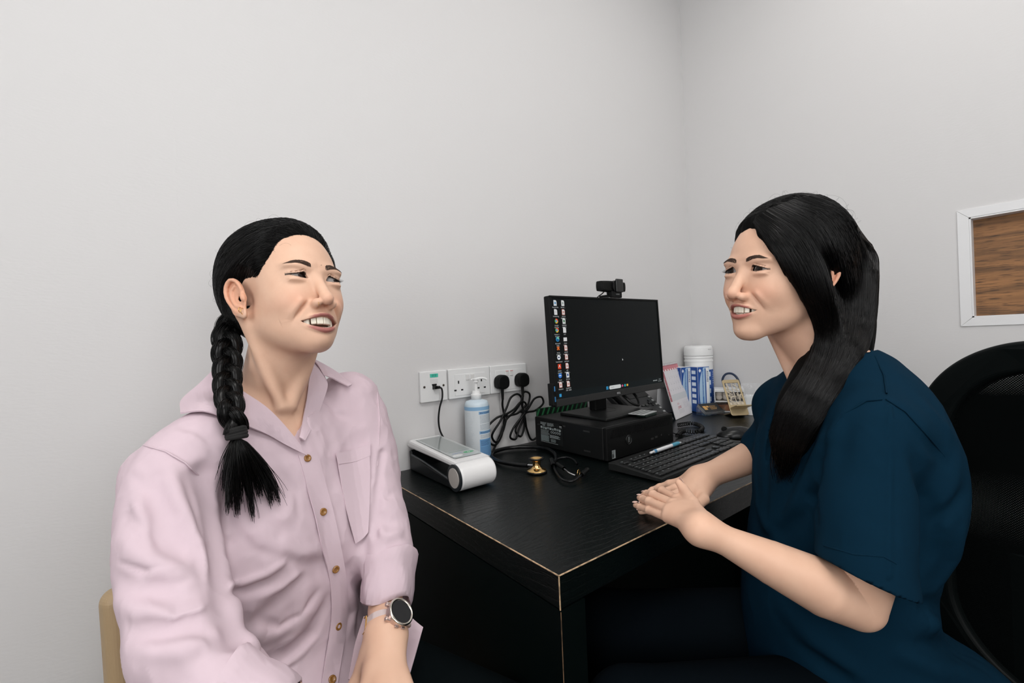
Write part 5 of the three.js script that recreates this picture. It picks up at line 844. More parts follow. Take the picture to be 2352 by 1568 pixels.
// ---- plugs with bundled flex
{
  const plug = (px, label, flex, tie) => {
    const t = thing('power_plug', label, 'plug', [px, SY - 0.010, 0.0118], 0, 'plugs in the wall socket');
    const s = new THREE.Shape(); s.moveTo(-0.021, -0.012); s.quadraticCurveTo(-0.0255, 0.004, -0.0195, 0.016); s.quadraticCurveTo(-0.012, 0.0245, 0, 0.0245); s.quadraticCurveTo(0.012, 0.0245, 0.0195, 0.016); s.quadraticCurveTo(0.0255, 0.004, 0.021, -0.012); s.quadraticCurveTo(0.014, -0.0205, 0, -0.0205); s.quadraticCurveTo(-0.014, -0.0205, -0.021, -0.012);
    part('plug_body', extrude(s, 0.026, 0.005, 10), blackMatt, t);
    const str = []; for (let i = 0; i < 7; i++) str.push(cyl(0.0052 - i * 0.0002, 0.0052 - i * 0.0002, 0.0028, 0, -0.023 - i * 0.0042, 0.014, 18)); str.push(cyl(0.0040, 0.0042, 0.032, 0, -0.036, 0.014, 16)); part('strain_relief', merge(str), blackMatt, t);
    const P = flex.map(([u, v, z]) => { const d = at(u, v, 1).sub(CAM), k = (z - CAM.z) / d.z, p = CAM.clone().addScaledVector(d, k); return p.sub(t.position); });
    part('flex', new THREE.TubeGeometry(new THREE.CatmullRomCurve3([V(0, -0.05, 0.014), ...P], false, 'centripetal'), 260, 0.0034, 10), cableMat, t, 'black mains lead looped and tied');
    const b = tie.map((q) => { const d = at(q[0], q[1], 1).sub(CAM); return CAM.clone().addScaledVector(d, (q[2] - CAM.z) / d.z).sub(t.position); });
    const tg = new THREE.TorusGeometry(0.0088, 0.0022, 8, 24); tg.rotateX(Math.PI / 2 - 0.2); tg.translate(b[0].x, b[0].y, b[0].z); const tg2 = tg.clone(); tg2.translate(0, 0.004, 0); part('tie_wrap', merge([tg, tg2]), blackMatt, t);
    return t;
  };
  plug(0.3571 + 0.072 - 0.040, 'black mains plug in the left half of the socket', [[1154, 930, 0.02], [1158, 960, 0.018], [1150, 1005, 0.016], [1136, 1022, 0.02], [1120, 1010, 0.022], [1118, 985, 0.026], [1140, 960, 0.03], [1160, 952, 0.034], [1180, 940, 0.03], [1198, 922, 0.028], [1208, 928, 0.022], [1190, 948, 0.024], [1166, 958, 0.028], [1155, 990, 0.02], [1140, 1015, 0.018], [1130, 1000, 0.03], [1150, 965, 0.036], [1164, 935, 0.03], [1174, 912, 0.026], [1190, 905, 0.022], [1198, 916, 0.02], [1186, 940, 0.018], [1162, 965, 0.018], [1148, 1000, 0.014], [1133, 1035, 0.014]], [[1159, 957, 0.024]]);
  plug(0.3571 + 0.072 + 0.040, 'black mains plug in the right half of the socket', [[1200, 935, 0.022], [1204, 955, 0.02], [1192, 985, 0.02], [1184, 1008, 0.022], [1172, 1004, 0.026], [1178, 985, 0.03], [1200, 955, 0.034], [1215, 935, 0.03], [1228, 915, 0.026], [1244, 912, 0.022], [1248, 925, 0.02], [1230, 942, 0.022], [1206, 950, 0.028], [1204, 980, 0.024], [1196, 1002, 0.02], [1184, 990, 0.018], [1196, 960, 0.016], [1214, 925, 0.022], [1216, 904, 0.024], [1204, 900, 0.026], [1198, 920, 0.024], [1206, 960, 0.02], [1210, 985, 0.016], [1222, 1010, 0.018], [1238, 1000, 0.03]], [[1203, 946, 0.026]]);
  const nt = thing('network_cable', 'thin black cable hanging from the single wall outlet', 'cable', [0.165, SY, 0.012]);
  part('connector', merge([box(0.011, 0.009, 0.012, 0, -0.003, 0.005, 0.0015), box(0.009, 0.008, 0.010, 0.006, -0.003, 0.010, 0.002)]), blackGloss, nt);
  part('lead', tube([[0.004, -0.003, 0.012], [0.013, -0.006, 0.014], [0.014, -0.03, 0.016], [0.004, -0.06, 0.016], [0.0, -0.095, 0.014], [0.004, -0.125, 0.014], [0.014, -0.150, 0.02], [0.020, -0.165, 0.03]], 0.0026, 70, 8), cableMat, nt);
}
// ---- blood pressure monitor
{
  const t = thing('blood_pressure_monitor', 'white and black blood pressure monitor on the desk corner', 'medical device', [0.125, Y0, 0.012], 0);
  const hw = 0.048, zF = 0.246, rF = 0.031;                           // drum at the near end
  const side = new THREE.Shape(); side.moveTo(0.0, 0.058); side.lineTo(0.0, 0.076); side.lineTo(0.008, 0.080); side.lineTo(zF + 0.004, rF * 2 + 0.004); side.absarc(zF, rF + 0.001, rF, Math.PI / 2 - 0.1, -Math.PI / 2, true); side.lineTo(zF - 0.012, 0.002); side.absarc(zF, rF, rF * 0.86, -1.9, Math.PI * 0.66, true); side.lineTo(0.0, 0.060);
  const body = extrude(side, hw * 2, 0.006, 20); body.rotateY(-Math.PI / 2); body.translate(hw, 0, 0); part('cover', body, phy(new THREE.Color().setRGB(0.74, 0.74, 0.74), 0.25), t, 'white wedge shaped cover');
  const bs = new THREE.Shape(); bs.moveTo(0.002, 0); bs.lineTo(0.0, 0.050); bs.lineTo(0.008, 0.054); bs.lineTo(0.014, 0.046); bs.lineTo(0.10, 0.030); bs.lineTo(zF - 0.02, 0.018); bs.lineTo(zF - 0.01, 0); bs.lineTo(0.002, 0);
  const bg = extrude(bs, hw * 2 - 0.006, 0.003); bg.rotateY(-Math.PI / 2); bg.translate(hw - 0.003, 0, 0); part('base', bg, phy(new THREE.Color().setRGB(0.006, 0.008, 0.009), 0.35, { specularIntensity: 0.4 }), t, 'black base tray');
  part('side_rail', tube([[-hw + 0.001, 0.044, 0.02], [-hw, 0.040, 0.08], [-hw, 0.031, 0.15], [-hw, 0.021, 0.222]], 0.0026, 30, 8), phy(new THREE.Color().setRGB(0.03, 0.035, 0.038), 0.3), t);
  part('drum_ring', cyl(rF * 0.98, rF * 0.98, 0.004, -hw - 0.001, rF + 0.0005, zF, 48, 'x'), phy(new THREE.Color().setRGB(0.012, 0.016, 0.02), 0.3), t, 'black ring on the drum end');
  part('drum_cap', cyl(rF * 0.72, rF * 0.72, 0.003, -hw - 0.003, rF + 0.0005, zF, 48, 'x'), std(new THREE.Color().setRGB(0.48, 0.45, 0.42), 0.35), t, 'grey disc on the drum end');
  const slope = Math.atan2(0.080 - (rF * 2 + 0.004), zF), L = 0.205;
  const glass = new THREE.PlaneGeometry(0.074, L), dm = canvasTexture(400, 1100, (x, W, H) => {
    x.fillStyle = '#a9b0af'; x.fillRect(0, 0, W, H); x.fillStyle = '#8f9695'; x.fillRect(34, 40, W - 68, 770); x.fillStyle = '#9aa1a0'; x.fillRect(34, 815, W - 68, 60); x.fillStyle = '#84908f'; x.fillRect(60, 822, W - 100, 44);
    x.fillStyle = '#3e9a63'; x.beginPath(); x.ellipse(295, 950, 78, 40, 0, 0, 7); x.fill(); x.strokeStyle = '#e6f2ea'; x.lineWidth = 6; x.beginPath(); x.arc(295, 950, 15, 0, 7); x.stroke();
    x.fillStyle = '#e6e8e8'; x.beginPath(); x.ellipse(95, 1010, 74, 36, 0, 0, 7); x.fill(); x.fillStyle = '#7c8484'; x.font = '32px sans-serif'; x.textAlign = 'center'; x.fillText('Stop', 95, 1020); x.fillStyle = '#33539b'; x.font = 'bold 40px sans-serif'; x.fillText('OMRON', 140, 935);
  });
  glass.rotateX(-Math.PI / 2); glass.rotateX(-slope * -1); glass.translate(0.002, 0.0748, 0.124); part('display', glass, phy(0xffffff, 0.15, { map: dm, clearcoat: 0.5, clearcoatRoughness: 0.05 }), t, 'grey display window with green and white buttons');
}
// ---- hand rub bottle
{
  const t = thing('pump_bottle', 'clear pump bottle of hand rub with a pale blue label', 'bottle', [0.276, Y0, 0.052]);
  const plastic = phy(new THREE.Color().setRGB(0.58, 0.68, 0.76), 0.25, { transmission: 0.35, thickness: 0, roughness: 0.35 });
  part('bottle_body', lathe([[0, 0], [0.033, 0], [0.0355, 0.003], [0.036, 0.01], [0.0355, 0.150], [0.0345, 0.158], [0.030, 0.166], [0.016, 0.170], [0.0135, 0.171], [0.0135, 0.176], [0, 0.176]], 64), std(new THREE.Color().setRGB(0.56, 0.66, 0.73), 0.3), t);
  const lab = new THREE.CylinderGeometry(0.0361, 0.0364, 0.142, 64, 1, true), tex = canvasTexture(1600, 1000, (x, W, H) => {
    x.fillStyle = '#d3dade'; x.fillRect(0, 0, W, H); x.fillStyle = '#86b0d2'; x.fillRect(0, 0, W, 70); x.fillStyle = '#1d3d70'; x.font = 'bold 46px sans-serif'; x.fillText('HS PRODUCT', 1330, 52);
    const X = 1050; x.fillStyle = '#7aa6cc'; x.fillRect(X - 20, 92, 600, 56); x.fillStyle = '#223f6a'; x.font = 'bold 42px sans-serif'; x.fillText('BACTOSHIELD', X, 136); lines(x, X, 168, 480, 7, 24, '#5c6f80', 8); lines(x, X, 350, 480, 5, 24, '#5c6f80', 8);
    x.fillStyle = '#7aa6cc'; x.fillRect(X - 20, 480, 600, 56); x.fillStyle = '#223f6a'; x.fillText('Direction for use', X, 524); lines(x, X, 560, 480, 3, 24, '#5c6f80', 8);
    x.fillStyle = '#6f9fcb'; x.fillRect(X - 20, 640, 600, 360); lines(x, X, 670, 220, 5, 22, '#26466f', 10); x.fillStyle = '#f3efe9'; x.beginPath(); x.moveTo(X + 270, 730); x.lineTo(X + 310, 660); x.lineTo(X + 350, 730); x.fill(); lines(x, X, 800, 300, 8, 24, '#3c5f88', 7); lines(x, X + 380, 670, 180, 12, 26, '#2c4d78', 10);
    x.globalAlpha = 0.35; lines(x, 620, 120, 320, 26, 30, '#9aa6ac', 9); x.globalAlpha = 1;
  });
  lab.translate(0, 0.081, 0); lab.rotateY(1.8); part('label', lab, std(0xffffff, 0.35, { map: tex }), t, 'pale blue and white printed label');
  part('collar', lathe([[0, 0.170], [0.0150, 0.170], [0.0152, 0.184], [0.0148, 0.186], [0.0118, 0.187], [0.0115, 0.194], [0.0100, 0.195], [0, 0.195]], 40), white, t, 'white pump collar');
  part('pump_stem', cyl(0.0048, 0.0046, 0.030, 0, 0.209, 0, 24), white, t);
  part('pump_head', merge([cyl(0.0085, 0.0075, 0.008, 0, 0.224, 0, 28), cyl(0.0108, 0.0108, 0.0028, 0, 0.229, 0, 28), tube([[0.0, 0.229, 0], [0.012, 0.2305, 0.004], [0.024, 0.2295, 0.008], [0.031, 0.2255, 0.0105]], 0.0031, 24, 10), tube([[0, 0.229, 0], [-0.008, 0.2285, -0.002], [-0.013, 0.2265, -0.004]], 0.0026, 10, 8)]), white, t, 'white pump head with spout');
}
// ---- stethoscope
{
  const t = thing('stethoscope', 'black stethoscope with a gold chest piece lying on the desk', 'stethoscope', [0.32, Y0, 0.25]);
  const L = (u, v, h) => onY(u, v, DT + h).sub(t.position), gold = std(new THREE.Color().setRGB(0.78, 0.50, 0.20), 0.16, { metalness: 1 });
  const cpw = onY(1233, 1084, DT), cp = cpw.clone().sub(t.position); cp.y = 0;
  const bell = lathe([[0, 0.0025], [0.0205, 0.0025], [0.0205, 0.005], [0.0120, 0.0085], [0.0085, 0.013], [0.0082, 0.021], [0.0095, 0.025], [0.0135, 0.0285], [0.0150, 0.029], [0.0125, 0.0295], [0.004, 0.0250], [0, 0.0245]], 48); bell.scale(1.2, 1.2, 1.2); bell.translate(cp.x, 0, cp.z); part('chest_piece', bell, gold, t, 'polished gold chest piece');
  const r1 = new THREE.TorusGeometry(0.0180, 0.0021, 10, 48); r1.rotateX(Math.PI / 2); r1.translate(cp.x, 0.0350, cp.z); const r2 = new THREE.TorusGeometry(0.0246, 0.0021, 10, 48); r2.rotateX(Math.PI / 2); r2.translate(cp.x, 0.0022, cp.z); part('rim', r1, blackGloss, t, 'black rim of the bell'); part('rim', r2, blackGloss, t, 'black rim of the diaphragm');
  const tubeM = phy(new THREE.Color().setRGB(0.004, 0.0045, 0.005), 0.25, { specularIntensity: 0.6 });
  part('stem', new THREE.TubeGeometry(new THREE.LineCurve3(cp.clone().add(V(0, 0.016, 0)), L(1208, 1068, 0.012)), 6, 0.0038, 12), steelMat, t);
  part('tubing', tube([L(1212, 1069, 0.012), L(1180, 1066, 0.009), L(1146, 1059, 0.007), L(1129, 1047, 0.007), L(1136, 1037, 0.007), L(1165, 1029, 0.007), L(1210, 1026, 0.007), L(1250, 1029, 0.007), L(1272, 1040, 0.007), L(1277, 1055, 0.008), L(1270, 1066, 0.009)], 0.0056, 110, 14), tubeM, t, 'thick black tube curled in a loop');
  part('yoke', new THREE.TubeGeometry(new THREE.LineCurve3(L(1267, 1056, 0.010), L(1272, 1070, 0.011)), 4, 0.0068, 14), tubeM, t);
  const eb = [[[1271, 1068, 0.010], [1280, 1088, 0.008], [1296, 1103, 0.006], [1314, 1105, 0.006], [1328, 1096, 0.008], [1338, 1088, 0.010]], [[1271, 1066, 0.010], [1281, 1054, 0.012], [1300, 1050, 0.014], [1318, 1056, 0.014], [1326, 1066, 0.012]]];
  eb.forEach((b) => part('binaural', tube(b.map((q) => L(...q)), 0.0030, 50, 10), blackGloss, t, 'black metal ear tube'));
  part('binaural', tube([[1322, 1092, 0.012], [1308, 1086, 0.014], [1298, 1078, 0.014], [1288, 1070, 0.014]].map((q) => L(...q)), 0.0024, 30, 10), steelMat, t);
  for (const [a, b] of [[[1336, 1090, 0.010], [1349, 1078, 0.013]], [[1296, 1076, 0.014], [1281, 1066, 0.014]]]) { const l = []; const A = L(...a), B = L(...b); l.push(A, A.clone().lerp(B, 0.5), B); part('ear_tip', merge([new THREE.TubeGeometry(new THREE.CatmullRomCurve3(l), 8, 0.0052, 12), new THREE.SphereGeometry(0.0056, 16, 12).translate(B.x, B.y, B.z)]), blackMatt, t, 'black ear tip'); }
  const rg = new THREE.TorusGeometry(0.0085, 0.0009, 8, 36), rp = L(1329, 1086, 0.009); rg.rotateY(0.4); rg.translate(rp.x, rp.y, rp.z); part('ring', rg, gold, t, 'small gold ring on the ear tube');
}
// ---- computer case
const CPU = { x0: 0.487, x1: 0.795, z0: 0.058, z1: 0.350, h: 0.0925 };
{
  const W = CPU.x1 - CPU.x0, D = CPU.z1 - CPU.z0, t = thing('desktop_computer', 'black desktop computer case lying flat under the monitor', 'computer', [(CPU.x0 + CPU.x1) / 2, Y0, (CPU.z0 + CPU.z1) / 2]);
  part('case', box(W, CPU.h - 0.003, D - 0.012, 0, CPU.h / 2 + 0.0015, -0.006, 0.004), phy(new THREE.Color().setRGB(0.007, 0.0075, 0.0075), 0.38, { specularIntensity: 0.5 }), t);
  const ribs = [box(W - 0.002, CPU.h - 0.004, 0.012, 0, CPU.h / 2 + 0.0015, D / 2 - 0.006, 0.003)]; part('front_panel', ribs[0], blackMatt, t);
  for (let i = 0; i < 60; i++) { const x = -W / 2 + 0.02 + i * (W - 0.04) / 59; const g = box(0.0016, 0.026, 0.0016, 0, 0, 0); g.rotateZ(-0.5); g.translate(x, CPU.h - 0.020, D / 2 + 0.0003); part('vent_rib', g, blackMatt, t); }
  for (const [y, z] of [[0.075, 0.075], [0.020, 0.075], [0.078, -0.02], [0.070, -0.12]]) part('clip', box(0.0012, 0.004, 0.024, -W / 2, y, z, 0.0004), std(new THREE.Color().setRGB(0.02, 0.02, 0.02), 0.4), t);
  { const [g, m] = print(0.100, 0.064, 800, 512, (x, w, h) => { x.fillStyle = '#070a0a'; x.fillRect(0, 0, w, h); lines(x, 20, 20, 220, 6, 16, '#aab4b4', 8); lines(x, 260, 20, 260, 5, 16, '#aab4b4', 8); x.fillStyle = '#c8d0d0'; x.font = 'bold 64px serif'; x.fillText('CE', 690, 90); for (let i = 0; i < 9; i++) { x.fillStyle = i % 2 ? '#8d9999' : '#b6c0c0'; x.fillRect(20 + i * 82, 120 + (i % 3) * 6, 60, 50); x.fillStyle = '#070a0a'; x.beginPath(); x.arc(50 + i * 82, 146, 12, 0, 7); x.fill(); } lines(x, 20, 200, 330, 8, 16, '#9aa4a4', 8); for (let i = 0; i < 5; i++) { x.strokeStyle = '#b6c0c0'; x.lineWidth = 8; x.beginPath(); x.arc(410 + i * 72, 232, 24, 0, 7); x.stroke(); } x.fillStyle = '#5d6868'; x.fillRect(20, 330, 300, 150); lines(x, 24, 334, 300, 10, 15, '#8a9494', 5); lines(x, 350, 300, 400, 4, 20, '#a8b2b2', 12); lines(x, 380, 400, 220, 4, 20, '#93a0a0', 10); lines(x, 20, 494, 740, 1, 10, '#c0c8c8', 8); }, { roughness: 0.5 }); g.rotateY(-Math.PI / 2); g.translate(-W / 2 - 0.0006, 0.050, -0.070); part('regulatory_label', g, m, t, 'black label with dense white small print'); }
  { const c = new THREE.CylinderGeometry(0.0125, 0.0125, 0.0016, 40); c.rotateX(Math.PI / 2); c.translate(-0.063, 0.048, D / 2 + 0.0008); const b = part('badge', c, blackGloss, t, 'round logo badge'); const r = new THREE.TorusGeometry(0.0122, 0.0007, 8, 40); r.translate(-0.063, 0.048, D / 2 + 0.0016); part('badge_ring', r, std(new THREE.Color().setRGB(0.12, 0.13, 0.13), 0.3, { metalness: 1 }), b); const [g, m] = print(0.018, 0.018, 128, 128, (x, w, h) => { x.fillStyle = '#040505'; x.fillRect(0, 0, w, h); x.translate(64, 64); x.rotate(Math.PI / 2); x.fillStyle = '#9aa3a3'; x.font = 'bold 40px sans-serif'; x.textAlign = 'center'; x.fillText('DELL', 0, 14); }); const g2 = new THREE.CircleGeometry(0.0108, 32); g2.translate(-0.063, 0.048, D / 2 + 0.0019); part('badge_print', g2, m, b); }
  { const [g, m] = print(0.014, 0.022, 90, 140, (x, w, h) => { x.fillStyle = '#9aa2a2'; x.fillRect(0, 0, w, h); x.fillStyle = '#1c2222'; lines(x, 8, 12, 60, 10, 12, '#1c2222', 7, 0.1); x.fillRect(8, 60, 30, 66); }); g.translate(-W / 2 + 0.026, 0.019, D / 2 + 0.0008); part('sticker', g, m, t, 'small grey sticker'); }
  for (const [x, y, w, h] of [[0.045, 0.032, 0.013, 0.0055], [0.064, 0.034, 0.013, 0.0055], [0.090, 0.036, 0.005, 0.005], [0.128, 0.030, 0.005, 0.003]]) part('port', box(w, h, 0.001, x, y, D / 2 + 0.0004), std(new THREE.Color().setRGB(0.03, 0.03, 0.03), 0.3), t);
}
// ---- monitor
{
  const t = thing('monitor', 'black desktop monitor showing a dark desktop with two columns of icons', 'monitor', [0.672, Y0 + CPU.h + 0.0004, 0.195], 0.032);
  const bp = box(0.235, 0.009, 0.185, 0, 0.0045, 0, 0.003); part('base', bp, phy(new THREE.Color().setRGB(0.010, 0.011, 0.011), 0.33, { specularIntensity: 0.6 }), t, 'flat black stand base');
  const ring = new THREE.TorusGeometry(0.046, 0.0006, 6, 60); ring.rotateX(Math.PI / 2); ring.translate(0, 0.0090, -0.02); part('base_ring', ring, blackGloss, t);
  part('neck', box(0.055, 0.20, 0.030, 0, 0.105, -0.035, 0.006), blackMatt, t);
  const Wm = 0.534, Hm = 0.312, py = 0.208, tilt = -0.04;
  const grp = (g) => { g.rotateX(tilt); g.translate(0.015, py, 0.022); return g; };
  const panel = part('panel', grp(box(Wm, Hm, 0.022, 0, 0, -0.011, 0.004)), blackMatt, t); part('back_shell', grp(box(0.30, 0.20, 0.03, 0, -0.02, -0.035, 0.01)), blackMatt, panel);
  part('chin', grp(box(Wm - 0.001, 0.021, 0.006, 0, -Hm / 2 + 0.0115, 0.001, 0.0015)), phy(new THREE.Color().setRGB(0.008, 0.009, 0.009), 0.35), panel, 'lower bezel with the maker mark');
  part('bezel', grp(merge([box(0.008, Hm, 0.003, -Wm / 2 + 0.004, 0, 0.0015, 0.001), box(0.006, Hm, 0.003, Wm / 2 - 0.003, 0, 0.0015, 0.001), box(Wm, 0.006, 0.003, 0, Hm / 2 - 0.003, 0.0015, 0.001)])), blackMatt, panel);
  const sw = 0.519, sh = 0.283, scr = new THREE.PlaneGeometry(sw, sh); scr.translate(0.001, 0.0075, 0.0006);
  const desk = canvasTexture(2048, 1116, (x, W, H) => {
    x.fillStyle = '#0b1011'; x.fillRect(0, 0, W, H); const gr = (i) => ['#ffffff', '#e8e8e8'][i % 2];
    const doc = (X, Y, edge, mark) => { x.fillStyle = edge; x.fillRect(X, Y, 48, 64); x.fillStyle = '#eceeee'; x.fillRect(X + 4, Y + 3, 41, 58); x.fillStyle = mark; x.fillRect(X + 14, Y + 20, 22, 26); x.fillStyle = '#0b1011'; x.beginPath(); x.moveTo(X + 34, Y); x.lineTo(X + 48, Y); x.lineTo(X + 48, Y + 14); x.fill(); };
    const txt = (X, Y, s, n = 1) => { x.fillStyle = '#e6e8e8'; x.font = '19px sans-serif'; x.textAlign = 'center'; s.split('|').forEach((q, i) => x.fillText(q, X + 24, Y + 88 + i * 22)); };
    const cols = [[34, [['doc', '#cfe0ea', '#5a9ac8', 'Recycle Bin'], ['doc', '#e8e8e8', '#dddddd', 'Scheduling'], ['chrome', '', '', 'Google|Chrome'], ['chrome', '', '', 'Person 1 -|Chrome'], ['edge', '', '', 'Microsoft|Edge'], ['cross', '', '', 'Vaxxy|ClinicOS'], ['chat', '', '', 'TeamViewer'], ['pdf', '', '', 'Adobe|Acrobat'], ['zoom', '', '', 'Zoom|Workplace'], ['doc', '#e86a4a', '#d9a49a', 'X3notice']]], [156, [['doc', '#e8e8e8', '#9aa8a0', 'MUSIC...'], ['doc', '#e86a4a', '#d9a49a', 'OPG14|ROADSH...'], ['doc', '#dfe8e0', '#3c7a50', 'OMRON|ADULTS'], ['doc', '#e8e8e8', '#e8e8e8', 'act1'], ['fold', '', '', 'Client|Folder...'], ['doc', '#e86a4a', '#d9a49a', 'AGAPE|Health A...'], ['doc', '#e86a4a', '#d9a49a', 'petrique'], ['doc', '#e86a4a', '#d9a49a', 'wifi|Roaming...'], ['doc', '#cfd8e8', '#3c5f9a', 'RX Pad|Gram...'], ['doc', '#e86a4a', '#d9a49a', 'QUARTER|JAN - MAR']]]];
    cols.forEach(([X, list]) => list.forEach(([k, a, b, s], i) => { const Y = 22 + i * 101; if (k === 'doc') doc(X, Y, a, b); else if (k === 'fold') { x.fillStyle = '#e9eaea'; x.fillRect(X - 4, Y + 16, 56, 42); } else if (k === 'pdf') { x.fillStyle = '#e2431e'; x.fillRect(X, Y + 4, 50, 56); x.strokeStyle = '#fff'; x.lineWidth = 6; x.beginPath(); x.moveTo(X + 12, Y + 46); x.lineTo(X + 26, Y + 16); x.lineTo(X + 40, Y + 44); x.stroke(); } else { const c = [X + 25, Y + 32]; if (k === 'chrome') { for (const [col, q] of [['#e8b53a', 0], ['#3c9a50', 2.09], ['#e2502e', 4.19]]) { x.fillStyle = col; x.beginPath(); x.moveTo(...c); x.arc(...c, 28, q, q + 2.1); x.fill(); } x.fillStyle = '#fff'; x.beginPath(); x.arc(...c, 14, 0, 7); x.fill(); x.fillStyle = '#3f7fd0'; x.beginPath(); x.arc(...c, 11, 0, 7); x.fill(); } else if (k === 'edge') { x.fillStyle = '#2b8ec4'; x.beginPath(); x.arc(...c, 28, 0, 7); x.fill(); x.fillStyle = '#7fd6b0'; x.beginPath(); x.arc(c[0] + 6, c[1] - 8, 18, 0, 7); x.fill(); x.fillStyle = '#175a94'; x.beginPath(); x.arc(c[0] + 2, c[1] + 8, 14, 0, 7); x.fill(); } else if (k === 'cross') { x.strokeStyle = '#ee7a3a'; x.lineWidth = 16; x.beginPath(); x.moveTo(c[0] - 18, c[1] - 18); x.lineTo(c[0] + 18, c[1] + 18); x.moveTo(c[0] + 18, c[1] - 18); x.lineTo(c[0] - 18, c[1] + 18); x.stroke(); } else if (k === 'chat') { x.fillStyle = '#f2f4f6'; x.beginPath(); x.arc(...c, 27, 0, 7); x.fill(); x.fillStyle = '#2a3b66'; x.fillRect(c[0] - 14, c[1] - 6, 28, 12); } else { x.fillStyle = '#3f86dd'; x.beginPath(); x.arc(...c, 28, 0, 7); x.fill(); x.fillStyle = '#fff'; x.fillRect(c[0] - 16, c[1] - 5, 32, 9); } } txt(X, Y, s); }));
    x.fillStyle = '#10181a'; x.fillRect(0, 1042, W, 74); x.fillStyle = '#3aa8e0'; for (const [a, b] of [[0, 0], [20, 0], [0, 20], [20, 20]]) x.fillRect(836 + a, 1060 + b, 17, 17); x.fillStyle = '#dcdfdf'; x.beginPath(); x.roundRect(892, 1056, 232, 46, 20); x.fill(); x.fillStyle = '#8a9090'; x.font = '20px sans-serif'; x.textAlign = 'left'; x.fillText('Search', 925, 1086);
    x.fillStyle = '#d95b8c'; x.beginPath(); x.arc(1156, 1079, 15, 0, 7); x.fill(); x.fillStyle = '#2bb3c0'; x.beginPath(); x.arc(1206, 1079, 17, 0, 7); x.fill(); x.fillStyle = '#f0c14a'; x.fillRect(1238, 1066, 34, 26); x.fillStyle = '#3aa0d8'; x.fillRect(26, 1062, 34, 34); x.fillStyle = '#cfd6d6'; x.font = '20px sans-serif'; x.fillText('12:07', 1960, 1076); x.fillText('6/1/2023', 1948, 1100); for (let i = 0; i < 4; i++) x.fillRect(1830 + i * 26, 1072, 14, 12);
    x.fillStyle = '#ffffff'; x.beginPath(); x.moveTo(1190, 735); x.lineTo(1190, 765); x.lineTo(1208, 757); x.fill();
  });
  part('screen', grp(scr), phy(0x000000, 0.35, { emissive: 0xffffff, emissiveMap: desk, emissiveIntensity: 0.75, specularIntensity: 0.25 }), panel, 'lit screen with icons at the left and a task bar');
  { const [g, m] = print(0.028, 0.009, 256, 82, (x, w, h) => { x.fillStyle = '#0a0c0c'; x.fillRect(0, 0, w, h); x.fillStyle = '#d2d6d6'; x.font = 'bold 74px sans-serif'; x.textAlign = 'center'; x.fillText('DELL', w / 2, 68); }); g.translate(0.008, -Hm / 2 + 0.0115, 0.0042); part('maker_mark', grp(g), m, panel, 'white DELL lettering'); }
  const hub = part('usb_hub', grp(box(0.011, 0.062, 0.020, -Wm / 2 - 0.0055, -Hm / 2 + 0.036, -0.008, 0.002)), blackMatt, panel, 'usb ports on the side of the screen'); for (const y of [0.016, -0.013]) part('usb_port', grp(box(0.0046, 0.014, 0.0006, -Wm / 2 - 0.0035, -Hm / 2 + 0.036 + y, 0.0024)), std(new THREE.Color().setRGB(0.03, 0.16, 0.35), 0.4), hub);
  part('cable', tube([[0.07, 0.085, -0.03], [0.075, 0.055, 0.0], [0.085, 0.024, 0.035], [0.105, 0.016, 0.045], [0.125, 0.030, 0.03], [0.130, 0.060, 0.0], [0.130, 0.09, -0.03]], 0.0044, 60, 10), cableMat, t, 'black cable looping below the screen');
}
// ---- webcam
{
  const p = V(0.672, Y0 + CPU.h, 0.195), t = thing('webcam', 'black webcam clipped to the top of the monitor', 'webcam', [0.690, Y0 + CPU.h + 0.0004 + 0.208 + 0.1585, 0.212], 0.032);
  const s = new THREE.Shape(); s.moveTo(-0.058, -0.013); s.quadraticCurveTo(-0.063, 0.002, -0.058, 0.017); s.quadraticCurveTo(0, 0.021, 0.058, 0.017); s.quadraticCurveTo(0.063, 0.002, 0.058, -0.013); s.quadraticCurveTo(0, -0.017, -0.058, -0.013);
  const g = extrude(s, 0.026, 0.005, 10); g.translate(0, 0.030, -0.008); part('housing', g, blackMatt, t);
  part('lens_ring', cyl(0.019, 0.019, 0.010, 0.006, 0.032, 0.018, 40, 'z'), blackGloss, t); const sh = new RoundedBoxGeometry(0.034, 0.042, 0.006, 3, 0.003); sh.translate(0.016, 0.034, 0.025); part('privacy_shutter', sh, phy(new THREE.Color().setRGB(0.008, 0.009, 0.009), 0.3), t);
  part('clip', merge([box(0.050, 0.020, 0.012, 0.008, 0.006, 0.016, 0.003), box(0.042, 0.006, 0.05, 0.006, 0.004, -0.008, 0.002), box(0.03, 0.012, 0.016, 0.006, 0.013, 0.0, 0.003)]), blackMatt, t);
  { const [q, m] = print(0.022, 0.0055, 256, 64, (x, w, h) => { x.fillStyle = '#0a0c0c'; x.fillRect(0, 0, w, h); x.fillStyle = '#a8adad'; x.font = 'bold 42px sans-serif'; x.textAlign = 'center'; x.fillText('AUSDOM', w / 2, 48); }); q.translate(0.010, 0.007, 0.0226); part('maker_mark', q, m, t, 'grey maker lettering'); }
  part('cable', tube([[-0.015, 0.02, -0.008], [-0.030, 0.010, -0.008], [-0.044, 0.0, -0.014], [-0.05, -0.03, -0.035]], 0.0018, 30, 8), cableMat, t);
}
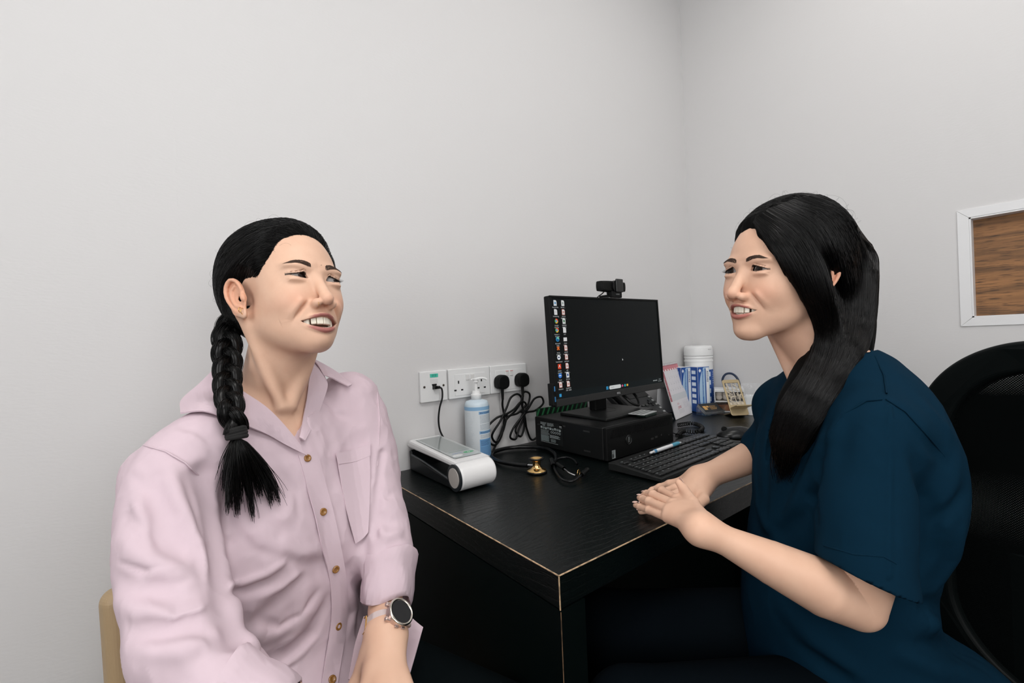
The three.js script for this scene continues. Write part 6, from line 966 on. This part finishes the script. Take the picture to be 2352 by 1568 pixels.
// ---- cards on the case
{
  const t = thing('card_reader', 'small green and black card reader on the computer case', 'card reader', [0.708, Y0 + CPU.h + 0.0002, 0.318], 0.1); part('reader_body', box(0.06, 0.009, 0.034, 0, 0.0045, 0, 0.002), std(new THREE.Color().setRGB(0.004, 0.018, 0.012), 0.4), t);
  const c = thing('access_card', 'white access card lying on the card reader', 'card', [0.700, Y0 + CPU.h + 0.0094, 0.310], 0.16); const cg = extrude(rrect(0.084, 0.052, 0.003), 0.0014); cg.rotateX(-Math.PI / 2); const cm = part('card_body', cg, std(new THREE.Color().setRGB(0.5, 0.52, 0.52), 0.3), c); for (let i = 0; i < 3; i++) part('stripe', box(0.07, 0.0004, 0.005, 0, 0.0016, -0.015 + i * 0.013), std(new THREE.Color().setRGB(0.12, 0.13, 0.13), 0.4), cm);
}
// ---- keyboard, pen, mouse
{
  const a = V(0.447, 0, 0.388), b = V(0.933, 0, 0.374), c = V(0.406, 0, 0.549), W = 0.452, D = 0.150, yaw = 0.035;
  const t = thing('keyboard', 'black full size keyboard on the desk in front of the computer', 'keyboard', [0.668, Y0, 0.461], yaw);
  const tray = new THREE.Shape(); tray.moveTo(-D / 2, 0.002); tray.lineTo(-D / 2, 0.0195); tray.lineTo(-D / 2 + 0.02, 0.0205); tray.lineTo(D / 2, 0.0095); tray.lineTo(D / 2 + 0.001, 0.002); tray.lineTo(-D / 2, 0.002);
  const tg = extrude(tray, W, 0.0015); tg.rotateY(-Math.PI / 2); tg.translate(W / 2, 0, 0); part('tray', tg, phy(new THREE.Color().setRGB(0.012, 0.013, 0.013), 0.45, { specularIntensity: 0.5 }), t);
  const km = phy(new THREE.Color().setRGB(0.014, 0.015, 0.0155), 0.36, { specularIntensity: 0.8 }), kg = new Map(), lg = new THREE.PlaneGeometry(0.0044, 0.0032), lm = std(new THREE.Color().setRGB(0.33, 0.36, 0.37), 0.5), slope = -0.082, u = 0.0190;
  const key = (x, z, w, d = 1) => {
    const id = w + '_' + d; if (!kg.has(id)) { const s = rrect(w * u - 0.0036, d * u - 0.0036, 0.002); kg.set(id, new THREE.ExtrudeGeometry(s, { depth: 0.0022, bevelEnabled: true, bevelThickness: 0.0016, bevelSize: 0.0012, bevelSegments: 1, curveSegments: 2 })); }
    const k = part('key', kg.get(id), km, t), px = -W / 2 + 0.011 + (x + w / 2) * u, pz = -D / 2 + 0.024 + (z + d / 2) * u * 0.985; k.position.set(px, 0.0205 - (pz + D / 2 - 0.02) * 0.0846 + 0.0008, pz); k.rotation.x = -Math.PI / 2 - slope * -1;
    if (w < 3) { const q = part('legend', lg, lm, k); q.position.set(-w * u / 2 + 0.0062, d * u / 2 - 0.0060, 0.0040); }
  };
  const row = (z, list, x0 = 0) => { let x = x0; for (const w of list) { if (w > 0) key(x, z, w); x += Math.abs(w); } };
  row(0, [1, -1, 1, 1, 1, 1, -0.5, 1, 1, 1, 1, -0.5, 1, 1, 1, 1, -0.25, 1, 1, 1, -0.25, 1, 1, 1, 1]);
  const z1 = 1.25; row(z1, [...Array(13).fill(1), 2, -0.25, 1, 1, 1, -0.25, 1, 1, 1, 1]); row(z1 + 1, [1.5, ...Array(12).fill(1), 1.5, -0.25, 1, 1, 1, -0.25, 1, 1, 1]); row(z1 + 2, [1.75, ...Array(11).fill(1), 2.25, -3.5, 1, 1, 1]); row(z1 + 3, [2.25, ...Array(10).fill(1), 2.75, -1.25, 1, -1.25, 1, 1, 1]); row(z1 + 4, [1.25, 1.25, 1.25, 6.25, 1.25, 1.25, 1.25, 1.25, -0.25, 1, 1, 1, -0.25, 2, 1]);
  key(21.5, z1 + 1, 1, 2); key(21.5, z1 + 3, 1, 2);
  const A = onY(1493, 1040, DT + 0.031), B = onY(1562, 1016, DT + 0.031), pen = thing('ballpoint_pen', 'white and blue ballpoint pen lying on the keyboard', 'pen', [(A.x + B.x) / 2, A.y, (A.z + B.z) / 2]), dir = B.clone().sub(A).normalize();
  const ori = new THREE.Quaternion().setFromUnitVectors(V(0, 1, 0), dir), put = (g) => { g.applyQuaternion(ori); return g; };
  part('barrel', put(lathe([[0, -0.058], [0.0036, -0.058], [0.0046, -0.050], [0.0050, -0.02], [0.0050, 0.034], [0, 0.034]], 28)), phy(new THREE.Color().setRGB(0.78, 0.80, 0.82), 0.25), pen, 'white pen barrel'); part('grip', put(lathe([[0.0051, 0.030], [0.0053, 0.045], [0.0051, 0.062], [0.0040, 0.068], [0, 0.068]], 28)), std(new THREE.Color().setRGB(0.07, 0.32, 0.46), 0.5), pen, 'blue rubber grip'); part('tip', put(lathe([[0.0040, 0.067], [0.0022, 0.076], [0.0006, 0.082], [0, 0.082]], 20)), phy(new THREE.Color().setRGB(0.7, 0.72, 0.74), 0.25), pen);
  part('push_button', put(lathe([[0, -0.074], [0.0026, -0.074], [0.0030, -0.071], [0.0030, -0.058], [0, -0.058]], 20)), white, pen); part('clip_collar', put(lathe([[0.0047, -0.058], [0.0050, -0.057], [0.0050, -0.048], [0.0047, -0.047]], 24)), std(new THREE.Color().setRGB(0.07, 0.26, 0.46), 0.4), pen); part('pocket_clip', put(tube([[0, -0.056, -0.004], [0.001, -0.048, -0.0085], [0.001, -0.03, -0.0085], [0, -0.016, -0.0062]].map(([x, y, z]) => [-z * 0.6, y, z * 0.8]), 0.0015, 24, 8)), white, pen);
  const m = thing('computer_mouse', 'black computer mouse beside the keyboard', 'mouse', [0.972, Y0, 0.452], 0.91), mg = new THREE.SphereGeometry(1, 48, 32), pp = mg.attributes.position; for (let i = 0; i < pp.count; i++) { const x = pp.getX(i), y = pp.getY(i), z = pp.getZ(i), k = y < 0 ? 0.25 : 1; pp.setXYZ(i, x * 0.032 * (1 - 0.08 * z), y * 0.030 * k * (1 + 0.14 * z) + 0.008, z * 0.058); } mg.computeVertexNormals(); part('shell', mg, phy(new THREE.Color().setRGB(0.006, 0.007, 0.0075), 0.25, { specularIntensity: 0.6 }), m); part('scroll_wheel', cyl(0.008, 0.008, 0.006, 0, 0.031, -0.034, 24, 'x'), blackMatt, m); part('cable', tube([[0, 0.012, -0.056], [0, 0.006, -0.08], [0.03, 0.004, -0.13], [0.09, 0.004, -0.16], [0.16, 0.004, -0.15]], 0.0016, 40, 8), cableMat, m);
}
// ---------------------------------------------------------------- things at the far end of the desk
{
  // desk phone
  const t = thing('desk_phone', 'black desk telephone tilted up behind the monitor', 'telephone', [0.975, Y0, 0.092], -0.05);
  const tl = 0.62, put = (g) => { g.rotateX(tl); g.translate(0, 0.062, 0); return g; }, ph = phy(new THREE.Color().setRGB(0.014, 0.016, 0.017), 0.45);
  part('body', put(box(0.20, 0.022, 0.185, 0, 0, 0, 0.006)), ph, t); part('foot', merge([box(0.15, 0.075, 0.012, 0, 0.040, -0.05, 0.003), box(0.18, 0.006, 0.12, 0, 0.0035, 0.0, 0.002)]), ph, t);
  part('handset', put(merge([box(0.046, 0.022, 0.19, -0.075, 0.022, 0, 0.010), box(0.048, 0.03, 0.045, -0.075, 0.016, -0.075, 0.010), box(0.048, 0.03, 0.045, -0.075, 0.016, 0.075, 0.010)])), blackGloss, t);
  part('display', put(box(0.11, 0.002, 0.04, 0.032, 0.0115, -0.06, 0.0006)), blackGloss, t);
  for (let r = 0; r < 4; r++) for (let c = 0; c < 3; c++) part('button', put(box(0.014, 0.005, 0.009, -0.012 + c * 0.021, 0.0125, 0.005 + r * 0.019, 0.002)), std(new THREE.Color().setRGB(0.05, 0.055, 0.055), 0.4), t);
  for (let r = 0; r < 6; r++) part('line_key', put(box(0.011, 0.005, 0.009, 0.084, 0.0125, -0.035 + r * 0.021, 0.002)), std(new THREE.Color().setRGB(0.28, 0.29, 0.29), 0.35), t);
  for (const [x, z] of [[0.062, -0.016], [0.062, 0.008], [0.052, -0.004], [0.072, -0.004], [0.062, -0.004]]) part('button', put(cyl(0.005, 0.005, 0.005, x, 0.0125, z, 16)), ph, t);
  const co = [], base = [onY(1556, 976, DT + 0.008), onY(1590, 972, DT + 0.008), onY(1612, 980, DT + 0.008), onY(1600, 992, DT + 0.008), onY(1572, 990, DT + 0.008), onY(1556, 1000, DT + 0.008)], cc = new THREE.CatmullRomCurve3(base); for (let i = 0; i <= 620; i++) { const q = cc.getPointAt(i / 620), T = cc.getTangentAt(i / 620), A = V(0, 1, 0), B = V().crossVectors(T, A).normalize(), a = i * 0.42; co.push(q.addScaledVector(A, 0.006 * Math.cos(a)).addScaledVector(B, 0.006 * Math.sin(a))); }
  const cord = thing('coiled_cable', 'black coiled telephone cable on the desk beside the computer', 'cable', [1.0, Y0, 0.27]); part('coil', new THREE.TubeGeometry(new THREE.CatmullRomCurve3(co.map((p) => p.sub(cord.position))), 1800, 0.0017, 6), cableMat, cord);
}
{
  // calendar
  const t = thing('desk_calendar', 'white and pink tent calendar open at June', 'calendar', [1.212, Y0, 0.082], 0.22), w = 0.185, h = 0.21, lean = -0.26;
  const [g, m] = print(w, h, 660, 800, (x, W, H) => {
    x.fillStyle = '#e4e2e6'; x.fillRect(0, 0, W, H); x.fillStyle = '#cf7f88'; x.fillRect(0, 0, W, 86); x.fillStyle = '#f0eef0'; for (let i = 0; i < 7; i++) x.fillRect(30 + i * 92, 62, 40, 26);
    x.strokeStyle = '#c6c5cb'; x.lineWidth = 2; for (let r = 0; r < 6; r++) { x.beginPath(); x.moveTo(0, 90 + r * 92); x.lineTo(W, 90 + r * 92); x.stroke(); } for (let c = 0; c < 8; c++) { x.beginPath(); x.moveTo(c * 94, 90); x.lineTo(c * 94, 550); x.stroke(); }
    x.fillStyle = '#b06a72'; x.fillRect(0, 90, 62, 460); x.fillStyle = '#8a8a94'; x.font = '26px sans-serif'; let d = 1; for (let r = 0; r < 5; r++) for (let c = r ? 0 : 4; c < 7 && d < 31; c++) { x.fillStyle = c ? '#8a8a94' : '#f4e6e8'; x.fillText(String(d++), c * 94 + 12, 122 + r * 92); } x.fillStyle = '#d3d6d9'; x.fillRect(62, 458, W - 62, 92);
    x.fillStyle = '#b5505e'; x.font = '34px sans-serif'; x.fillText('2023', 200, 620); x.font = 'bold 52px sans-serif'; x.fillText('JUNE', 196, 680); lines(x, 190, 700, 240, 4, 16, '#b8b8be', 4); x.strokeStyle = '#c2c2c8'; x.strokeRect(430, 590, 90, 110); x.strokeRect(540, 590, 90, 110); lines(x, 436, 610, 84, 5, 18, '#b8b8be', 4); lines(x, 546, 610, 84, 5, 18, '#b8b8be', 4);
    x.fillStyle = '#5a7a58'; x.beginPath(); x.arc(600, 130, 14, 0, 7); x.fill();
  });
  g.translate(0, h / 2, 0.0012); g.rotateX(lean); g.translate(0, 0.004, 0.042); part('page', g, m, t, 'June page with pink heading');
  const bk = box(w + 0.003, h + 0.006, 0.002, 0, h / 2, 0); bk.rotateX(lean); bk.translate(0, 0.003, 0.042); part('front_board', bk, std(new THREE.Color().setRGB(0.7, 0.7, 0.72), 0.6), t); const b2 = box(w + 0.003, h + 0.006, 0.002, 0, h / 2, 0); b2.rotateX(0.10); b2.translate(0, 0.003, -0.036); part('rear_board', b2, std(new THREE.Color().setRGB(0.7, 0.7, 0.72), 0.6), t);
  for (let i = 0; i < 14; i++) { const r = new THREE.TorusGeometry(0.006, 0.0007, 6, 18); r.rotateY(Math.PI / 2); r.translate(-w / 2 + 0.012 + i * (w - 0.024) / 13, h * Math.cos(lean) + 0.006, -0.0135); part('binding_ring', r, steelMat, t); }
}
{
  // glove boxes
  const face = (seed) => canvasTexture(300, 760, (x, W, H) => {
    x.fillStyle = '#1c4f9e'; x.fillRect(0, 0, W, H); x.fillStyle = '#a9c8e2'; x.beginPath(); x.moveTo(150, 10); x.bezierCurveTo(10, 160, 0, 480, 70, 760); x.lineTo(300, 760); x.lineTo(300, 10); x.fill(); x.fillStyle = '#3d74b8'; x.fillRect(110, 40, 34, 700); x.fillStyle = '#1c4f9e'; x.fillRect(180, 30, 26, 700);
    x.fillStyle = '#e9ebec'; x.fillRect(212, 14, 76, 730); x.save(); x.translate(232, 70); x.rotate(Math.PI / 2); x.fillStyle = '#39506e'; x.font = 'bold 54px sans-serif'; x.fillText('ASSURE', 0, 0); x.restore(); x.save(); x.translate(216, 60); x.rotate(Math.PI / 2); lines(x, 0, -4, 220, 1, 10, '#7a8898', 5); x.restore(); x.save(); x.translate(122, 80); x.rotate(Math.PI / 2); x.fillStyle = '#cfe0ee'; x.font = '26px sans-serif'; x.fillText('LATEX POWDER FREE EXAMINATION', 0, 0); x.restore();
    x.fillStyle = '#eef1f3'; for (const [a, b] of [[0, -16], [0, 16], [-16, 0], [16, 0]]) { x.beginPath(); x.arc(56 + a, 60 + b, 14, 0, 7); x.fill(); }
  });
  const sideT = canvasTexture(300, 760, (x, W, H) => { x.fillStyle = '#1c4a94'; x.fillRect(0, 0, W, H); x.fillStyle = '#dfe8f0'; for (let i = 0; i < 6; i++) x.fillRect(150, 60 + i * 100, 100, 60); lines(x, 30, 80, 90, 18, 30, '#9db9da', 8); });
  [[1.318, 0.047, -0.12, 'blue and white glove box standing beside the calendar'], [1.372, 0.100, -0.30, 'blue and white glove box standing next to the wipes tub']].forEach(([x, z, ry, label]) => {
    const t = thing('glove_box', label, 'box', [x, Y0, z], ry, 'glove boxes'), w = 0.062, h = 0.19, d = 0.07;
    part('carton', box(w, h, d, 0, h / 2, 0, 0.001), std(new THREE.Color().setRGB(0.72, 0.74, 0.76), 0.5), t); const f = new THREE.PlaneGeometry(w - 0.001, h - 0.001); f.translate(0, h / 2, d / 2 + 0.0004); part('front_print', f, std(0xffffff, 0.4, { map: face(x) }), t, 'blue print reading ASSURE'); for (const k of [-1, 1]) { const q = new THREE.PlaneGeometry(d - 0.001, h - 0.001); q.rotateY(k * Math.PI / 2); q.translate(k * (w / 2 + 0.0004), h / 2, 0); part('side_print', q, std(0xffffff, 0.4, { map: sideT }), t); }
  });
}
{
  // wipes tub
  const t = thing('wipes_tub', 'white round tub with a ribbed lid and blue label in the corner', 'tub', [1.443, Y0, 0.066]);
  part('tub_body', lathe([[0, 0], [0.056, 0], [0.058, 0.004], [0.058, 0.205], [0.060, 0.207], [0.060, 0.213], [0.0575, 0.215], [0.0575, 0.221], [0.060, 0.223], [0.060, 0.229], [0.057, 0.232], [0, 0.232]], 56), white, t); part('lid', lathe([[0, 0.232], [0.0580, 0.232], [0.0600, 0.235], [0.0595, 0.262], [0.057, 0.272], [0.052, 0.276], [0.03, 0.2775], [0, 0.2775]], 56), white, t, 'white ribbed lid'); const tabg = box(0.022, 0.003, 0.003, 0, 0.262, 0.0595, 0.001); tabg.rotateY(-0.15); part('tab', tabg, offWhite, t);
  const lb = new THREE.CylinderGeometry(0.0585, 0.0585, 0.165, 56, 1, true), lt = canvasTexture(1024, 460, (x, W, H) => { x.fillStyle = '#174a97'; x.fillRect(0, 0, W, H); for (let k = 0; k < 4; k++) { const X = k * 256; lines(x, X + 20, 30, 90, 6, 26, '#c9d8ea', 8); lines(x, X + 20, 250, 90, 6, 26, '#9db9da', 8); x.fillStyle = '#dfe7ef'; for (let r = 0; r < 4; r++) for (let c = 0; c < 2; c++) { x.fillRect(X + 140 + c * 54, 26 + r * 100, 40, 56); } } }); lb.translate(0, 0.09, 0); part('label', lb, std(0xffffff, 0.4, { map: lt }), t, 'blue label with white pictograms');
}
{
  // business card holder
  const t = thing('card_holder', 'clear plastic holder with black and gold cards', 'card holder', [1.325, Y0, 0.178], -0.35), ac = phy(new THREE.Color().setRGB(0.9, 0.93, 0.95), 0.06, { transmission: 1, thickness: 0, ior: 1.45 });
  part('tray', merge([box(0.098, 0.002, 0.05, 0, 0.001, 0), box(0.098, 0.018, 0.002, 0, 0.010, 0.025), box(0.002, 0.03, 0.05, -0.049, 0.016, 0), box(0.002, 0.03, 0.05, 0.049, 0.016, 0), box(0.098, 0.045, 0.002, 0, 0.024, -0.024)]), ac, t, 'clear acrylic tray');
  const cm = canvasTexture(360, 216, (x, W, H) => { x.fillStyle = '#15191c'; x.fillRect(0, 0, W, H); x.fillStyle = '#c79a55'; x.fillRect(40, 60, 60, 90); x.fillRect(110, 60, 40, 40); lines(x, 160, 66, 150, 5, 20, '#c79a55', 8); });
  for (let i = 0; i < 6; i++) { const g = box(0.09, 0.0012, 0.054, 0, 0, 0); g.rotateX(0.55); g.translate(0, 0.017 + i * 0.0019, -0.002 + i * 0.0010); const c = thing('business_card', i === 5 ? 'black and gold business card on top in the clear holder' : 'pale edged business card stacked in the clear holder', 'card', [1.325, Y0, 0.178], -0.35, 'cards in the holder'); part('card', g, std(i % 2 ? new THREE.Color().setRGB(0.5, 0.5, 0.5) : new THREE.Color().setRGB(0.012, 0.014, 0.016), 0.5), c); if (i === 5) { const p = new THREE.PlaneGeometry(0.09, 0.054); p.rotateX(-Math.PI / 2 + 0.55); p.translate(0, 0.0176 + i * 0.0019 + 0.0004, -0.002 + i * 0.001 + 0.0003); part('print', p, std(0xffffff, 0.5, { map: cm }), c); } }
}
{
  // drawer box with cotton balls
  const dx = 1.445, dz = 0.195, t = thing('drawer_box', 'small white two drawer box with clear fronts behind the gold stand', 'drawer box', [dx, Y0, dz], -1.05), w = 0.112, h = 0.096, d = 0.078, clear = phy(new THREE.Color().setRGB(0.92, 0.9, 0.88), 0.1, { transmission: 1, thickness: 0 });
  part('shell', merge([box(w, 0.013, d, 0, h - 0.0065, 0, 0.002), box(w, 0.004, d, 0, 0.002, 0), box(w, 0.004, d, 0, 0.044, 0), box(0.003, h - 0.01, d, -w / 2 + 0.0015, h / 2, 0), box(0.003, h - 0.01, d, w / 2 - 0.0015, h / 2, 0), box(w, h - 0.01, 0.003, 0, h / 2, -d / 2 + 0.0015)]), white, t);
  for (const y of [0.0235, 0.0640]) part('drawer_front', box(w - 0.008, 0.036, 0.0016, 0, y, d / 2 - 0.001), clear, t, 'clear drawer front');
  for (let i = 0; i < 11; i++) { const s = new THREE.SphereGeometry(0.0125, 20, 14), p = s.attributes.position; for (let k = 0; k < p.count; k++) { const q = 1 + 0.10 * (fbm(p.getX(k) * 190 + i, p.getY(k) * 190, p.getZ(k) * 190, 2) - 0.5); p.setXYZ(k, p.getX(k) * q, p.getY(k) * q, p.getZ(k) * q); } s.computeVertexNormals(); const c = V(-0.038 + (i % 4) * 0.0255, 0.0605 + (i > 6 ? 0.014 : 0), 0.016 - Math.floor((i % 8) / 4) * 0.025), wpos = c.applyAxisAngle(V(0, 1, 0), -1.05).add(V(dx, Y0, dz)); const b = part('cotton_ball', s, std(new THREE.Color().setRGB(0.8, 0.8, 0.79), 0.95), scene); b.name = numbered('cotton_ball'); b.position.copy(wpos); tag(b, 'white cotton ball in the upper clear drawer', 'cotton ball', 'cotton balls in the drawer'); }
  const pk = thing('plaster_packet', 'crumpled brown and clear packet in the lower drawer', 'packet', [dx, Y0 + 0.005, dz], -1.05), pg = new THREE.BoxGeometry(0.092, 0.022, 0.05, 18, 3, 10), pp = pg.attributes.position; for (let i = 0; i < pp.count; i++) { pp.setY(i, pp.getY(i) * (0.6 + fbm(pp.getX(i) * 70, pp.getZ(i) * 70, 3, 2)) + 0.012); } pg.computeVertexNormals(); part('wrapper', pg, phy(new THREE.Color().setRGB(0.32, 0.12, 0.06), 0.2), pk);
}
{
  // gold phone stand with cut-out panel
  const t = thing('phone_stand', 'gold metal phone stand with a cut-out picture panel', 'phone stand', [1.352, Y0, 0.272], -0.62), goldM = std(new THREE.Color().setRGB(0.50, 0.40, 0.24), 0.42, { metalness: 0.75 });
  const pl = rrect(0.070, 0.150, 0.008, 0, 0.075), win = rrect(0.056, 0.092, 0.002, 0, 0.090); pl.holes.push(win); const lean = -0.48, tilt = (g, z = 0.024) => { g.rotateX(lean); g.translate(0, 0.004, z); return g; };
  part('panel', tilt(extrude(pl, 0.005, 0.001, 8)), goldM, t, 'gold frame of the stand');
  const twigs = []; for (let i = 0; i < 15; i++) { const x = -0.026 + hash(i, 1, 1) * 0.05, y = 0.048 + hash(i, 2, 1) * 0.078, a = hash(i, 3, 1) * 3.1, l = 0.014 + hash(i, 4, 1) * 0.02; const g = box(0.0022 + 0.003 * hash(i, 5, 1), l, 0.002); g.rotateZ(a); const s = clamp(x + l * 0.4 * Math.sin(a), -0.026, 0.026); g.translate(clamp(x, -0.02, 0.02), clamp(y, 0.055, 0.125), 0.0025); twigs.push(g); } for (const x of [-0.018, 0.0, 0.016]) twigs.push(box(0.0026, 0.092, 0.002, x, 0.090, 0.0025)); for (let i = 0; i < 6; i++) twigs.push(box(0.009, 0.012, 0.002, -0.024 + i * 0.0096, 0.049, 0.0025)); part('cut_out', tilt(merge(twigs)), std(new THREE.Color().setRGB(0.56, 0.50, 0.40), 0.5, { metalness: 0.3 }), t, 'pale garden cut-out in the window'); 
  const rest = box(0.066, 0.004, 0.06, 0, 0, 0.03, 0.001); rest.rotateX(-0.35); rest.translate(0, 0.030, 0.006); part('ledge', rest, goldM, t); const leg = box(0.066, 0.004, 0.085, 0, 0, -0.035, 0.001); leg.rotateX(-0.30); leg.translate(0, 0.014, 0.012); part('rear_leg', leg, goldM, t);
}
{
  // white tray, plastic bag, blue strap, small black clip
  const t = thing('white_tray', 'white plastic tray behind the person in scrubs', 'tray', [1.452, Y0, 0.325], -1.2), w = 0.12, d = 0.09, h = 0.07; part('tray_shell', merge([box(w, 0.003, d, 0, 0.0015, 0), box(w, h, 0.003, 0, h / 2, -d / 2), box(w, h * 0.6, 0.003, 0, h * 0.3, d / 2), box(0.003, h, d, -w / 2, h / 2, 0), box(0.003, h, d, w / 2, h / 2, 0), box(0.003, h * 0.6, d, 0, h * 0.3, 0)]), white, t);
  const bag = thing('plastic_bag', 'crumpled clear plastic bag on the white tray', 'bag', [1.452, Y0 + 0.072, 0.315]), bg = new THREE.PlaneGeometry(0.12, 0.08, 26, 18), p = bg.attributes.position; for (let i = 0; i < p.count; i++) p.setZ(i, 0.03 * (fbm(p.getX(i) * 40 + 3, p.getY(i) * 40, 2, 3) - 0.5)); bg.rotateX(-0.9); bg.rotateY(-0.9); bg.translate(0, 0.022, 0); const bgn = toCreasedNormals(bg, 0.2); part('film', bgn, phy(new THREE.Color().setRGB(0.95, 0.96, 0.97), 0.12, { transmission: 0.85, thickness: 0, side: THREE.DoubleSide }), bag);
  const st = thing('blue_strap', 'dark blue curved strap sticking up behind the gold stand', 'strap', [1.462, Y0, 0.215]); part('band', tube([[0.0, 0.098, -0.045], [-0.005, 0.130, -0.05], [0.0, 0.152, -0.038], [0.004, 0.155, -0.015], [0.0, 0.140, 0.008], [0.0, 0.115, 0.018], [0, 0.097, 0.018]], 0.0045, 60, 10), std(new THREE.Color().setRGB(0.012, 0.025, 0.06), 0.45), st);
  const cl = thing('black_clip', 'small black cable clip in the white tray', 'clip', [1.43, Y0 + 0.0034, 0.33]); part('clip_wire', tube([[0, 0.04, 0.0], [0.01, 0.055, 0.004], [0.0, 0.045, 0.012], [0.012, 0.04, 0.02], [0.0, 0.046, 0.03], [-0.006, 0.04, 0.042]], 0.0022, 40, 8), blackMatt, cl); part('clip_foot', box(0.006, 0.042, 0.006, 0, 0.021, 0.0), blackMatt, cl);
  const gf = thing('green_folder', 'green striped folder behind the monitor stand', 'folder', [0.645, Y0, 0.018]); const fg = box(0.24, 0.108, 0.006, 0, 0.054, 0.006, 0.001); part('cover', fg, std(0xffffff, 0.5, { map: canvasTexture(256, 128, (x, W, H) => { x.fillStyle = '#0c1a12'; x.fillRect(0, 0, W, H); x.strokeStyle = '#2f7a4c'; x.lineWidth = 8; for (let i = -4; i < 14; i++) { x.beginPath(); x.moveTo(i * 24, H); x.lineTo(i * 24 + 60, 0); x.stroke(); } }) }), gf);
}
scene.traverse((o) => { if (o.isMesh) { o.castShadow = true; o.receiveShadow = true; } });
renderer.render(scene, camera);
